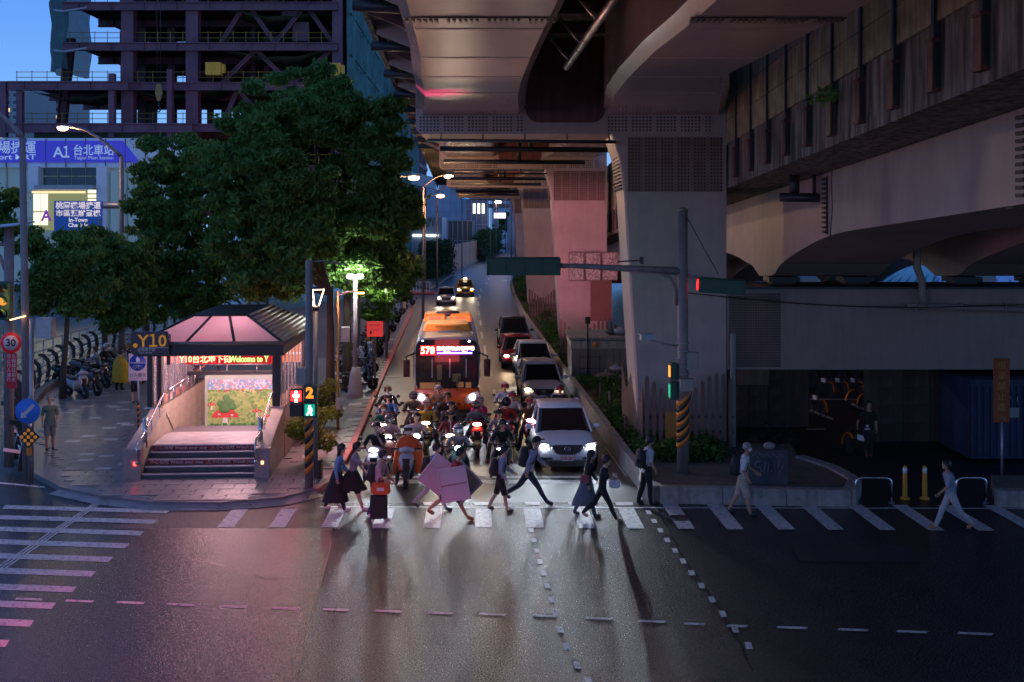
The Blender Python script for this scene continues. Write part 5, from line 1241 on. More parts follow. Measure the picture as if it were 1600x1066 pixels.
for lb, ub, Y, vt, tu, tv, en in (('lit street lamp whose arm emerges from the big tree over the street', 560, 58, 300, 636, 275, 1500), ('lit street lamp reaching right at the bend beside the white wedge roof', 661, 86, 292, 694, 274, 3600),
        ('lit street lamp with its tall pole rising beside the dark hedge', 683, 128, 300, 717, 284, 3600), ('small lit street lamp just left of the tall hedge-side pole', 664, 120, 310, 683, 305, 2600), ('far lit street lamp near the small pink sign', 775, 220, 318, 775.5, 315, 3000), ('farthest lit street lamp at the end of the street', 806, 250, 305, 800, 303, 0), ('lit lamp over the distant flyover right of the pole', 790, 290, 300, 785, 302, 0)):
    x = P(ub, 0, Y).x; lamp_post(lb, (x, Y, 0), P(ub, vt, Y), P(tu, tv, Y), .09, en, OR, es=30+Y*.25)
for u in (766, 799, 822): 
    x = P(u, 0, 200).x; lamp_post(f'unlit slender pole far down the street {["at the bend", "before the small sign", "beside the farthest pier"][(766, 799, 822).index(u)]}', (x, 200, 0), P(u, 312, 200), P(u-8, 308, 200), .09, 0, OR, False)

# left corner: amber signal pole, 30 sign, banner, arrow disc, reflector
Yc = 33.0; x0 = P(14, 0, Yc).x; o = thing('signal_mast', 'signal mast at the left edge with glowing amber light and a 30 sign', 'traffic signal pole', (x0, Yc, .15))
def f2(u, v, dy=0): p = P(u, v, Yc+dy); return (p.x-x0, dy, p.z-.15)
q = MB(); q.tube([(0, 0, 0), (0, 0, f2(0, 352)[2])], .14, 14); q.build('pole', M_pole, o)
q = MB(); a = f2(12, 352); q.add([(-.9, -.5, a[2]-.12), (.45, -.5, a[2]+.02), (.5, .6, a[2]+.12), (-.85, .6, a[2]-.02)], [(0, 1, 2, 3)]); r_ = q.build('solar_panel', mat('solar_panel', (.25, .32, .42), rough=.25, metal=.3), o); r_.modifiers.new('s', 'SOLIDIFY').thickness = .04
q = MB(); q.tube([f2(12, 383), f2(-20, 380)], .05, 8); q.tube([f2(14, 440), f2(0, 400), f2(-15, 388)], .05, 8); q.build('arm', M_pole, o)
signal_head(o, f2(8, 470, -.25), 0, 3, (1,), [E_red, emis('amber_lens', (1, .22, .03), 1.7), E_grn], vertical=True, s=.31, housing=M_sigbox)
lamp('POINT', 'amber_signal_light', f2(8, 472, -.8), 22, (1, .4, .08), o, .12)
a = f2(17, 536, -.2); q = MB(); q.lathe([(.30, 0), (.30, .03)], (a[0], a[1], a[2]), 28, 'y'); s30 = q.build('speed_disc', mat('ring_red', (.62, .02, .03), rough=.4, emit=(.8, .02, .03), es=.12), o)
q = MB(); q.lathe([(.215, 0), (.215, .01)], (a[0], a[1]-.012, a[2]), 28, 'y'); q.build('speed_face', mat('sign_face_white', (.68, .62, .66), rough=.4), s30); text('30', .29, M_blackpaint, s30, (a[0], a[1]-.02, a[2]), bold=.008)
a, b_ = f2(11, 552, -.15), f2(25, 607, -.15); q = MB(); q.box(((a[0]+b_[0])/2, -.15, (a[2]+b_[2])/2), (.30, .03, a[2]-b_[2])); bd = q.build('red_banner', mat('banner_red', (.50, .02, .03), rough=.5), o)
for tx, xx in (('禁止行人通行', -.07), ('左側請往前走', .07)):
    for i, ch in enumerate(tx): text(ch, .125, MATS['sign_face_white'], bd, ((a[0]+b_[0])/2+xx, -.17, a[2]-.09-i*.135))
# blue arrow disc and reflector diamond on their own post
Yd = 30.6; x1 = P(44, 0, Yd).x; o = thing('arrow_sign', 'round blue sign with a slanting arrow above an orange-dotted diamond reflector', 'road sign', (x1, Yd, .15))
def f3(u, v, dy=0): p = P(u, v, Yd+dy); return (p.x-x1, dy, p.z-.15)
q = MB(); q.tube([(0, 0.1, 0), (0, .1, f3(0, 620)[2])], .045, 10); q.build('post', M_galv, o)
a = f3(43.5, 642.5); q = MB(); q.lathe([(.335, 0), (.335, .025)], (a[0], -.02, a[2]), 30, 'y'); q.build('disc', mat('arrow_blue', (.015, .10, .48), rough=.4, emit=(.02, .12, .6), es=.12), o)
q = MB(); c, s_ = math.cos(R(45)), math.sin(R(45))
ar = [(-.26, 0), (-.12, .11), (-.12, .045), (.24, .045), (.24, -.045), (-.12, -.045), (-.12, -.11)]
q.prism([(a[0]+x*c-y*s_, a[2]+x*s_+y*c) for x, y in ar], -.035, -.021, 'y'); q.build('arrow', mat('arrow_pinkish', (.72, .5, .55), rough=.4), o)
a = f3(45, 683); q = MB(); q.prism([(a[0], a[2]+.30), (a[0]+.30, a[2]), (a[0], a[2]-.30), (a[0]-.30, a[2])], -.02, 0, 'y'); dm = q.build('diamond', M_blackpaint, o)
for i in range(3):
    for j in range(3):
        q = MB(); q.ball((a[0]+(i-j)*.093, -.03, a[2]+(i+j-2)*.093), (.052, .02, .052), 10, 5); q.build('reflector', mat('reflector_amber', (.85, .30, .03), rough=.3, emit=(1, .35, .03), es=.18), dm)
q = MB(); q.box((0, .05, f3(0, 706)[2]), (.12, .05, .22)); q.build('stripe', M_orange, o)
q = MB(); q.cbox((.35, .3, f3(0, 514)[2]+0), (.45, .3, .55), .02); q.tube([(-.02, .25, 0), (-.02, .25, f3(0, 500)[2])], .06, 10); q.build('meter_box', M_galv, o)
q = MB(); a = f3(17, 498); q.box((a[0]+.1, .2, a[2]), (.42, .06, .03), 0, 0, -.25); q.build('small_lamp', emis('small_warm_lamp', (1, .5, .2), 6), o)
# curved railing of black posts and steel bars round the pavement's edge
rl = thing('railing', 'railing of hooked black posts and steel bars along the left edge of the pavement', 'railing')
rp_uv = [(36, 742), (22, 705), (30, 655), (60, 620), (100, 592), (150, 565), (190, 548), (240, 535), (300, 518), (360, 505), (430, 490)]
pr_ = [G(u, v) for u, v in rp_uv]
for i in range(len(pr_)-1):
    a, b = pr_[i], pr_[i+1]; k = max(1, int((b-a).length/1.5))
    for j in range(k):
        c = a.lerp(b, j/k); key = 'hookpost'
        if key not in _tc:
            q = MB(); q.prism([(-.12, 0), (.14, 0), (.10, .4), (.02, .8), (.06, 1.15), (.22, 1.35), (.38, 1.38), (.36, 1.5), (.14, 1.48), (-.08, 1.25), (-.14, .85), (-.06, .4)], -.035, .035, 'y'); _tc[key] = q.mesh('post', M_blackpaint)
        o = bpy.data.objects.new('post', _tc[key]); COL.objects.link(o); o.parent = rl; o.location = (c.x, c.y, .1); o.rotation_euler.z = math.atan2(b.y-a.y, b.x-a.x)+PI/2
    for z in (.45, .75, 1.05):
        q = MB(); q.tube([(a.x, a.y, z+.1), (b.x, b.y, z+.1)], .035, 8); q.build('bar', M_stainless if z > .9 or i < 2 else M_galv, rl)
q = MB()
pts = [G(u, v) for u, v in rp_uv]; L2 = [tuple(p[:2]) for p in pts]; off = [(p[0]+.32, p[1]) for p in L2]
q.prism(L2+off[::-1], 0, .38, 'z'); q.build('plinth', M_conc, rl)
for i in range(4):
    a = pr_[0].lerp(pr_[2], i/3.5); q = MB(); q.tube([(a.x-.5, a.y-.15, .75+.1*i), (a.x+.1, a.y+.1, .6+.1*i)], .05, 8); q.build('reflective_sleeve', mat('sleeve_pink', (.75, .45, .5), rough=.3, emit=(1, .4, .5), es=.15), rl)
# long rail fence further back on the left road
rf = thing('guard_rail', 'long steel rail fence receding along the left road behind the trees', 'guard rail')
A_, B_ = G(0, 590), G(330, 478)
for i in range(34):
    c = A_.lerp(B_, i/33); q = MB(); q.box((c.x, c.y, .6), (.05, .05, 1.2)); q.build('post', M_galv, rf)
for z in (.3, .65, 1.15): q = MB(); q.tube([(A_.x, A_.y, z), (B_.x, B_.y, z)], .03, 6); q.build('rail', M_galv, rf)
# ------------------------------------------------------------------ vehicles (front towards -Y, origin on the ground under the front bumper)
M_carglass = mat('car_glass', (.012, .013, .016), rough=.06, var=.2, spec=.6)
M_chrome = mat('chrome', (.7, .7, .7), rough=.1, metal=1)
M_grille = mat('grille_black', (.012, .012, .014), rough=.35)
E_head = emis('headlight_white', (.85, .92, 1), 60); E_warm = emis('headlight_warm', (1, .72, .42), 45); E_off = mat('headlight_off', (.35, .37, .4), rough=.15, metal=.4)
M_rim = mat('alloy_rim', (.4, .4, .42), rough=.3, metal=.8)
def carpaint(name, c, metal=.25): return mat(name, c, rough=.28, metal=metal, var=.03, coat=.6)
def wheel(parent, x, y, r=.34, w=.22):
    q = MB(); q.lathe([(r*.62, -w/2), (r*.96, -w/2), (r, -w*.35), (r, w*.35), (r*.96, w/2), (r*.62, w/2)], (0, 0, 0), 24, 'x'); o = q.build('wheel', M_rubber, parent, (x, y, r))
    q = MB(); q.lathe([(r*.6, -w*.42), (r*.62, w*.42), (r*.1, w*.48)], (0, 0, 0), 18, 'x')
    for k in range(5): a = k*2*PI/5; q.box((w*.42*(1 if x > 0 else -1), r*.3*math.cos(a), r*.3*math.sin(a)), (.03, r*.12, r*.5), 0, a-PI/2 if False else a+PI/2)
    q.build('rim', M_rim, o)
def car(name, label, cat, loc, rz, paint, W=1.84, L=4.5, H=1.60, hood=.97, beam=E_head, lit=(1, 1), energy=60, plate=None, suv=True, mark='oval', grille=True, group=None, wind=None, platecol=None, col=(.74, .86, 1), fog=False):
    o = thing(name, label, cat, loc, rz, group); w = W/2
    belt = hood+.02; st = [(.02, w*.72, .38, hood*.62), (.06, w*.86, .32, hood*.76), (.16, w*.94, .27, hood*.86), (.45, w*.985, .24, hood*.95), (.8, w, .24, hood), (L*.27, w, .24, belt+.03), (L*.5, w, .24, belt+.05), (L*.78, w, .24, belt+.08), (L*.93, w*.97, .26, belt+.05), (L*.985, w*.92, .32, belt-.02), (L, w*.82, .42, belt-.2)]
    q = MB(); q.smooth = True; rings = []
    for y, hw, zb, zt in st:
        cz = (zb+zt)/2; rings.append(ring_y(y, 0, cz, hw, (zt-zb)/2, 28, 4.6, .93))
    q.loft(rings); body = q.build('body', paint, o)
    # greenhouse
    y0, y1, y2, y3 = L*.27, L*.27+.78*(H-hood)/.62, L*.80, L*.97; wt = w*.74
    def cab(y, wb, wt_, z0, z1, n=0): return [(-wb, y, z0), (wb, y, z0), (wb*.99, y, z0+(z1-z0)*.15), (wt_, y, z1-.05), (wt_*.86, y, z1), (-wt_*.86, y, z1), (-wt_, y, z1-.05), (-wb*.99, y, z0+(z1-z0)*.15)]
    z0 = belt-.05
    q = MB(); q.loft([cab(y0-.06, w*.90, w*.88, z0, z0+.07), cab(y1, w*.91, wt, z0, H-.03), cab((y1+y2)/2, w*.92, wt*1.01, z0, H-.0), cab(y2, w*.91, wt*.98, z0, H-.04), cab(y3, w*.86, wt*.9, z0, z0+.22 if suv else z0+.06)])
    q.build('windows', M_carglass, o)
    q = MB(); q.smooth = True
    q.loft([[(x*s, y, z) for x, z in ((-wt*1.02, H-.055), (wt*1.02, H-.055), (wt*.9, H+.012+dz), (0, H+.03+dz), (-wt*.9, H+.012+dz))] for y, s, dz in ((y1-.04, 1, -.03), ((y1+y2)/2, 1.01, 0), (y2+.08, .98, -.035))]); q.build('roof', paint, o)
    for s in (-1, 1):
        q = MB(); q.tube([(s*w*.905, y0-.07, belt-.02), (s*wt*1.0, y1-.02, H-.05)], .035, 6); q.tube([(s*wt*.99, y2, H-.05), (s*w*.87, y3, belt+.1)], .06, 6)
        ym = (y1+y2)/2; q.tube([(s*w*.93, ym, belt), (s*wt*1.02, ym, H-.04)], .03, 6); q.build('pillar', paint, o)
        q = MB(); q.ball((s*(w+.11), y0+.28, belt+.09), (.12, .07, .085), 10, 6); q.tube([(s*(w-.02), y0+.3, belt+.04), (s*(w+.1), y0+.3, belt+.07)], .025, 6); q.build('mirror', paint, o)
        for y in (.82, L-.82): wheel(o, s*(w-.12), y)
        q = MB(); q.lathe([(.40, -.02), (.40, .02)], (s*(w-.012), .82, .36), 20, 'x'); q.lathe([(.40, -.02), (.40, .02)], (s*(w-.012), L-.82, .36), 20, 'x'); q.build('wheel_arch', M_black, o)
        # headlight
        q = MB(); zh = hood*.79; xo, xi = s*w*.95, s*w*.50
        q.loft([[(xi, .045, zh-.04), (xi, .045, zh+.015), (xi, .14, zh+.015), (xi, .14, zh-.04)], [((xo+xi)/2, .04, zh-.05), ((xo+xi)/2, .04, zh+.05), ((xo+xi)/2, .2, zh+.05), ((xo+xi)/2, .2, zh-.05)], [(xo, .16, zh-.02), (xo, .16, zh+.075), (xo, .4, zh+.075), (xo, .4, zh-.02)]])
        on = lit[0 if s < 0 else 1]; hl = q.build('headlight', E_off, o)
        q = MB(); q.ball((s*w*.74, .03, zh), (.13, .035, .045), 12, 6); q.build('lens', beam if on else E_off, hl)
        if on: lamp('SPOT', 'head_lamp', (s*w*.74, -.06, zh), energy, col, o, .06, rot=(R(77), 0, PI), spot=58, blend=.8)
        if fog: q = MB(); q.ball((s*w*.74, .03, .42), .05, 8, 5); q.build('fog_light', E_head, o)
        q = MB(); q.prism([(s*w*.92, .34), (s*w*.45, .37), (s*w*.52, .43), (s*w*.86, .43)] if s > 0 else [(s*w*.86, .43), (s*w*.52, .43), (s*w*.45, .37), (s*w*.92, .34)], .01, .12, 'y'); q.build('lower_vent', M_grille, o)
    if grille:
        q = MB(); gt, gb = hood*.80, hood*.52; gp = [(-w*.44, gt), (w*.44, gt), (w*.50, gt-.05), (w*.38, gb+.05), (w*.22, gb), (-w*.22, gb), (-w*.38, gb+.05), (-w*.50, gt-.05)]
        q.prism(gp, .005, .09, 'y'); g = q.build('grille', M_grille, o)
        q = MB(); q.tube([(x, .0, z) for x, z in [gp[-1], gp[-2], gp[-3], gp[4], gp[3], gp[2]]], .014, 6); q.build('chrome_trim', M_chrome, g)
        for k in range(5): q = MB(); q.box((0, .003, gb+.05+k*(gt-gb-.08)/5), (w*.7, .01, .012)); q.build('slat', M_dark, g)
        zc = (gt+gb)/2+.03; q = MB()
        n = 20; q.tube([(.085*math.cos(2*PI*i/n), -.005, zc+.065*math.sin(2*PI*i/n)) for i in range(n+1)], .009, 5, False)
        if mark == 'oval': q.tube([(-.06, -.005, zc+.035), (-.03, -.005, zc+.03), (0, -.005, zc-.03), (.03, -.005, zc+.03), (.06, -.005, zc+.035)], .008, 5)
        else:
            for a in (90, 210, 330): q.prism([(0, zc), (.03*math.cos(R(a-25)), zc+.03*math.sin(R(a-25))), (.055*math.cos(R(a)), zc+.055*math.sin(R(a))), (.03*math.cos(R(a+25)), zc+.03*math.sin(R(a+25)))], -.012, -.002, 'y')
        q.build('badge', M_chrome, g)
    q = MB(); q.box((0, .03, .25), (W*.86, .12, .16)); q.build('lower_bumper', M_grille, o)
    if plate:
        q = MB(); q.box((0, -.012, .40), (.36, .02, .16)); pl_ = q.build('number_plate', mat('plate_pale', (.75, .62, .68), rough=.4), o); text(plate, .115, platecol or M_red, pl_, (0, -.026, .402), bold=.002, sx=.9)
    q = MB(); q.tube([(-.5, y0-.12, belt), (.1, y0-.0, belt+.05)], .012, 5); q.tube([(.0, y0-.12, belt), (.55, y0-.0, belt+.05)], .012, 5); q.build('wiper', M_black, o)
    if wind:
        q = MB()
        for x in wind: q.ball((x, y1+.15, belt+.12), (.11, .1, .14), 8, 5); q.ball((x, y1+.2, belt-.1), (.2, .12, .2), 8, 5)
        q.build('windscreen_reflection', M_dark, o)
    return o
ry = YAW
g = G(887, 738); car('parked_car', 'white SUV stopped first in the right lane with blazing white headlights', 'car', (g.x, g.y, 0), ry, carpaint('pearl_white', (.84, .84, .86), .0), plate='TDR-2817', energy=1500, wind=None)
q = MB(); q.box((0, 0, 0), (.16, .02, .12)); 
g = G(850, 637); car('silver_car', 'silver car behind the white SUV with warm headlights', 'car', (g.x, g.y, 0), ry, carpaint('silver', (.60, .57, .56), .15), W=1.72, L=4.3, H=1.52, hood=.90, beam=E_warm, energy=70, mark='three', plate='6U-8075', col=(1, .75, .45), platecol=M_blackpaint)
g = G(838, 597); car('white_hatchback', 'white car squeezed between the silver car and the red car', 'car', (g.x, g.y, 0), ry, carpaint('warm_white', (.80, .78, .77), .0), W=1.75, L=4.3, H=1.60, hood=.96, energy=70, lit=(1, 1), fog=True)
g = G(812, 578.5); car('red_car', 'dark red car with one dazzling headlight behind the white hatchback', 'car', (g.x, g.y, 0), ry, carpaint('wine_red', (.30, .02, .025), .3), W=1.72, L=4.3, H=1.50, hood=.88, beam=E_warm, energy=80, lit=(1, 0), col=(1, .7, .45))
g = G(806, 549); car('dark_van', 'black roof-railed SUV last in the waiting queue of cars', 'car', (g.x, g.y, 0), ry, carpaint('black_car', (.02, .02, .022), .2), W=1.8, L=4.6, H=1.72, lit=(0, 1), beam=E_warm, energy=50, col=(1, .7, .4))
g = G(697, 478); car('silver_sedan', 'small pale silver car approaching behind the bus with headlights on', 'car', (g.x, g.y, 0), ry, carpaint('pale_silver', (.5, .5, .55), .3), W=1.7, L=4.2, H=1.5, hood=.9, beam=emis('far_headlight', (1, .8, .6), 90), energy=150, plate='8P-1179', platecol=M_blackpaint, col=(1, .82, .62))
g = G(727, 464); tx = car('taxi', 'yellow taxi with lit roof sign coming down the street', 'taxi', (g.x, g.y, 0), ry, carpaint('taxi_yellow', (.80, .38, .01), .05), W=1.76, L=4.5, H=1.6, hood=.92, beam=MATS['far_headlight'], energy=150, plate='TDA-062', col=(1, .8, .55))
q = MB(); q.prism([(-.2, 1.66), (.2, 1.66), (.13, 1.82), (-.13, 1.82)], 1.9, 2.05, 'y'); q.build('roof_sign', emis('taxi_sign', (1, .9, .6), 8), tx)
g = G(785, 389.5); car('distant_car', 'pale grey car parked at the kerb by the far bend', 'car', (g.x, g.y, 0), ry+.12, MATS['silver'], W=1.75, L=4.4, H=1.5, hood=.9, lit=(0, 0))
g = G(783, 379); car('distant_car', 'small white car beyond the grey one at the far bend', 'car', (g.x, g.y, 0), ry+.3, MATS['warm_white'], W=1.75, L=4.4, H=1.5, hood=.9, lit=(0, 0))
for (u, v, c, lb) in ((150, 480, 'silver', 'blurred grey car on the left road seen between the tree trunks'), (2, 452, 'warm_white', 'white car at the left edge on the road below the station')):
    g = G(u, v); car('passing_car', lb, 'car', (g.x, g.y, 0), -PI/2-.5, MATS[c], lit=(0, 0), H=1.5, hood=.9)

# ------------------------------------------------------------------ city bus
W_ = 2.46; w = W_/2; LB = 10.6; g = G(698.5, 656.5)
bus = thing('city_bus', 'orange and white city bus with a red LED route sign behind the scooters', 'bus', (g.x, g.y, 0), ry)
M_or = carpaint('bus_orange', (.55, .09, .01), .0); M_bw = carpaint('bus_white', (.60, .60, .64), .1)
q = MB(); q.smooth = True
q.loft([ring_y(y, 0, (zb+zt)/2, hw, (zt-zb)/2, 28, 9, .985) for y, hw, zb, zt in ((.0, w*.93, .36, 1.16), (.05, w*.985, .32, 1.2), (.25, w, .3, 1.22), (LB-.1, w, .3, 1.22), (LB, w*.95, .34, 1.2))]); q.build('lower_body', M_or, bus)
q = MB(); q.smooth = True
q.loft([ring_y(y, 0, (zb+zt)/2, hw, (zt-zb)/2, 32, 8, .95) for y, hw, zb, zt in ((.17, w*.95, 1.15, 2.93), (.30, w*.985, 1.1, 3.0), (.6, w, 1.1, 3.02), (LB-.15, w, 1.1, 3.02), (LB, w*.95, 1.15, 2.95))]); q.build('upper_body', M_bw, bus)
q = MB(); q.smooth = True    # black front mask
msk = [(w*.94*math.copysign(abs(math.cos(a))**.28, math.cos(a)), 2.02+.93*math.copysign(abs(math.sin(a))**.28, math.sin(a))) for a in [2*PI*i/36 for i in range(36)]]
q.smooth = False; q.prism([(x, z) for x, z in msk], .02, .3, 'y'); q.build('front_mask', mat('mask_black', (.015, .012, .014), rough=.12), bus)
# windscreen: a cavity with dashboard behind glass
q = MB(); q.box((0, .012, 1.72), (w*1.76, .012, 1.16)); q.build('windscreen', mat('bus_glass', (.03, .03, .035), rough=.05, alpha=.8), bus)
q = MB(); q.box((-.62, -.001, 1.27), (.75, .006, .22)); q.build('dashboard_papers', mat('warm_paper', (.5, .28, .10), emit=(1, .5, .15), es=.03), bus)
q = MB(); q.box((.48, -.001, 1.30), (.26, .006, .20)); q.box((.78, -.001, 1.28), (.20, .006, .2)); q.build('dashboard_papers', MATS['warm_paper'], bus)
for (x, z, sx_, sz_, m_) in ((-.28, 1.75, .18, .55, mat('driver_shirt', (.10, .14, .06))), (.35, 1.55, .3, .3, MATS['driver_shirt']), (.1, 1.9, .04, .7, M_galv), (-.55, 1.9, .04, .7, M_galv), (.7, 1.9, .04, .7, M_galv)):
    q = MB(); q.box((x, .004, z), (sx_, .006, sz_)); q.build('interior_shape', m_, bus)
for s in (-1, 1): q = MB(); q.tube([(s*.05, -.02, 1.12), (s*.55, -.02, 1.5)], .014, 5); q.tube([(s*.35, -.02, 1.1), (s*.45, -.02, 1.6)], .018, 5); q.build('wiper', M_black, bus)
# route sign
q = MB(); q.box((-.02, .008, 2.56), (W_*.78, .02, .36)); rs_ = q.build('route_sign', mat('sign_base', (.03, .0, .01), emit=(.5, .0, .03), es=.5), bus)
q = MB(); q.box((-.70, -.006, 2.56), (.56, .006, .36)); q.build('red_field', emis('route_red', (1, .01, .02), 1.6), rs_)
q = MB(); q.box((.28, -.006, 2.47), (1.32, .006, .14)); q.build('blue_field', emis('route_blue', (.12, .04, .9), 1.1), rs_)
text('578', .36, emis('route_number', (1, .55, .32), 7), rs_, (-.71, -.015, 2.55), bold=.006, sx=.95)
text('臺北車站', .155, emis('route_text', (1, .70, .55), 6), rs_, (-.04, -.015, 2.62), bold=.004, sx=1.1); text('→', .17, MATS['route_text'], rs_, (.30, -.015, 2.60), bold=.006); text('公有市場', .155, MATS['route_text'], rs_, (.66, -.015, 2.62), bold=.004, sx=1.1)
q = MB(); q.box((.28, -.014, 2.455), (1.28, .008, .022)); q.build('white_rule', emis('route_rule', (.85, .7, 1), 5), rs_)
text('Taipei Sta.', .065, MATS['route_text'], rs_, (.0, -.015, 2.51)); text('Market', .065, MATS['route_text'], rs_, (.65, -.015, 2.51))
lamp('AREA', 'route_sign_glow', (0, -.15, 2.56), 14, (1, .12, .12), bus, .9, rot=(PI/2, 0, 0))
q = MB(); q.ball((w*.66, .05, 2.88), (.07, .04, .05), 8, 5); q.build('marker_lamp', emis('marker_white', (.8, .85, 1), 30), bus)
q = MB(); q.ball((-w*.72, .05, 2.90), (.05, .04, .03), 8, 5); q.build('marker_lamp', MATS['marker_white'], bus)
for s in (-1, 1):
    q = MB(); pts = [(s*w*.97, .66), (s*w*.60, .60), (s*w*.50, .70), (s*w*.62, .92), (s*w*.80, 1.04), (s*w*.95, 1.06)]; q.prism(pts if s > 0 else pts[::-1], -.012, .06, 'y'); hl = q.build('headlight', mat('bus_lamp_housing', (.45, .35, .36), rough=.15, metal=.4), bus)
    q = MB(); q.ball((s*w*.76, -.03, .84), (.10, .04, .10), 12, 6); q.build('lens', emis('bus_headlight', (.85, .92, 1), 75), hl)
    lamp('SPOT', 'head_lamp', (s*w*.76, -.12, .84), 900, (.78, .88, 1), bus, .08, rot=(R(78), 0, PI), spot=58, blend=.8)
    q = MB(); q.tube([(s*w*.95, .1, 2.45), (s*(w+.25), -.1, 2.35), (s*(w+.24), -.12, 2.1)], .035, 8); q.build('mirror_arm', M_black, bus)
    q = MB(); q.smooth = True; q.loft([ring_z(z, s*(w+.24), -.14, .12, .08, 12, 3) for z in (1.62, 1.66, 2.2, 2.24)]); q.build('mirror', mat('mirror_red_black', (.05, .015, .015), rough=.2), bus)
    for y in (2.4, LB-3.0): wheel(bus, s*(w-.16), y, .46, .28)
    for i in range(8):
        q = MB(); q.box((s*(w+.004), 1.1+i*1.15, 1.95), (.02, 1.0, .95)); q.build('side_window', M_carglass, bus)
q = MB(); q.box((0, -.02, .45), (.42, .03, .14)); q.build('number_plate', M_white, bus); q = MB(); q.box((0, .06, .32), (W_*.8, .16, .14)); q.build('bumper_skirt', M_black, bus)
# roof units
q = MB(); q.smooth = False
q.loft([[(-x1, y, z0), (x1, y, z0), (x2, y, z1), (-x2, y, z1)] for y, x1, x2, z0, z1 in ((2.6, .98, .88, 3.02, 3.06), (3.1, .98, .80, 3.02, 3.24), (5.2, .98, .80, 3.02, 3.24), (5.6, .98, .88, 3.02, 3.06))]); ac = q.build('roof_unit', mat('bus_unit_yellow', (.62, .26, .03), rough=.4), bus)
for i in range(11): q = MB(); q.box((-.45+i*.09, 2.93, 3.17), (.035, .30, .03)); q.build('vent_slot', M_black, ac)
q = MB(); q.box((0, 2.3, 3.05), (.75, .18, .05)); q.build('roof_hatch', M_galv, bus)
for s in (-1, 1): q = MB(); q.cbox((s*.55, 7.6, 3.18), (.92, 1.6, .34), .08); u_ = q.build('rear_unit', MATS['bus_unit_yellow'], bus); q = MB(); [q.box((s*.55, 6.79, 3.10+k*.04), (.5, .02, .015)) for k in range(4)]; q.build('vent', M_black, u_)
q = MB(); q.ball((0, 7.4, 3.35), (.55, .5, .14), 12, 6); q.build('rear_dome', M_black, bus)
# ------------------------------------------------------------------ people
def cloth(name, c, rough=.85, **k): return mat('cloth_'+name, c, rough=rough, var=.18, scale=7, bump=.25, bscale=22, **k)
SK = [mat('skin_tan', (.42, .24, .16), rough=.5, var=.08), mat('skin_pale', (.52, .33, .25), rough=.5, var=.08)]
M_hair = mat('hair_black', (.012, .010, .010), rough=.5); M_eye = mat('eye_dark', (.01, .01, .01), rough=.2); M_lip = mat('lip', (.32, .11, .09), rough=.5)
M_shoe = mat('shoe_dark', (.03, .03, .035), rough=.6); M_shoew = mat('shoe_white', (.6, .6, .62), rough=.6)
_pc = {}
def walk_pose(st=.5, arm=.45, lean=.06, elb=.4, reach=None, reach2=None):
    """joints facing -Y, mid-stride: st = stride angle"""
    J = {}; hz = .90-.05*abs(st)
    J['pel'] = (0, 0, hz, .135, .10); J['wai'] = (0, -lean*.3, hz+.17, .12, .085); J['che'] = (0, -lean*.9, hz+.36, .155, .10); J['nek'] = (0, -lean*1.3, hz+.50, .06, .06); J['hed'] = (0, -lean*1.5-.01, hz+.60, .055, .06)
    for s, n, a in ((-1, 'L', st), (1, 'R', -st)):
        hx = .09*s; J['hip'+n] = (hx, 0, hz-.06, .095, .095)
        kb = .10 if a > 0 else .50*abs(a)+.1
        ky, kz = -math.sin(a)*.42, hz-.06-math.cos(a)*.42; b = a-kb
        ay, az = ky-math.sin(b)*.41, kz-math.cos(b)*.41
        J['kne'+n] = (hx, ky, kz, .062, .062); J['cal'+n] = (hx, ky+(ay-ky)*.35+.015, kz+(az-kz)*.35, .058, .058); J['ank'+n] = (hx, ay, az, .038, .042); J['toe'+n] = (hx*1.1, ay-.15, max(.035, az-.05) if a > 0 else max(.035, az-.09), .042, .028)
        c = -a*arm/.5*.9; sx_, sz = .185*s, hz+.46; r = reach if s < 0 else reach2
        J['sho'+n] = (sx_, -lean*1.1, sz, .058, .055)
        if r:
            J['elb'+n] = ((sx_+r[0])/2+.05*s, (-lean+r[1])/2+.05, (sz+r[2])/2-.07, .043, .043); J['wri'+n] = (*r, .03, .028)
            d = (Vector(r)-Vector(J['elb'+n][:3])).normalized()
        else:
            ey, ez = -lean-math.sin(c)*.27, sz-math.cos(c)*.27; c2 = c+elb
            wy, wz = ey-math.sin(c2)*.24, ez-math.cos(c2)*.24
            J['elb'+n] = (sx_+.035*s, ey, ez, .043, .043); J['wri'+n] = (sx_+.03*s, wy, wz, .03, .028); d = Vector((0, -math.sin(c2), -math.cos(c2)))
        w = Vector(J['wri'+n][:3])+d*.07; J['han'+n] = (*w, .036, .022)
    zmin = min(J['toeL'][2], J['toeR'][2])-.03
    for k in J: x, y, z, a, b = J[k]; J[k] = (x, y, z-zmin+.0, a, b)
    return J
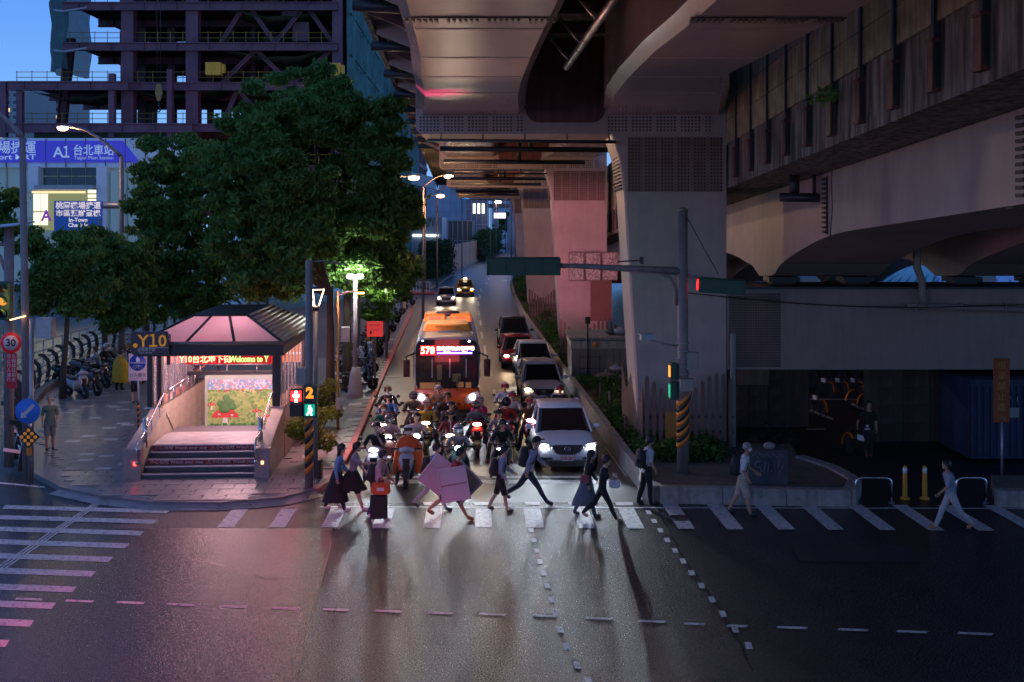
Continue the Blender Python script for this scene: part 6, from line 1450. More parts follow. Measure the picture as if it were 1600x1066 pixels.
def ride_pose(feet='down', lean=.10, chin=False, wide=1.0, seat=.0):
    J = {}; z = .80+seat
    J['pel'] = (0, .22, z, .15, .12); J['wai'] = (0, .19, z+.17, .125, .095); J['che'] = (0, .19-lean, z+.35, .16, .105); J['nek'] = (0, .14-lean, z+.50, .06, .06); J['hed'] = (0, .11-lean, z+.60, .055, .06)
    for s, n in ((-1, 'L'), (1, 'R')):
        J['hip'+n] = (.10*s, .18, z-.02, .10, .10)
        if feet == 'down' or (feet == 'left' and s < 0):
            J['kne'+n] = (.24*s*wide, -.16, .62, .066, .066); J['cal'+n] = (.27*s*wide, -.13, .45, .058, .058); J['ank'+n] = (.31*s*wide, -.08, .11, .04, .042); J['toe'+n] = (.33*s*wide, -.24, .045, .043, .03)
        else:
            J['kne'+n] = (.17*s*wide, -.25, .74, .066, .066); J['cal'+n] = (.16*s*wide, -.24, .58, .058, .058); J['ank'+n] = (.14*s, -.22, .36, .04, .042); J['toe'+n] = (.15*s, -.38, .315, .043, .03)
        J['sho'+n] = (.19*s, .16-lean, z+.45, .060, .056)
        if chin and s > 0: J['elb'+n] = (.20, -.10, z+.22, .045, .045); J['wri'+n] = (.08, -.06, z+.42, .03, .028); J['han'+n] = (.04, -.05, z+.49, .036, .024)
        elif chin == 'back': J['elb'+n] = (.25*s, -.02, z+.20, .045, .045); J['wri'+n] = (.16*s, -.24, z+.15, .03, .028); J['han'+n] = (.12*s, -.30, z+.15, .036, .024)
        else: J['elb'+n] = (.33*s, -.06, z+.20, .045, .045); J['wri'+n] = (.33*s, -.30, z+.22, .032, .03); J['han'+n] = (.31*s, -.37, z+.22, .038, .026)
    return J
def stand_pose(lh=None, rh=None): return walk_pose(.07, .3, .02, .25, lh, rh)
EDG = [('pel', 'wai', 't'), ('wai', 'che', 't'), ('che', 'nek', 't'), ('nek', 'hed', 's')]
for n in 'LR': EDG += [('che', 'sho'+n, 't'), ('sho'+n, 'elb'+n, 'u'), ('elb'+n, 'wri'+n, 'f'), ('wri'+n, 'han'+n, 's'), ('pel', 'hip'+n, 'b'), ('hip'+n, 'kne'+n, 'b'), ('kne'+n, 'cal'+n, 'c'), ('cal'+n, 'ank'+n, 'c'), ('ank'+n, 'toe'+n, 'x')]
def body_geo(J, key):
    if key in _pc: return _pc[key]
    names = list(J); ix = {k: i for i, k in enumerate(names)}
    me = bpy.data.meshes.new('sk'); me.from_pydata([J[k][:3] for k in names], [(ix[a], ix[b]) for a, b, _ in EDG], [])
    o = bpy.data.objects.new('sk', me); COL.objects.link(o); o.modifiers.new('s', 'SKIN').use_smooth_shade = True
    sv = me.skin_vertices[0].data
    for k in names: sv[ix[k]].radius = J[k][3:5]; sv[ix[k]].use_root = (k == 'pel')
    ss = o.modifiers.new('b', 'SUBSURF'); ss.levels = 1; ss.render_levels = 1
    dg = bpy.context.evaluated_depsgraph_get(); m = bpy.data.meshes.new_from_object(o.evaluated_get(dg))
    nv = len(m.vertices); V = np.empty(nv*3); m.vertices.foreach_get('co', V); V = V.reshape(-1, 3)
    Nn = np.empty(nv*3); m.vertices.foreach_get('normal', Nn); Nn = Nn.reshape(-1, 3)
    Fc = [tuple(p.vertices) for p in m.polygons]; C = np.array([V[list(f)].mean(0) for f in Fc])
    best = np.full(len(Fc), 1e9); reg = np.zeros(len(Fc), int); tags = 'tusfbcx'
    for a, b, r in EDG:
        A = np.array(J[a][:3]); B = np.array(J[b][:3]); ab = B-A
        t = np.clip(((C-A)@ab)/(ab@ab), 0, 1); ra = J[a][3]+(J[b][3]-J[a][3])*t
        d = np.linalg.norm(C-(A+t[:, None]*ab), axis=1)-ra; w = d < best; best[w] = d[w]; reg[w] = tags.index(r)
    bpy.data.objects.remove(o); bpy.data.meshes.remove(me); bpy.data.meshes.remove(m)
    _pc[key] = (V, Nn, Fc, [tags[i] for i in reg]); return _pc[key]
def shell(geo, regs, off, extra=0.0):
    V, Nn, Fc, rg_ = geo; fs = [f for f, r in zip(Fc, rg_) if r in regs]; used = sorted({i for f in fs for i in f}); mp_ = {i: k for k, i in enumerate(used)}
    if not used: return None
    P_ = V[used]+Nn[used]*off
    return P_, [tuple(mp_[i] for i in f) for f in fs]
def raw(name, vs, fs, m, parent):
    me = bpy.data.meshes.new(name); me.from_pydata([tuple(p) for p in vs], [], fs); me.materials.append(m); me.polygons.foreach_set('use_smooth', [True]*len(fs)); me.update()
    o = bpy.data.objects.new(name, me); COL.objects.link(o); o.parent = parent; return o
def dome(c, r, front, back, m, n=20, k=8, name='helmet', parent=None, sc=(1, 1.12, 1.05)):
    q = MB(); q.smooth = True; rings = []
    for i in range(k+1):
        rr = []
        for j in range(n):
            a = 2*PI*j/n; f = (1-math.sin(a))/2  # a=-90 is the front (-Y) -> f=1
            lim = back+(front-back)*(max(0, f)**2.2); th = max(.02, lim*i/k)
            rr.append((c[0]+r*sc[0]*math.sin(th)*math.cos(a), c[1]+r*sc[1]*math.sin(th)*math.sin(a), c[2]+r*sc[2]*math.cos(th)))
        rings.append(rr)
    q.loft(rings, cap=False); o = q.build(name, m, parent); o.modifiers.new('s', 'SOLIDIFY').thickness = .014; return o
def person(label, loc, rz, J, key, top, bottom, skin=0, shoes=None, sleeve='short', legs='long', scale=1.0, head='hair', headcol=None, visor=None, mask=None, skirt=None, longhair=False, poncho=None, group=None, cap=None, stripe=None, tilt=0):
    o = thing('person', label, 'person', loc, rz, group); o.scale = (scale,)*3
    geo = body_geo(J, key); V, Nn, Fc, rg_ = geo; sk = SK[skin]
    h = Vector(J['hed'][:3]); c = h+Vector((0, -.012, .10))
    q = MB(); q.smooth = True; q.v = [tuple(p) for p in V]; q.f = [list(f) for f in Fc]; q.m = [0]*len(Fc); q.sm = [True]*len(Fc)
    # head with jaw, nose, ears, mouth and eyes
    rings = []
    for z, rx, ry, dy in ((-.115, .030, .035, -.035), (-.10, .048, .06, -.028), (-.06, .062, .082, -.012), (-.01, .071, .092, -.0), (.04, .076, .098, .004), (.08, .068, .088, .008), (.108, .042, .055, .01), (.118, .01, .012, .01)):
        rings.append([(c.x+rx*math.cos(2*PI*k/14), c.y+dy+ry*math.sin(2*PI*k/14), c.z+z) for k in range(14)])
    q.loft(rings)
    q.add([(c.x-.011, c.y-.088, c.z+.018), (c.x+.011, c.y-.088, c.z+.018), (c.x+.017, c.y-.088, c.z-.028), (c.x-.017, c.y-.088, c.z-.028), (c.x, c.y-.118, c.z-.024)], [(0, 1, 4), (1, 2, 4), (2, 3, 4), (3, 0, 4)])
    for s in (-1, 1): q.ball((c.x+s*.077, c.y+.01, c.z-.005), (.010, .020, .030), 8, 5)
    q.cur = 1
    for s in (-1, 1): q.ball((c.x+s*.028, c.y-.091, c.z+.014), (.011, .007, .007), 7, 4)
    q.cur = 2; q.ball((c.x, c.y-.090, c.z-.055), (.022, .008, .007), 8, 4); q.cur = 0
    # five fingers on each hand
    for n in 'LR':
        w, hd_ = Vector(J['wri'+n][:3]), Vector(J['han'+n][:3]); d = (hd_-w).normalized(); side = d.cross(Vector((1, 0, 0))); side = side.normalized() if side.length > .2 else Vector((0, 1, 0)); pal = d.cross(side).normalized()
        curl = -pal if n == 'L' else pal
        curl = curl if abs(curl.x) > 0 else curl
        if curl.x*(1 if n == 'L' else -1) < 0: curl = -curl
        for i, ln in enumerate((.062, .072, .068, .054)):
            b_ = hd_+side*(.012*(i-1.5)*1.6)+d*.01; m1 = b_+d*ln*.5+curl*.008; m2 = m1+d*ln*.3+curl*.026
            q.tube([b_, m1, m2], [.0095, .0085, .0065], 5)
        b_ = hd_-d*.035-side*.028; q.tube([b_, b_-side*.022+d*.03+curl*.008, b_-side*.012+d*.055+curl*.02], [.0105, .009, .007], 5)
    q.build('body', [sk, M_eye, M_lip], o)
    treg = 't'+('u' if sleeve in ('short', 'long') else '')+('f' if sleeve == 'long' else '')
    x_ = shell(geo, treg, .014); raw('top', x_[0], x_[1], top, o)
    x_ = shell(geo, 'b'+('c' if legs == 'long' else ''), .011 if legs == 'long' else .022); raw('trousers' if legs == 'long' else 'shorts', x_[0], x_[1], bottom, o)
    x_ = shell(geo, 'x', .010); raw('shoes', x_[0], x_[1], shoes or M_shoe, o)
    if skirt:
        p = Vector(J['pel'][:3]); q = MB(); q.smooth = True; a1, a2 = Vector(J['ankL'][:3]), Vector(J['ankR'][:3]); ymin, ymax = min(a1.y, a2.y), max(a1.y, a2.y); ln = skirt[1]; rings = []
        for i in range(7):
            t = i/6; z = p.z+.12-(p.z+.12-ln)*t; cy_ = (ymin+ymax)/2*t*.8; ry_ = .12+((ymax-ymin)/2+.08-.12)*t; rx_ = .155+.06*t
            rings.append([(rx_*math.cos(2*PI*k/24)*(1+.06*t*math.sin(k*3)), cy_+ry_*math.sin(2*PI*k/24)*(1+.05*t*math.sin(k*4+1)), z) for k in range(24)])
        q.loft(rings, cap=False); q.build('skirt', skirt[0], o)
    if poncho:
        n_ = Vector(J['nek'][:3]); q = MB(); q.smooth = True; rings = []
        for i, (dz, rx_, y0_, y1_) in enumerate(((.04, .09, .07, .08), (-.05, .24, .12, .14), (-.25, .36, .30, .18), (-.50, .40, .42, .20), (-.75, .42, .44, .22), (-1.05, .43, .36, .24))):
            rings.append([(n_.x+rx_*math.cos(2*PI*k/26)*(1+.05*math.sin(k*3.3+i)), n_.y+.02+(y1_ if math.sin(2*PI*k/26) > 0 else y0_)*math.sin(2*PI*k/26), n_.z+dz+(.25*max(0, -math.sin(2*PI*k/26))**3 if i > 3 else 0)+.02*math.sin(k*2+i)) for k in range(26)])
        q.loft(rings, cap=False); q.build('raincoat', poncho, o)
    if head == 'hair':
        dome(c, .098, 1.05, 2.15, headcol or M_hair, name='hair', parent=o, sc=(.88, 1.12, 1.30))
        if longhair: q = MB(); q.smooth = True; q.loft([[(c.x+rx*math.cos(2*PI*k/12), c.y+.045+dy+ry*math.sin(2*PI*k/12), c.z+z) for k in range(12)] for z, rx, ry, dy in ((.05, .075, .06, 0), (-.08, .085, .06, .01), (-.2, .08, .05, .03), (-.33, .05, .03, .05))]); q.build('long_hair', M_hair, o)
    elif head == 'open': 
        hm = dome(c, .128, 1.15, 2.15, headcol, parent=o); q = MB(); q.smooth = True
        q.loft([[(c.x+.137*math.sin(a), c.y-.02-.137*math.cos(a), c.z+z) for a in [(-1.1+2.2*k/10) for k in range(11)]] for z in (.095, .0 if visor else .065)], cap=False, close=False)
        q.build('visor', visor or M_black, hm)
    elif head == 'half': dome(c, .128, 1.22, 1.75, headcol, parent=o); q = MB(); q.smooth = True; q.loft([[(c.x+.10*math.sin(a), c.y-.10-.07*math.cos(a)*e_, c.z+.055) for a in [(-1.4+2.8*k/8) for k in range(9)]] for e_ in (.2, 1.1)], cap=False, close=False); q.build('peak', headcol, o)
    elif head == 'full':
        hm = dome(c-Vector((0, .0, .01)), .138, 2.3, 2.35, headcol, parent=o); q = MB(); q.smooth = True
        q.loft([[(c.x+.142*math.sin(a), c.y-.012-.152*math.cos(a), c.z+z) for a in [(-1.15+2.3*k/10) for k in range(11)]] for z in (.06, -.02)], cap=False, close=False); q.build('visor', visor or M_carglass, hm)
    elif head == 'cap': 
        dome(c, .105, 1.25, 1.7, headcol, name='cap', parent=o, sc=(.85, 1.05, 1.15)); q = MB(); q.box((c.x, c.y-.13, c.z+.05), (.13, .11, .012)); q.build('cap_peak', headcol, o)
    elif head == 'hat': dome(c, .105, 1.4, 1.5, headcol, name='hat', parent=o, sc=(.9, 1.05, 1.2)); q = MB(); q.lathe([(.10, .045), (.17, .02), (.16, .015)], (c.x, c.y, c.z), 18); q.build('brim', headcol, o)
    elif head == 'bald': dome(c, .086, .8, 1.9, headcol or mat('hair_grey', (.25, .24, .23), rough=.7), name='hair', parent=o, sc=(.9, 1.1, 1.25))
    if mask: q = MB(); q.smooth = True; q.loft([[(c.x+r*math.sin(a), c.y-.008-(r+.028)*math.cos(a), c.z+z) for a in [(-1.3+2.6*k/8) for k in range(9)]] for z, r in ((-.015, .074), (-.045, .078), (-.085, .058), (-.112, .035))], cap=False, close=False); q.build('face_mask', mask, o)
    if stripe: q = MB(); ch = Vector(J['che'][:3]); q.box((ch.x, ch.y-.115, ch.z), (.03, .02, .3)); q.build('zip_stripe', stripe, o)
    return o
M_mask = mat('mask_cloth', (.7, .7, .72), rough=.8); M_maskb = mat('mask_black', (.02, .02, .02))
def backpack(label, at, rz, sc=1.0, m=None, J=None):
    ca, sa = math.cos(rz), math.sin(rz); ch = J['che']; y = ch[1]+.21; x, z = 0, ch[2]-.33
    o = thing('backpack', label, 'backpack', (at[0]+(x*ca-y*sa)*sc, at[1]+(x*sa+y*ca)*sc, at[2]+z*sc), rz); o.scale = (sc,)*3
    q = MB(); q.smooth = True; q.loft([ring_z(zz, 0, 0, rx, ry, 16, 3.2) for zz, rx, ry in ((0, .12, .07), (.03, .15, .10), (.25, .155, .11), (.40, .14, .09), (.45, .08, .05))]); q.build('bag', m or mat('bag_black', (.02, .02, .025), rough=.7), o)
    q = MB(); q.smooth = True; q.loft([ring_z(zz, 0, .10, rx, ry, 12, 3) for zz, rx, ry in ((.03, .10, .03), (.06, .115, .05), (.20, .11, .045), (.23, .08, .02))]); q.build('pocket', m or MATS['bag_black'], o)
    for s in (-1, 1): q = MB(); q.tube([(s*.10, -.06, .42), (s*.12, -.17, .44), (s*.125, -.30, .30), (s*.13, -.25, .12), (s*.12, -.06, .04)], .015, 5); q.build('strap', M_black, o)
    return o
RGT, LFT = PI/2, -PI/2            # facing right / left in the picture
def ped(label, u, v, rz, J, key, **k):
    g = G(u, v); o = person(label, (g.x, g.y, 0), rz, J, key, **k); return g
C_black = cloth('black', (.014, .014, .017)); C_lblue = cloth('light_blue', (.16, .30, .48)); C_grey = cloth('grey', (.26, .24, .27)); C_pink = cloth('dusty_pink', (.50, .32, .34))
C_navy = cloth('navy', (.02, .025, .05)); C_lav = cloth('lavender', (.30, .28, .38)); C_white = cloth('white', (.62, .62, .65)); C_red = cloth('dark_red', (.32, .03, .04)); C_beige = cloth('beige', (.42, .34, .26))
C_jean = cloth('jean', (.06, .08, .13)); C_ltgrey = cloth('pale_grey', (.42, .42, .45)); C_green = cloth('sage', (.13, .17, .12)); C_olive = cloth('olive', (.06, .06, .04))
J1 = walk_pose(.30); J2 = walk_pose(.48, elb=.5); J3 = walk_pose(.28, elb=.8); J4 = walk_pose(.62, lean=.12); J5 = walk_pose(.15, elb=.6)
Jpoint = walk_pose(.38, reach=(-.10, -.52, 1.18), reach2=None); Jhold = walk_pose(.3, reach=(-.18, -.34, .98), reach2=(.16, -.30, .95)); Jphone = walk_pose(.5, reach=(-.12, -.3, 1.1), reach2=(.14, -.32, 1.1)); Jboard = walk_pose(.55, lean=.14, reach=(-.3, -.05, .75), reach2=(.3, -.06, .72))
ped('woman in a blue top and long black skirt walking right at the kerb corner', 527, 797, RGT, J1, 'w1', top=C_lblue, bottom=C_black, skirt=(C_black, .22), longhair=True, skin=1, shoes=M_shoew, sleeve='long', scale=.98)
ped('woman in a grey tee and black knee shorts pointing ahead with one arm', 551, 796, RGT, Jpoint, 'wp', top=C_grey, bottom=C_black, legs='short', skirt=(C_black, .50), skin=1, shoes=M_shoew, scale=1.0)
g = ped('person in a pink-grey tee pulling the black suitcase across the crossing', 592, 811, RGT-.3, Jhold, 'wh', top=C_pink, bottom=C_jean, skin=0, shoes=M_shoew, mask=M_mask, scale=.99); backpack('dark backpack on the person with the suitcase', (g.x, g.y, 0), RGT-.3, .99, J=Jhold)
x = G(592, 815); sc_ = thing('suitcase', 'upright black wheeled suitcase standing on a crossing stripe', 'suitcase', (x.x, x.y, 0), .1)
q = MB(); q.cbox((0, 0, .38), (.42, .26, .58), .04); q.build('shell', mat('suitcase_black', (.015, .015, .018), rough=.4), sc_)
for s in (-1, 1):
    q = MB(); q.box((s*.12, .1, .8), (.02, .02, .3)); q.build('handle_rod', M_galv, sc_)
    for t in (-1, 1): q = MB(); q.lathe([(.04, -.015), (.04, .015)], (s*.16, t*.09, .04), 10, 'x'); q.build('wheel', M_shoew, sc_)
q = MB(); q.tube([(-.12, .1, .95), (.12, .1, .95)], .018, 6); q.build('handle', M_black, sc_)
bgx = thing('orange_bag', 'orange shopping bag resting on top of the black suitcase', 'bag', (x.x+.05, x.y-.02, .675)); q = MB(); q.loft([ring_z(z, 0, 0, rx, .10, 12, 4) for z, rx in ((0, .20), (.04, .24), (.24, .22), (.27, .20))]); q.build('bag', cloth('orange_bag', (.55, .12, .03)), bgx)
q = MB(); q.tube([(-.1, 0, .26), (-.07, 0, .40), (.07, 0, .40), (.1, 0, .26)], .01, 5); q.build('handle', C_white, bgx); q = MB(); q.box((0, -.105, .13), (.18, .01, .08)); q.build('label_patch', C_white, bgx)
g5 = ped('person in a blue tee and pale trousers half hidden behind the boards', 676, 797, RGT, J2, 'w2', top=cloth('bright_blue', (.05, .16, .42)), bottom=C_ltgrey, skin=1, scale=1.0); backpack('dark backpack on the person in the blue tee', (g5.x, g5.y, 0), RGT, 1.0, J=J2)
ped('person in a dark red tee and shorts carrying large pink-lit boards', 704, 812, RGT, Jboard, 'wb', top=C_red, bottom=C_navy, legs='short', skin=0, shoes=mat('sandal_brown', (.25, .09, .05)), scale=1.04)
M_board = mat('board_pale', (.62, .50, .56), rough=.5, var=.04); M_board2 = mat('board_brown', (.33, .20, .17), rough=.6)
def board(label, u, v, Y, w, h, rot, m, yaw=0.0):
    p = P(u, v, Y); o = thing('canvas_board', label, 'board', tuple(p)); o.rotation_euler = (0, rot, yaw)
    q = MB(); q.box((0, 0, 0), (w, .02, h)); q.build('panel', m, o)
    for s in (-1, 1): q = MB(); q.box((s*(w/2-.02), -.018, 0), (.035, .03, h)); q.build('frame', M_board, o); q = MB(); q.box((0, -.018, s*(h/2-.02)), (w-.08, .03, .035)); q.build('frame', M_board, o)
    return o
Yb_ = G(704, 812).y
o = board('nearest pale rectangular board held against the hip with a taped band', 709, 757, Yb_-.46, .70, .82, R(-10), M_board)
q = MB(); q.box((0, -.02, -.0), (.66, .01, .03)); q.build('tape', M_board2, o)
board('large tilted board held behind the carrier, its corner sticking out left', 688, 744, Yb_+.24, .82, .82, R(38), M_board, .1)
board('brownish tilted board sticking out to the right of the carrier', 720, 754, Yb_+.32, .80, .80, R(45), M_board2, -.1)
g = ped('student in a grey hoodie and black shorts walking right in mid crossing', 782, 798, RGT, J3, 'w3', top=C_lav, bottom=C_black, legs='short', skin=1, sleeve='long', scale=.97); backpack('black backpack on the student in the grey hoodie', (g.x, g.y, 0), RGT, .97, J=J3)
g = ped('man in a lavender shirt and dark trousers striding right before the white SUV', 826, 788, RGT, J4, 'w4', top=C_lav, bottom=C_navy, skin=0, sleeve='long', head='cap', headcol=C_black, scale=1.05); backpack('big black backpack on the striding man', (g.x, g.y, 0), RGT, 1.12, J=J4)
ped('woman in a black top and loose grey skirt beside the white SUV headlight', 917, 806, RGT, J1, 'w1', top=C_black, bottom=C_jean, skirt=(cloth('slate', (.12, .14, .17)), .30), longhair=True, skin=1, sleeve='long', scale=.95)
g = ped('woman in a black tee and black trousers holding a white bag', 941, 813, RGT, Jphone, 'wph', top=C_black, bottom=C_black, skin=1, shoes=mat('shoe_pink', (.5, .25, .22)), scale=.93)
hb = thing('handbag', 'pale handbag carried by the woman in black in the crossing', 'bag', (g.x+.30, g.y-.05, .80)); q = MB(); q.smooth = True; q.loft([ring_z(z, 0, 0, rx, .06, 12, 3) for z, rx in ((0, .10), (.03, .14), (.16, .13), (.20, .09))]); q.build('bag', C_white, hb); q = MB(); q.tube([(-.07, 0, .18), (-.04, 0, .34), (.04, 0, .34), (.07, 0, .18)], .008, 5); q.build('strap', C_white, hb)
hb = thing('handbag', 'small red-pink bag on the hip of the woman in the grey skirt', 'bag', (G(917, 806).x-.06, G(917, 806).y-.22, .86)); q = MB(); q.cbox((0, 0, .1), (.22, .08, .2), .02); q.build('bag', cloth('rose', (.35, .08, .11)), hb); q = MB(); q.tube([(-.1, 0, .2), (-.05, .1, .5), (.08, 0, .2)], .008, 5); q.build('strap', C_black, hb)
g = ped('man in a white shirt and dark trousers at the end of the low concrete wall', 1010, 787, RGT+.3, J5, 'w5', top=C_ltgrey, bottom=C_black, skin=0, scale=1.03); backpack('dark backpack on the man by the low wall end', (g.x, g.y, 0), RGT+.3, 1.03, J=J5)
g = ped('masked person in a white tee and beige shorts on the dark crossing', 1160, 803, RGT-.2, J3, 'w3', top=C_white, bottom=C_beige, legs='short', skin=0, head='bald', mask=M_mask, scale=1.05); backpack('black backpack on the person in beige shorts', (g.x, g.y, 0), RGT-.2, 1.05, J=J3)
ped('person in pale blue tee and white trousers hurrying left at the far right', 1486, 828, LFT, J2, 'w2', top=cloth('pale_blue', (.24, .32, .40)), bottom=C_ltgrey, skin=0, shoes=mat('shoe_tan', (.4, .18, .08)), scale=.98)
g = G(78, 703, .15); person('elderly man in a sage shirt and patterned shorts standing by the arrow sign', (g.x, g.y, .17), .35, stand_pose(), 'st', C_green, cloth('camo', (.20, .20, .19)), 0, legs='short', head='bald', scale=.98)
g = G(187, 633, .15); person('person in a bright blue tee beside the scooters next to the Y10 sign', (g.x+.4, g.y+.6, .17), .6, stand_pose(), 'st', cloth('royal_blue', (.02, .10, .36)), C_black, 1, legs='short', head='hair')
g = G(183, 615, .15); person('person in a yellow rain cape standing among the scooters on the left', (g.x-.2, g.y+.9, .17), 2.6, stand_pose(), 'st', C_black, C_black, 1, poncho=cloth('yellow_cape', (.55, .33, .02)), head='hair')
g = G(1357, 712); person('person in dark clothes wheeling a bicycle out from under the expressway', (g.x, g.y, 0), 0, stand_pose((-.42, -.25, .98)), 'sb', C_black, C_black, 0, shoes=mat('shoe_red', (.3, .05, .04)), head='hair', headcol=None)
hb = thing('carrier_bag', 'pale plastic carrier bag held by the person with the bicycle', 'bag', (g.x-.12, g.y-.28, .62)); q = MB(); q.smooth = True; q.loft([ring_z(z, 0, 0, rx, .07, 12, 2.4) for z, rx in ((0, .08), (.04, .13), (.22, .12), (.30, .04), (.38, .03))]); q.build('bag', C_white, hb)

# ------------------------------------------------------------------ scooters and motorcycles
M_sc = mat('scooter_paint', (.55, .55, .58), rough=.25, coat=.6, var=.03); M_seat = mat('seat_vinyl', (.018, .018, .02), rough=.45)
def wheel2(parent, y, r=.245, w=.10):
    q = MB(); q.lathe([(r*.68, -w*.35), (r*.93, -w/2), (r, -w*.2), (r, w*.2), (r*.93, w/2), (r*.68, w*.35)], (0, 0, 0), 22, 'x'); o = q.build('wheel', M_rubber, parent, (0, y, r))
    q = MB(); q.lathe([(r*.68, -.03), (r*.62, 0), (r*.68, .03)], (0, 0, 0), 18, 'x')
    for k in range(5): a = 2*PI*k/5; q.tube([(0, 0, 0), (0, r*.66*math.cos(a), r*.66*math.sin(a))], .018, 5)
    q.lathe([(.05, -.06), (.05, .06)], (0, 0, 0), 10, 'x'); q.build('rim', M_rim, o)
def make_scooter(kind, label, loc, rz, group):
    o = thing('scooter' if kind != 'moto' else 'motorcycle', label, 'scooter' if kind != 'moto' else 'motorcycle', loc, rz, group)
    wheel2(o, -.62); wheel2(o, .60)
    rd = kind == 'round'
    q = MB(); q.smooth = True; q.loft([[(.085*s_*math.cos(a), -.62+.30*math.sin(b_), .245+.30*math.cos(b_)+.0*a) for a in (0, PI/3, 2*PI/3, PI)] for b_, s_ in ((-1.25, .5), (-.7, 1), (0, 1.1), (.7, 1), (1.1, .6))], cap=False, close=False); q.build('mudguard', M_sc if rd else M_black, o)
    for s in (-1, 1): q = MB(); q.tube([(s*.075, -.62, .245), (s*.075, -.50, .62)], .022, 6); q.build('fork', M_galv, o)
    if kind == 'moto':
        q = MB(); q.smooth = True; q.loft([ring_y(y, 0, z, rx, rz_, 14, 2.6) for y, z, rx, rz_ in ((-.42, .80, .06, .06), (-.30, .86, .15, .13), (-.05, .86, .17, .14), (.12, .80, .11, .08))]); q.build('tank', M_sc, o)
        q = MB(); q.smooth = True; q.loft([ring_y(y, 0, z, rx, rz_, 14, 3) for y, z, rx, rz_ in ((-.35, .45, .12, .12), (0, .42, .16, .2), (.3, .48, .12, .12))]); q.build('engine', M_dark, o)
        q = MB(); q.smooth = True; q.loft([ring_z(z, 0, y, rx, ry, 14, 3) for z, y, rx, ry in ((.80, -.60, .05, .05), (.88, -.62, .14, .08), (1.0, -.58, .15, .08), (1.08, -.52, .09, .04))]); fr = q.build('front_cowl', M_sc, o)
        for s in (-1, 1): q = MB(); q.ball((s*.085, -.70, .93), (.06, .03, .022), 10, 5); q.build('headlight', E_head, fr)
        hy, hz_ = -.48, 1.02
    else:
        q = MB(); q.smooth = True      # leg shield
        prof = ((.36, -.40, .07, .05), (.50, -.47, .13, .06), (.66, -.52, .19, .07), (.80, -.50, .21 if not rd else .22, .07), (.90, -.46, .18, .06), (.95, -.43, .09, .05))
        q.loft([ring_z(z, 0, y, rx, ry, 16, 2.6) for z, y, rx, ry in prof]); sh = q.build('leg_shield', M_sc, o)
        if not rd:
            q = MB(); q.loft([[(-.10, -.57, z), (.10, -.57, z), (.07*k, -.60-.0, z), (-.07*k, -.60, z)] for z, k in ((.50, .3), (.66, .9), (.82, 1))]); q.build('front_panel', M_black, sh)
            for s in (-1, 1): q = MB(); q.ball((s*.13, -.57, .72), (.03, .025, .07), 8, 5); q.build('indicator', mat('indicator_lens', (.6, .5, .45), rough=.2), sh)
        q = MB(); q.smooth = True; q.loft([ring_z(z, 0, y, rx, ry, 18, 2.4) for z, y, rx, ry in ((.94, -.44, .08, .05), (.98, -.47, .20, .09), (1.04, -.48, .23, .11), (1.09, -.46, .17, .08), (1.12, -.44, .05, .03))]); cw = q.build('handlebar_cowl', M_sc if kind != 'dark' else M_black, o)
        q = MB()
        if rd: q.ball((0, -.585, 1.035), (.085, .035, .075), 14, 6)
        else: q.ball((0, -.575, 1.03), (.13, .03, .05), 12, 6)
        q.build('headlight', mat('headlight_slot', (.3, .3, .32), rough=.15), cw)
        q = MB(); q.cbox((0, -.2, .31), (.30, .42, .06), .02); q.build('floorboard', M_black, o)
        hy, hz_ = -.42, 1.05
    q = MB(); q.tube([(-.36, hy+.06, hz_), (-.2, hy, hz_), (.2, hy, hz_), (.36, hy+.06, hz_)], .018, 7); hb_ = q.build('handlebar', M_black, o)
    for s in (-1, 1):
        q = MB(); q.tube([(s*.27, hy+.02, hz_), (s*.39, hy+.08, hz_)], .024, 8); q.build('grip', M_rubber, hb_)
        q = MB(); q.tube([(s*.22, hy-.01, hz_), (s*.30, hy-.03, hz_+.14), (s*.36, hy-.02, hz_+.22)], .010, 5); q.ball((s*.385, hy-.01, hz_+.26), (.068, .018, .05), 12, 6); q.build('mirror', M_black, o)
    q = MB(); q.smooth = True; q.loft([ring_y(y, 0, z, rx, rz_, 14, 2.8) for y, z, rx, rz_ in ((.02, .50, .10, .18), (.10, .52, .15, .20), (.45, .58, .17, .17), (.80, .68, .12, .10), (.92, .70, .05, .05))]); q.build('rear_body', M_sc if kind != 'moto' else M_black, o)
    q = MB(); q.smooth = True; q.loft([ring_y(y, 0, z, rx, rz_, 14, 3) for y, z, rx, rz_ in ((.02, .735, .09, .03), (.12, .75, .14, .05), (.4, .77, .15, .055), (.6, .82, .14, .05), (.82, .83, .09, .03))]); q.build('seat', M_seat, o)
    q = MB(); q.ball((0, .93, .66), (.09, .03, .04), 8, 5); q.build('tail_light', mat('tail_lens', (.35, .02, .02), rough=.2), o)
    q = MB(); q.tube([(.12, .15, .3), (.17, .5, .33), (.18, .85, .42)], [.03, .05, .055], 8); q.build('exhaust', M_dark, o)
    q = MB(); q.box((0, .96, .52), (.2, .01, .14)); q.build('number_plate', M_white, o)
    return o
protos = {}
PAINT = {}
def paint(nm, c): 
    if nm not in PAINT: PAINT[nm] = mat('scooter_'+nm, c, rough=.25, coat=.6, var=.03)
    return PAINT[nm]
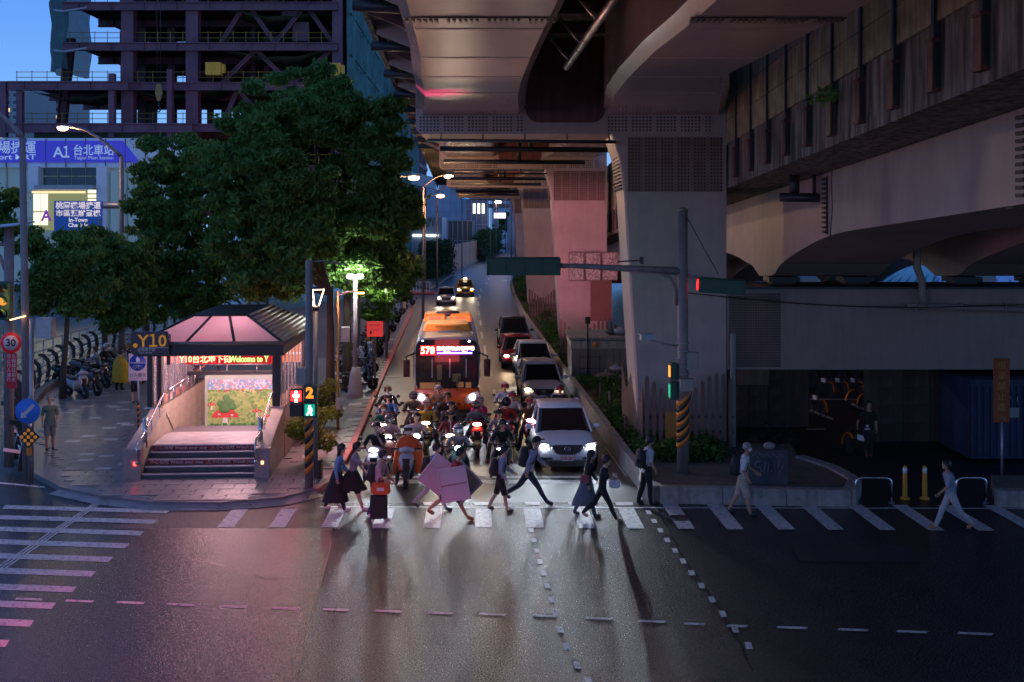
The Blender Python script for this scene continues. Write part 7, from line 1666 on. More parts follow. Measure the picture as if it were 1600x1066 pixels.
def scooter(kind, label, loc, rz, col, lit=None, group='scooters waiting at the stop line', energy=45, lcol=(1, .9, .75)):
    if kind not in protos:
        o = make_scooter(kind, label, loc, rz, group); protos[kind] = o
        src = o
    o0 = protos[kind]; lm = {True: E_head, 'w': E_warm}.get(lit)
    sw = {'scooter_paint': col}
    if lm: sw['headlight_slot'] = lm
    if o0.get('used') is None:
        o = o0; o0['used'] = 1
        def ap(x):
            if x.type == 'MESH':
                for s_ in x.material_slots:
                    if s_.material and s_.material.name in sw: m_ = s_.material; s_.link = 'OBJECT'; s_.material = sw[m_.name]
            for c_ in x.children: ap(c_)
        # keep the source's own materials: object-level slots only
        ap(o)
    else:
        o = dup(o0, None, loc, rz, label); o['group'] = group
        def ap2(x):
            if x.type == 'MESH':
                for s_ in x.material_slots:
                    s_.link = 'DATA'; m_ = s_.material
                    if m_ and m_.name in sw: s_.link = 'OBJECT'; s_.material = sw[m_.name]
            for c_ in x.children: ap2(c_)
        ap2(o)
        for c_ in [c_ for c_ in o.children if c_.type == 'LIGHT']: bpy.data.objects.remove(c_)
    if lit: lamp('SPOT', 'head_lamp', (0, -.66, 1.02), energy, lcol if lit == 'w' else (.78, .88, 1), o, .05, rot=(R(74), 0, PI), spot=60, blend=.8)
    return o
hc = lambda n, c, **k: mat('helmet_'+n, c, rough=.22, coat=.5, var=.04, **k)
H_gold = hc('gold', (.30, .19, .09)); H_silver = hc('silver', (.42, .42, .46), metal=.4); H_brown = hc('brown', (.16, .10, .05)); H_grey = hc('grey', (.12, .11, .12)); H_black = hc('black', (.015, .015, .018)); H_white = hc('white', (.62, .60, .64)); H_pink = hc('pink', (.62, .36, .40)); H_olive = hc('olive', (.08, .09, .05)); H_blue = hc('blue', (.03, .06, .18)); H_or = hc('orange', (.55, .20, .06))
V_dark = mat('visor_smoke', (.02, .015, .02), rough=.06, spec=.7); V_red = mat('visor_red', (.35, .02, .03), rough=.08, spec=.7)
RP = {'a': ride_pose('down'), 'b': ride_pose('left', .06), 'c': ride_pose('down', .16, wide=1.15), 'chin': ride_pose('left', .08, True), 'pil': ride_pose('up', .12, 'back', 1.3, .12)}
riders = [
 # u, Y, pose, kind, paint, lit, jacket, helmet type, helmet, extras, labels
 (606, 39.3, 'a', 'sharp', ('dark', (.03, .03, .035)), None, ('black_jacket', (.02, .02, .022)), 'open', H_gold, {}, 'rider in black with a gold helmet, farthest back along the red kerb', 'dark scooter farthest back along the red kerb'),
 (606.6, 37.4, 'b', 'sharp', ('dark', 0), None, ('azure', (.03, .16, .40)), 'open', H_silver, {'visor': V_dark}, 'rider in an azure jacket and silver helmet along the red kerb', 'dark scooter under the rider in azure'),
 (599, 35.4, 'a', 'sharp', ('grey', (.12, .12, .13)), 'w', ('teal', (.02, .15, .10)), 'open', H_brown, {'mask': M_mask}, 'masked rider in a green jacket and brown helmet near the kerb', 'grey scooter with warm headlight under the rider in green'),
 (609, 33.5, 'c', 'round', ('rosewood', (.22, .10, .09)), True, ('pale_pink', (.55, .33, .36)), 'full', H_grey, {}, 'rider in a pale pink jacket and dark full-face helmet near the kerb', 'rosewood scooter with a round headlight under the rider in pink'),
 (588, 31.6, 'chin', 'sharp', ('snow', (.62, .58, .64)), True, ('black_tee', (.018, .018, .02)), 'half', H_black, {'sleeve': 'short'}, 'rider in a black tee resting his chin on his hand, first at the kerb', 'white scooter with blazing headlight, first at the kerb'),
 (638, 31.5, 'b', 'sharp', ('silver', (.42, .42, .48)), None, ('orange_coat', (.70, .10, .02)), 'open', H_white, {'mask': M_mask, 'poncho': 'orange_coat', 'visor': V_dark}, 'masked rider in an orange raincoat and white helmet at the stop line', 'silver and black scooter under the orange raincoat rider'),
 (651, 33.6, 'a', 'round', ('silver', 0), True, ('shell_pink', (.56, .40, .38)), 'half', H_black, {}, 'rider in a shell-pink shirt and black cap helmet behind the orange raincoat', 'silver scooter with a round headlight behind the orange raincoat rider'),
 (646, 37.9, 'b', 'sharp', ('dark', 0), None, ('taupe', (.14, .11, .08)), 'full', H_grey, {}, 'rider in a taupe jacket and dark full-face helmet by the bus corner', 'dark scooter by the left front corner of the bus'),
 (666, 35.8, 'c', 'sharp', ('bronze', (.25, .16, .06)), 'w', ('sun_yellow', (.62, .40, .04)), 'open', H_pink, {}, 'rider in a sun-yellow shirt and pinkish helmet in front of the bus', 'bronze scooter with warm lights under the yellow shirt rider'),
 (685, 39.5, 'a', 'sharp', ('dark', 0), None, ('camo_tan', (.28, .20, .12)), 'open', H_white, {}, 'smiling rider in a tan jacket and white helmet nearest the bus bumper', 'dark scooter nearest the bus bumper'),
 (699, 37.6, 'c', 'sharp', ('dark', 0), None, ('jet', (.012, .012, .014)), 'open', H_olive, {}, 'rider in a jet-black jacket and olive helmet before the bus centre', 'dark scooter under the olive-helmet rider'),
 (705, 35.5, 'a', 'sharp', ('grey', 0), None, ('charcoal', (.03, .03, .035)), 'open', H_black, {}, 'rider in charcoal with a glossy black open helmet before the bus', 'grey scooter under the charcoal-clad rider'),
 (704, 33.7, 'b', 'sharp', ('cream', (.45, .34, .26)), 'w', ('maroon', (.20, .02, .03)), 'open', H_gold, {'stripe': C_white, 'visor': V_dark}, 'rider in a maroon track jacket with white piping and gold helmet', 'cream scooter with warm headlight under the maroon jacket rider'),
 (716, 31.8, 'a', 'round', ('bottle_green', (.02, .07, .05)), True, ('ash', (.25, .22, .23)), 'full', H_silver, {}, 'rider in an ash hoodie and silver full-face helmet at the stop line', 'bottle-green round scooter with white headlight at the stop line'),
 (744, 35.6, 'c', 'sharp', ('scarlet', (.60, .02, .02)), 'w', ('steel_grey', (.17, .17, .17)), 'open', H_grey, {'mask': M_maskb}, 'rider in a steel-grey jacket with black mask on the scarlet scooter', 'scarlet and white scooter with dazzling headlight alone in mid lane'),
 (789, 39.6, 'a', 'sharp', ('grey', 0), None, ('ice_blue', (.38, .48, .60)), 'open', H_pink, {'visor': V_red}, 'rider in ice blue with a pink helmet, last of the row left of the cars', 'grey scooter last of the row beside the silver car'),
 (801, 37.9, 'b', 'sharp', ('dark', 0), None, ('chalk', (.52, .50, .54)), 'open', H_grey, {'visor': V_red}, 'rider in a chalk-white shirt and grey helmet beside the silver car', 'dark scooter under the chalk-white shirt rider'),
 (791, 36.1, 'a', 'sharp', ('red', (.45, .02, .02)), None, ('red_black', (.40, .03, .02)), 'full', H_black, {}, 'rider in a red and black jacket and black full-face helmet', 'red scooter under the rider in red and black'),
 (780, 34.3, 'c', 'sharp', ('dark', 0), None, ('mauve', (.20, .16, .19)), 'hat', C_black, {'shoes': mat('shoe_red', (.3, .05, .04))}, 'rider in a mauve top and black brimmed hat behind the motorcycle', 'dark scooter just behind the black motorcycle'),
 (785, 32.4, 'b', 'moto', ('ink', (.02, .02, .025)), True, ('pitch', (.012, .012, .013)), 'open', H_black, {'visor': V_dark}, 'rider in pitch black on the motorcycle with twin white lights', 'black motorcycle with twin slanted white headlights'),
 (827, 36.3, 'b', 'sharp', ('ruby', (.35, .02, .03)), True, ('cinnamon', (.22, .09, .04)), 'open', H_or, {'visor': V_red}, 'rider in a cinnamon jacket and orange helmet beside the white SUV', 'ruby scooter squeezed beside the white SUV'),
 (875, 39.3, 'a', 'sharp', ('dark', 0), None, ('coal', (.02, .02, .03)), 'open', H_blue, {'visor': V_red}, 'rider in coal black with a blue helmet showing above the SUV roof', 'dark scooter hidden behind the white SUV'),
]
for (u, Y, ps_, kind, pc_, lit, jc, ht, hcol, ex, lb, slb) in riders:
    x = (u-UC)*Y/F; jit = rnd.uniform(-.08, .08)
    scooter(kind, slb, (x, Y, 0), YAW+jit, PAINT[pc_[0]] if pc_[1] == 0 else paint(*pc_), lit, energy={True: 420, 'w': 170}.get(lit, 0), lcol=(1, .86, .74))
    ex = dict(ex); jm = cloth(*jc); pon = ex.pop('poncho', None)
    person(lb, (x, Y, 0), YAW+jit, RP[ps_], 'r'+ps_, jm, rnd.choice([C_black, C_jean, C_navy, C_olive]), rnd.randint(0, 1), sleeve=ex.pop('sleeve', 'long'), head=ht, headcol=hcol, poncho=jm if pon else None, scale=rnd.uniform(.98, 1.04), group='scooter riders waiting at the lights', **ex)
person('pillion rider in hot pink behind the steel-grey jacket on the scarlet scooter', ((744-UC)*35.95/F+.10, 35.98, .02), YAW, RP['pil'], 'rpil', cloth('hot_pink', (.62, .03, .14)), C_black, 1, sleeve='long', head='open', headcol=H_pink, group='scooter riders waiting at the lights')
# ------------------------------------------------------------------ parked scooters
spots = []
row = [(566, 600), (575, 585), (573, 570), (585, 558), (586, 545), (596, 537), (598, 528), (608, 520), (606, 512), (616, 506), (618, 498), (624, 492), (628, 486), (574, 612), (560, 578), (562, 560), (640, 478)]
cols = ['dark', 'grey', 'silver', 'dark', 'bronze', 'grey', 'scarlet', 'dark', 'cream', 'dark', 'silver', 'grey', 'dark', 'dark', 'snow', 'grey', 'dark']
def stock(lb, col, near):
    return f'{lb} {near}'
near = ['nearest the flood lamp foot', 'in front of the red notice board', 'behind the flood lamp foot', 'beside the red notice board post', 'just past the red notice board', 'below the small bright tree', 'before the slim tree', 'leaning against the slim tree', 'just past the slim tree', 'in the middle of the kerb row', 'two short of the pale flared post', 'beside the pale flared post', 'touching the pale flared post', 'half in shadow at the near end of the kerb row', 'under the dark trunk by the service post', 'against the tree trunk behind the lamp posts', 'at the far end where the red kerb turns']
cw_ = {'dark': 'dark', 'grey': 'grey', 'silver': 'silver', 'bronze': 'bronze', 'scarlet': 'red', 'cream': 'cream', 'snow': 'white'}
for i, (u, v) in enumerate(row):
    g = G(u, v, .15); scooter('round' if i % 4 == 2 else 'sharp', f'parked {cw_[cols[i]]} scooter {near[i]}', (g.x-.3, g.y, .165), -PI/2+.55+YAW+rnd.uniform(-.12, .12)+PI, PAINT[cols[i]], None, 'scooters parked along the red kerb')
near2 = ['nearest the arrow sign', 'in front of the small forked tree', 'beside the elderly man', 'between the two tree trunks', 'behind the person in grey', 'by the yellow cape', 'beside the blue tee', 'deepest under the trees', 'against the black railing']
for i, (u, v) in enumerate([(120, 622), (138, 618), (150, 606), (165, 600), (175, 588), (188, 582), (200, 600), (140, 590), (112, 600)]):
    g = G(u, v, .15); c_ = ['silver', 'dark', 'grey', 'dark', 'snow', 'dark', 'dark', 'grey', 'dark'][i]; scooter('sharp', f'parked {cw_[c_]} scooter {near2[i]}', (g.x, g.y, .165), PI/2-.7+.1*i, PAINT[c_], None, 'scooters parked under the left trees')
g = G(147, 600, .15); person('person in a grey hoodie seated on a parked scooter under the trees', (g.x, g.y, .17), -PI/2+.5, RP['b'], 'rb', C_grey, C_black, 1, sleeve='long')
g = G(160, 596, .15); person('person with a white helmet among the parked scooters on the left', (g.x, g.y+.5, .17), .8, RP['a'], 'ra', C_black, C_black, 1, sleeve='long', head='open', headcol=H_white)
# ------------------------------------------------------------------ ground level under the expressway on the right
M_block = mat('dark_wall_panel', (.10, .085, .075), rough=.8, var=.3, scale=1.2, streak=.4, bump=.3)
# raised island with kerb stones around the first pier
iu = [(1004, 772), (1030, 783), (1327, 788), (1334, 772), (1300, 752), (1250, 735), (1235, 712), (1010, 708)]
isl2 = struct('pier_island'); pts = [tuple(G(u, v)[:2]) for u, v in iu]
q = MB(); q.prism(pts[::-1], 0, .36, 'z'); q.build('island_base', mat('dirt_concrete', (.13, .11, .095), rough=.9, var=.35, bump=.5, scale=2), isl2)
kerb_run([(1006, 774), (1030, 785), (1327, 790), (1336, 772), (1300, 751), (1250, 734)], isl2, M_kerb, 1.6, .42, .34)
g = G(1500, 770); q = MB(); q.prism([tuple(G(u, v)[:2]) for u, v in [(1556, 790), (1800, 795), (1800, 765), (1548, 762)]][::-1], 0, .34, 'z'); i3 = struct('right_island'); q.build('island_base', MATS['dirt_concrete'], i3)
kerb_run([(1556, 790), (1700, 794)], i3, M_kerb, 1.4, .42, .34)
# parking lines under the viaduct
for uv in ([(1260, 672), (1290, 672), (1290, 670), (1260, 670)], [(1328, 632), (1352, 644), (1356, 643), (1333, 630)], [(1262, 642), (1300, 656), (1303, 655), (1266, 640)], [(1262, 625), (1340, 625), (1340, 623.5), (1262, 623.5)], [(1352, 644), (1378, 657), (1381, 656), (1356, 643)]): mark(uv, 'bay_line')
# walls
def wall(name, label, a, b, h, m, tiles=None, th=.4, cat='wall', z0=0):
    a, b = Vector(a), Vector(b); L = (b-a).length; an = math.atan2(b.y-a.y, b.x-a.x); o = thing(name, label, cat, (a.x, a.y, z0), an)
    q = MB(); q.box((L/2, th/2, h/2), (L, th, h)); q.build('core', m, o)
    if tiles:
        tw, tz = tiles; nx, nz = int(L/tw), int(h/tz); q = MB(); q.box((0, -.012, 0), (tw-.02, .024, tz-.02)); me = q.mesh('panel', m)
        for i in range(nx):
            for j in range(nz):
                p = bpy.data.objects.new('panel', me); COL.objects.link(p); p.parent = o; p.location = ((i+.5)*tw, rnd.uniform(-.004, .004), (j+.5)*tz)
    return o
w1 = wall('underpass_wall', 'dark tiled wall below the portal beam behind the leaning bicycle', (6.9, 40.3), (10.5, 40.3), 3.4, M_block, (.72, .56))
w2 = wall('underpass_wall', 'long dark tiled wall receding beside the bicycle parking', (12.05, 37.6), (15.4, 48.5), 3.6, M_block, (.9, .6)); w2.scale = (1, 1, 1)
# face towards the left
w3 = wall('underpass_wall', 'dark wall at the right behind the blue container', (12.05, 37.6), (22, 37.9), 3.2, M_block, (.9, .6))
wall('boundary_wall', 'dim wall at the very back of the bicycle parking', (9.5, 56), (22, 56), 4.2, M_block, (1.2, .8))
q = MB(); q.box((1.4, -.03, 1.95), (.9, .02, .45)); 
# plaques on the walls
for i in range(4): q = MB(); q.box((1.6+i*1.5, -.04, 2.35), (.75, .03, .38)); pq = q.build('notice_plate', mat('dim_plate', (.25, .24, .24), rough=.6), w2)
for (x, z, w_, h_, nm) in ((.32, 1.95, .55, 1.1, 'meter_cabinet'), (1.6, 2.0, 1.15, .95, 'meter_cabinet'), (1.35, 2.42, .42, .5, 'meter_door')):
    q = MB(); q.cbox((x, -.12, z), (w_, .22, h_), .02); q.build(nm, mat('cabinet_beige', (.20, .15, .12), rough=.6, streak=.3), w1)
q = MB(); q.box((2.9, -.035, 2.3), (.36, .02, .36)); q.build('notice_plate', MATS['dim_plate'], w1); 
# white gate post right of the pier
g = G(1131, 745, .36); q = MB(); q.cbox((0, 0, 1.75), (.16, .12, 3.5), .03); q.build('gate_post', mat('post_dusty', (.28, .24, .22), rough=.6), None, (6.78, 34.9, .36), label='upright dusty steel post against the right edge of the first pier', category='post')
# picket fences
def fence(name, label, a, b, h0, amp, group=None, z0=0, n=None, w=.12):
    a, b = Vector(a), Vector(b); L = (b-a).length; an = math.atan2(b.y-a.y, b.x-a.x); o = thing(name, label, 'fence', (a.x, a.y, z0), an, group)
    n = n or int(L/.2)
    for i in range(n):
        x = (i+.5)*L/n; h = h0+amp*(.5+.5*math.cos(x*2.6+.4)); q = MB()
        q.prism([(x-w/2, 0), (x+w/2, 0), (x+w/2, h-.08), (x+w*.25, h), (x-w*.25, h), (x-w/2, h-.08)], -.015, .015, 'y'); q.build('picket', M_picket, o)
    for z in (.5, h0*.62): q = MB(); q.box((L/2, .035, z), (L, .03, .07)); q.build('rail', M_dark, o)
    return o
fence('picket_fence', 'brown wavy-topped picket fence in front of the first pier', (4.0, 34.6), (6.75, 34.6), 1.55, .75, z0=.36)
fence('picket_fence', 'brown picket fence running back along the planting beside the first pier', (3.75, 38.8), (3.98, 34.6), 1.5, .7, z0=.3)
fence('picket_fence', 'red-lit picket fence at the foot of the second pier', (2.3, 56), (5.4, 56.0), 1.5, .8, z0=.3)
fence('picket_fence', 'dim red picket fence between the third and fourth piers', (1.2, 84), (4.4, 84), 1.6, .7, z0=.2)
q = MB(); q.box((0, 0, 0), (.42, .03, 1.0)); q.build('orange_board', mat('board_ochre', (.40, .16, .03), rough=.6), None, (4.85, 34.5, 1.0), label='ochre board fixed low on the wavy picket fence', category='board')
# tiled planter building and rubbish between the piers
g0, g1_ = G(893, 608), G(992, 608)
tb_ = thing('utility_room', 'low tiled utility room with flat roof behind the picket fence', 'utility room', (g0.x, g0.y, .0)); w_ = 3.6; h_ = 2.15
q = MB(); q.box((w_/2, 1.9, h_/2), (w_, 3.8, h_)); q.build('wall', mat('room_wall', (.26, .20, .17), rough=.7, streak=.3), tb_)
q = MB(); q.box((w_/2, 1.9, h_+.04), (w_+.2, 4.0, .1)); q.build('roof', M_conc, tb_)
for i in range(9): q = MB(); q.box((.2+i*.4, -.012, h_-.22), (.37, .024, .32)); q.build('tile', mat('room_tile', (.42, .34, .26), rough=.4), tb_)
for j in range(9): q = MB(); q.box((-.012, .25+j*.4, h_-.22), (.024, .37, .32)); q.build('tile', MATS['room_tile'], tb_)
for j in range(6):
    for i in range(9): q = MB(); 
q = MB(); q.lathe([(.13, -.03), (.13, 0)], (1.05, -.02, h_-.22), 14, 'y'); q.build('orange_disc', M_orange, tb_)
q = MB(); q.tube([(.7, -.1, 0), (.7, -.1, 2.9)], .035, 8); q.box((.7, -.1, 3.0), (.22, .12, .3)); q.build('lamp_mast', M_black, tb_)
for x in (.35, .8, 1.2):
    q = MB(); q.box((x, -.05, .9), (.02, .02, 1.5)); q.build('cage_bar', M_dark, tb_)
for z in (.4, .9, 1.4): q = MB(); q.box((.8, -.05, z), (.95, .02, .02)); q.build('cage_bar', M_dark, tb_)
def heap(name, label, c, r, m, n=0):
    o = thing(name, label, 'sack', c); q = MB(); q.smooth = True; rings = []
    for i in range(7):
        t = i/6; rr = math.sin(PI*(.12+.85*t))*r
        rings.append([(rr*math.cos(2*PI*k/14)*(1+.12*math.sin(k*2.3+i)), rr*.8*math.sin(2*PI*k/14)*(1+.1*math.sin(k*3.1+i*1.3)), r*.95*t) for k in range(14)])
    q.loft(rings); q.build('bag', m, o); q = MB(); q.tube([(0, 0, r*.9), (.03, 0, r*1.05)], [r*.12, r*.18], 8); q.build('knot', m, o); return o
heap('rubbish_sack', 'large tan sack slumped in front of the tiled utility room', (g0.x+1.45, g0.y-.9, .3), .62, mat('sack_tan', (.42, .26, .17), rough=.6, var=.2))
heap('rubbish_sack', 'second tan sack pressed against the pier side', (g0.x+2.2, g0.y-.8, .3), .5, MATS['sack_tan'])
heap('rubbish_sack', 'small pale bag with pink patches on top of the tan sacks', (g0.x+1.9, g0.y-.55, .85), .3, mat('sack_pale', (.5, .42, .42), rough=.5, var=.4))
heap('rubbish_sack', 'grey tied bag lying on the utility room roof', (g0.x+2.3, g0.y+1.2, h_+.1), .38, mat('sack_grey', (.3, .3, .34), rough=.5))
heap('rubbish_sack', 'dark bag on the utility room roof beside the grey one', (g0.x+1.85, g0.y+1.3, h_+.1), .3, mat('sack_dark', (.08, .08, .09), rough=.5))
# mural panels on the second pier
mu = thing('mural_panel', 'faded framed panels of branches fixed to the second pier', 'panel', tuple(P(887, 440, 64.8)))
for i in range(3):
    q = MB(); q.box((.5+i*.95, 0, .85), (.90, .06, 1.65)); f_ = q.build('frame', mat('mural_frame', (.20, .09, .09), rough=.7), mu)
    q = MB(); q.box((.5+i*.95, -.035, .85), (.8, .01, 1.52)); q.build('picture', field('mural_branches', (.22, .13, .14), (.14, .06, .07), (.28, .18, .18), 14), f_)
g = P(950, 445, 64); q = MB(); q.box((0, 0, 0), (1.2, .08, 2.3)); q.build('mesh_screen', mat('screen_brown', (.16, .07, .06), rough=.7), None, (5.0, 63.9, 3.8-.9), label='brown mesh screen beside the mural panels on the second pier', category='screen')
# graffiti block and bicycle
g = G(1200, 757, .36)
gb = thing('concrete_block', 'dark concrete block with white graffiti scrawl on the pier island', 'block', (g.x, g.y+.2, .36)); q = MB(); q.cbox((0, 0, .45), (1.05, .5, .9), .03); q.build('block', mat('block_dark', (.07, .07, .085), rough=.8, var=.3), gb)
M_graf = mat('graffiti_white', (.35, .35, .37), rough=.6)
for pth in ([(-.42, .75), (-.36, .82), (-.28, .7), (-.22, .82), (-.12, .74), (-.05, .83), (.04, .72), (.12, .82), (.22, .72), (.32, .82), (.42, .70)], [(-.20, .62), (-.33, .6), (-.36, .45), (-.24, .48), (-.18, .36), (-.28, .24), (-.38, .3)], [(-.08, .6), (-.12, .3)], [(-.02, .3), (.02, .6), (.08, .4), (.14, .6), (.2, .3)], [(.28, .65), (.26, .25), (.38, .5)]):
    q = MB(); q.tube([(x, -.255, z) for x, z in pth], .012, 4); q.build('graffiti', M_graf, gb)
q = MB(); q.smooth = True; q.ball((.08, 0, .98), (.16, .12, .1)); q.build('stone', M_kerb, None, (gb.location.x, gb.location.y, .36), label='small pale stone lying on the graffiti block', category='stone')
def make_bike(label, loc, rz, share=False, group=None, frame=None):
    o = thing('bicycle', label, 'bicycle', loc, rz, group); r = .33; fm = frame or M_dark
    for y in (-.52, .52):
        q = MB(); q.smooth = True; n = 22
        q.loft([[((.018*math.cos(b)), (r-.018+.018*math.sin(b))*math.cos(2*PI*i/n), (r-.018+.018*math.sin(b))*math.sin(2*PI*i/n)) for b in (0, PI/2, PI, 3*PI/2)] for i in range(n+1)], cap=False); w_ = q.build('wheel', M_rubber, o, (0, y, r))
        q = MB()
        for k in range(10): a = 2*PI*k/10; q.tube([(0, 0, 0), (0, (r-.03)*math.cos(a), (r-.03)*math.sin(a))], .004, 3)
        q.build('spokes', M_galv, w_, kind='stuff')
    q = MB(); q.tube([(0, -.52, r), (0, -.42, .75), (0, -.40, .95)], .018, 6); q.tube([(0, -.42, .72), (0, .05, .3), (0, .52, r)], .02, 6); q.tube([(0, .05, .3), (0, .16, .82)], .016, 6)
    if not share: q.tube([(0, -.41, .8), (0, .15, .76)], .016, 6); 
    q.tube([(0, .52, r), (0, .15, .7)], .012, 5); q.build('frame', fm, o)
    q = MB(); q.tube([(-.27, -.30, 1.02), (-.12, -.40, 1.0), (.12, -.40, 1.0), (.27, -.30, 1.02)], .014, 6); q.build('handlebar', M_black, o)
    q = MB(); q.smooth = True; q.loft([ring_y(y, 0, .86, rx, .03, 10, 2) for y, rx in ((.05, .03), (.15, .06), (.28, .09), (.30, .04))]); q.build('saddle', M_black, o)
    if share:
        q = MB(); q.smooth = True; q.loft([[(x, .52+ry_*math.sin(a), r+ry_*math.cos(a)) for x, ry_ in ((-.045, .36), (0, .385), (.045, .36))] for a in (-.9, -.4, .1, .7, 1.3, 1.7)], cap=False, close=False); q.build('rear_mudguard', M_orange, o)
        q = MB(); q.loft([ring_z(z, 0, -.60, rx, ry, 8, 6) for z, rx, ry in ((.72, .12, .10), (.95, .17, .14))], cap=False); q.build('basket', M_dark, o)
        q = MB(); q.box((0, -.2, .66), (.05, .35, .16)); q.build('frame_cover', M_white, o)
    return o
g = G(1207, 702); o = make_bike('old black bicycle leaning against the dark tiled wall', (g.x, g.y-.1, .0), PI/2); o.rotation_euler.x = 0
b0 = make_bike('orange-tailed rental bicycle in the back row, farthest left', (0, 0, 0), 0, True, 'rental bicycles under the expressway')
locs = [(1290, 625, 'in the back row, farthest left'), (1312, 625, 'in the back row, second from the left'), (1336, 625, 'in the back row, third from the left'), (1358, 625, 'in the back row, fourth from the left'), (1376, 626, 'in the back row beside the long wall'), (1277, 655, 'standing alone in front of the back row'), (1350, 640, 'angled in the right row, nearest the painted line'), (1368, 646, 'angled in the right row against the long wall')]
for i, (u, v, t) in enumerate(locs):
    g = G(u, v-5); lb = 'orange-tailed rental bicycle '+t
    if i == 0: b0.location = (g.x, g.y, 0); b0.rotation_euler.z = PI+.15
    else: dup(b0, None, (g.x, g.y, 0), PI+.15 if i < 6 else PI/2+.4, lb)
g = G(1340, 716); make_bike('bicycle with an orange basket wheeled by the person in dark clothes', (g.x, g.y, 0), .25, True)
q = MB()
for i in range(16): q.box((0, 0, 0), (.01, .01, .01))
# docks and faint lamp in the far bays
# hoops and bollards
for u0, u1, lb in ((1337, 1393, 'steel hoop rail left of the two yellow bollards'), (1494, 1541, 'steel hoop rail right of the two yellow bollards')):
    a, b = G(u0, 786), G(u1, 786); o = thing('hoop_rail', lb, 'barrier rail', (a.x, a.y, 0), group='hoop rails at the bicycle entrance'); L = b.x-a.x
    q = MB(); pts = [(0, 0, 0), (0, 0, .50)]+[(.15-.15*math.cos(t), 0, .50+.15*math.sin(t)) for t in (.5, 1.0, 1.57)]+[(L-.15+.15*math.sin(t), 0, .50+.15*math.cos(t)) for t in (0, .5, 1.0, 1.57)]+[(L, 0, 0)]
    q.tube(pts, .038, 9); q.build('hoop', M_stainless, o)
    for x in (0, L): q = MB(); q.lathe([(.08, 0), (.08, .015)], (x, 0, 0), 12); q.build('base_flange', M_galv, o)
for u, lb in ((1414, 'yellow bollard nearer the left hoop rail'), (1445, 'yellow bollard nearer the right hoop rail')):
    g = G(u, 780); o = thing('bollard', lb, 'bollard', (g.x, g.y, 0), group='yellow bollards')
    q = MB(); q.lathe([(.13, 0), (.13, .04), (.065, .06), (.05, .85), (.03, .87)], (0, 0, 0), 14); q.build('post', mat('bollard_yellow', (.60, .30, .03), rough=.5), o)
    q = MB(); q.lathe([(.056, .68), (.054, .82)], (0, 0, 0), 14); q.build('white_band', M_white, o)
# blue container and orange board
g = G(1516, 722); o = thing('container', 'dark blue site container standing at the right edge under the ramp', 'container', (g.x+1.9, g.y+1.2, 0)); q = MB(); q.box((0, 0, 1.25), (3.8, 2.4, 2.3)); q.build('body', mat('container_blue', (.02, .035, .10), rough=.6, var=.3, streak=.4), o)
for i in range(19): q = MB(); q.box((-1.85+i*.2, -1.22, 1.25), (.08, .05, 2.1)); q.build('rib', MATS['container_blue'], o)
q = MB(); q.box((0, 0, 2.44), (3.9, 2.5, .08)); q.build('roof', MATS['container_blue'], o); q = MB(); q.box((-.7, -1.26, 1.5), (.5, .02, .3)); q.build('notice_plate', MATS['dim_plate'], o)
for pth in ([(-.9, 2.0), (-1.05, 1.95), (-.9, 1.85), (-1.05, 1.8)], [(-.8, 1.8), (-.72, 2.0), (-.64, 1.8)], [(-.5, 2.0), (-.5, 1.8)], [(.9, 2.0), (1.1, 1.8), (.9, 1.8)]): q = MB(); q.tube([(x, -1.255, z) for x, z in pth], .012, 4); q.build('graffiti', M_graf, o)
Yo = 31.5; a, b = P(1553, 560, Yo), P(1577, 660, Yo); o = thing('vertical_banner', 'faded orange vertical signboard on a thin white post at the right', 'signboard', ((a.x+b.x)/2, Yo, 0))
q = MB(); q.box((0, 0, (a.z+b.z)/2), (.44, .05, a.z-b.z)); bd_ = q.build('board', mat('board_faded_orange', (.28, .07, .02), rough=.7), o); q = MB(); q.tube([(.03, .05, 0), (.03, .05, b.z+.1)], .035, 8); q.build('post', M_galv, o)
for i, ch in enumerate('機車禁止進入'): text(ch, .25, mat('faded_letter', (.42, .22, .05)), bd_, (0, -.03, a.z-.2-i*.29))
# market beyond the ramp
M_teal = mat('teal_roof', (.03, .28, .36), rough=.45, var=.12, scale=.6); M_roofb = mat('blue_roof', (.12, .22, .50), rough=.4, var=.12)
def awning(label, us, m, Y, dep, ribs=7):
    (u0, v0), (u1, v1), (u2, v2), (u3, v3) = us; o = thing('market_roof', label, 'roof'); a, b, c, d = P(u0, v0, Y), P(u1, v1, Y), P(u2, v2, Y+dep), P(u3, v3, Y+dep)
    q = MB(); q.quad(a, b, c, d); s_ = q.build('roof_sheet', m, o); s_.modifiers.new('s', 'SOLIDIFY').thickness = .08
    for i in range(ribs+1): t = i/ribs; q = MB(); q.tube([a.lerp(b, t)+Vector((0, 0, .05)), d.lerp(c, t)+Vector((0, 0, .05))], .06, 4); q.build('rib', m, o)
    for p in (a, b): q = MB(); q.tube([(p.x, p.y+.2, 0), (p.x, p.y+.2, p.z)], .1, 6); q.build('post', M_dark, o)
awning('bright teal sheet roof seen through the gap under the ramp', ((1372, 443), (1470, 446), (1478, 412), (1410, 418)), M_teal, 70, 14)
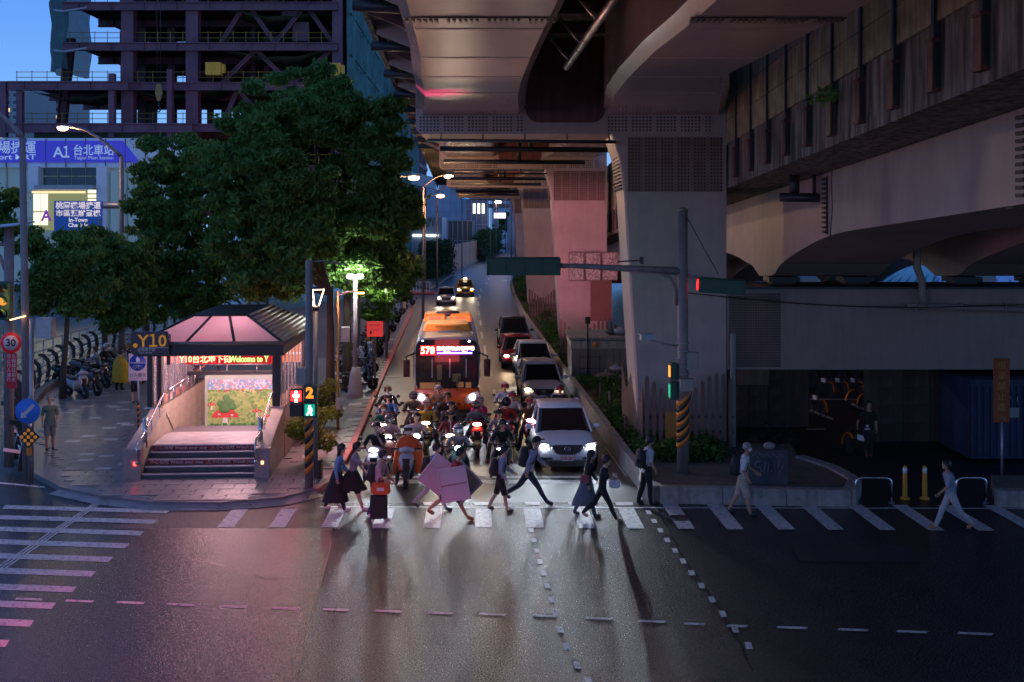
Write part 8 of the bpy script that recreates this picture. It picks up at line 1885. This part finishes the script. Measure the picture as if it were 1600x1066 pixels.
awning('blue-white ribbed roof right of the teal one', ((1462, 447), (1520, 450), (1530, 422), (1470, 426)), M_roofb, 66, 12)
awning('blue ribbed roof at the right edge beyond the ramp bearings', ((1555, 448), (1720, 450), (1700, 424), (1560, 426)), M_roofb, 66, 12)
q = MB(); a, b = P(1285, 420, 82), P(1316, 448, 82); q.box(((a.x+b.x)/2, 82.2, a.z/2), (b.x-a.x, .3, a.z)); q.build('cream_wall', mat('cream_wall', (.42, .36, .30), rough=.6), None, label='pale cream wall panel behind the bearing gap', category='wall')
o = thing('shop_front', 'red and pink lit shop front behind dark railings beyond the ramp', 'shop'); a, b = P(1315, 424, 84), P(1368, 450, 84)
q = MB(); q.box(((a.x+b.x)/2, 84.2, a.z/2), (b.x-a.x, .3, a.z)); q.build('wall', emis('shop_pink', (.9, .25, .25), .5), o)
for i in range(8): q = MB(); q.box((a.x+(b.x-a.x)*(i+.5)/8, 83.6, a.z/2), (.12, .1, a.z)); q.build('railing_bar', M_dark, o)
a = P(1357, 437, 60); o = thing('no_turn_sign', 'round white sign with red ring and diagonal arrow behind the ramp gap', 'road sign', tuple(a)); q = MB(); q.lathe([(.26, 0), (.26, .03)], (0, 0, 0), 20, 'y'); q.build('ring', M_red, o); q = MB(); q.lathe([(.20, -.012), (.20, 0)], (0, 0, 0), 20, 'y'); q.build('face', M_white, o)
q = MB(); q.tube([(.08, -.02, -.12), (.02, -.02, .02), (-.08, -.02, .1)], .022, 4); q.tube([(-.09, -.02, 0), (-.09, -.02, .11), (.02, -.02, .11)], .018, 4); q.tube([(-.13, -.025, .13), (.13, -.025, -.13)], .012, 4); q.build('arrow', M_blackpaint, o); q = MB(); q.tube([(0, .05, -a.z), (0, .05, 0)], .04, 6); q.build('pole', M_galv, o)
simple('far_shops', 'row of dim pale shop buildings across the road beyond the ramp', 1120, 1900, 396, 130, mat('shops_wall', (.30, .27, .24), rough=.7), 14, 2)
tree('street_tree', 'dim tree beyond the ramp above the teal roof', 1392, 398+40, .2, [(1400, 400, 0, 60, 22), (1460, 404, 0, 40, 14)], 5000, .35, seed=51)
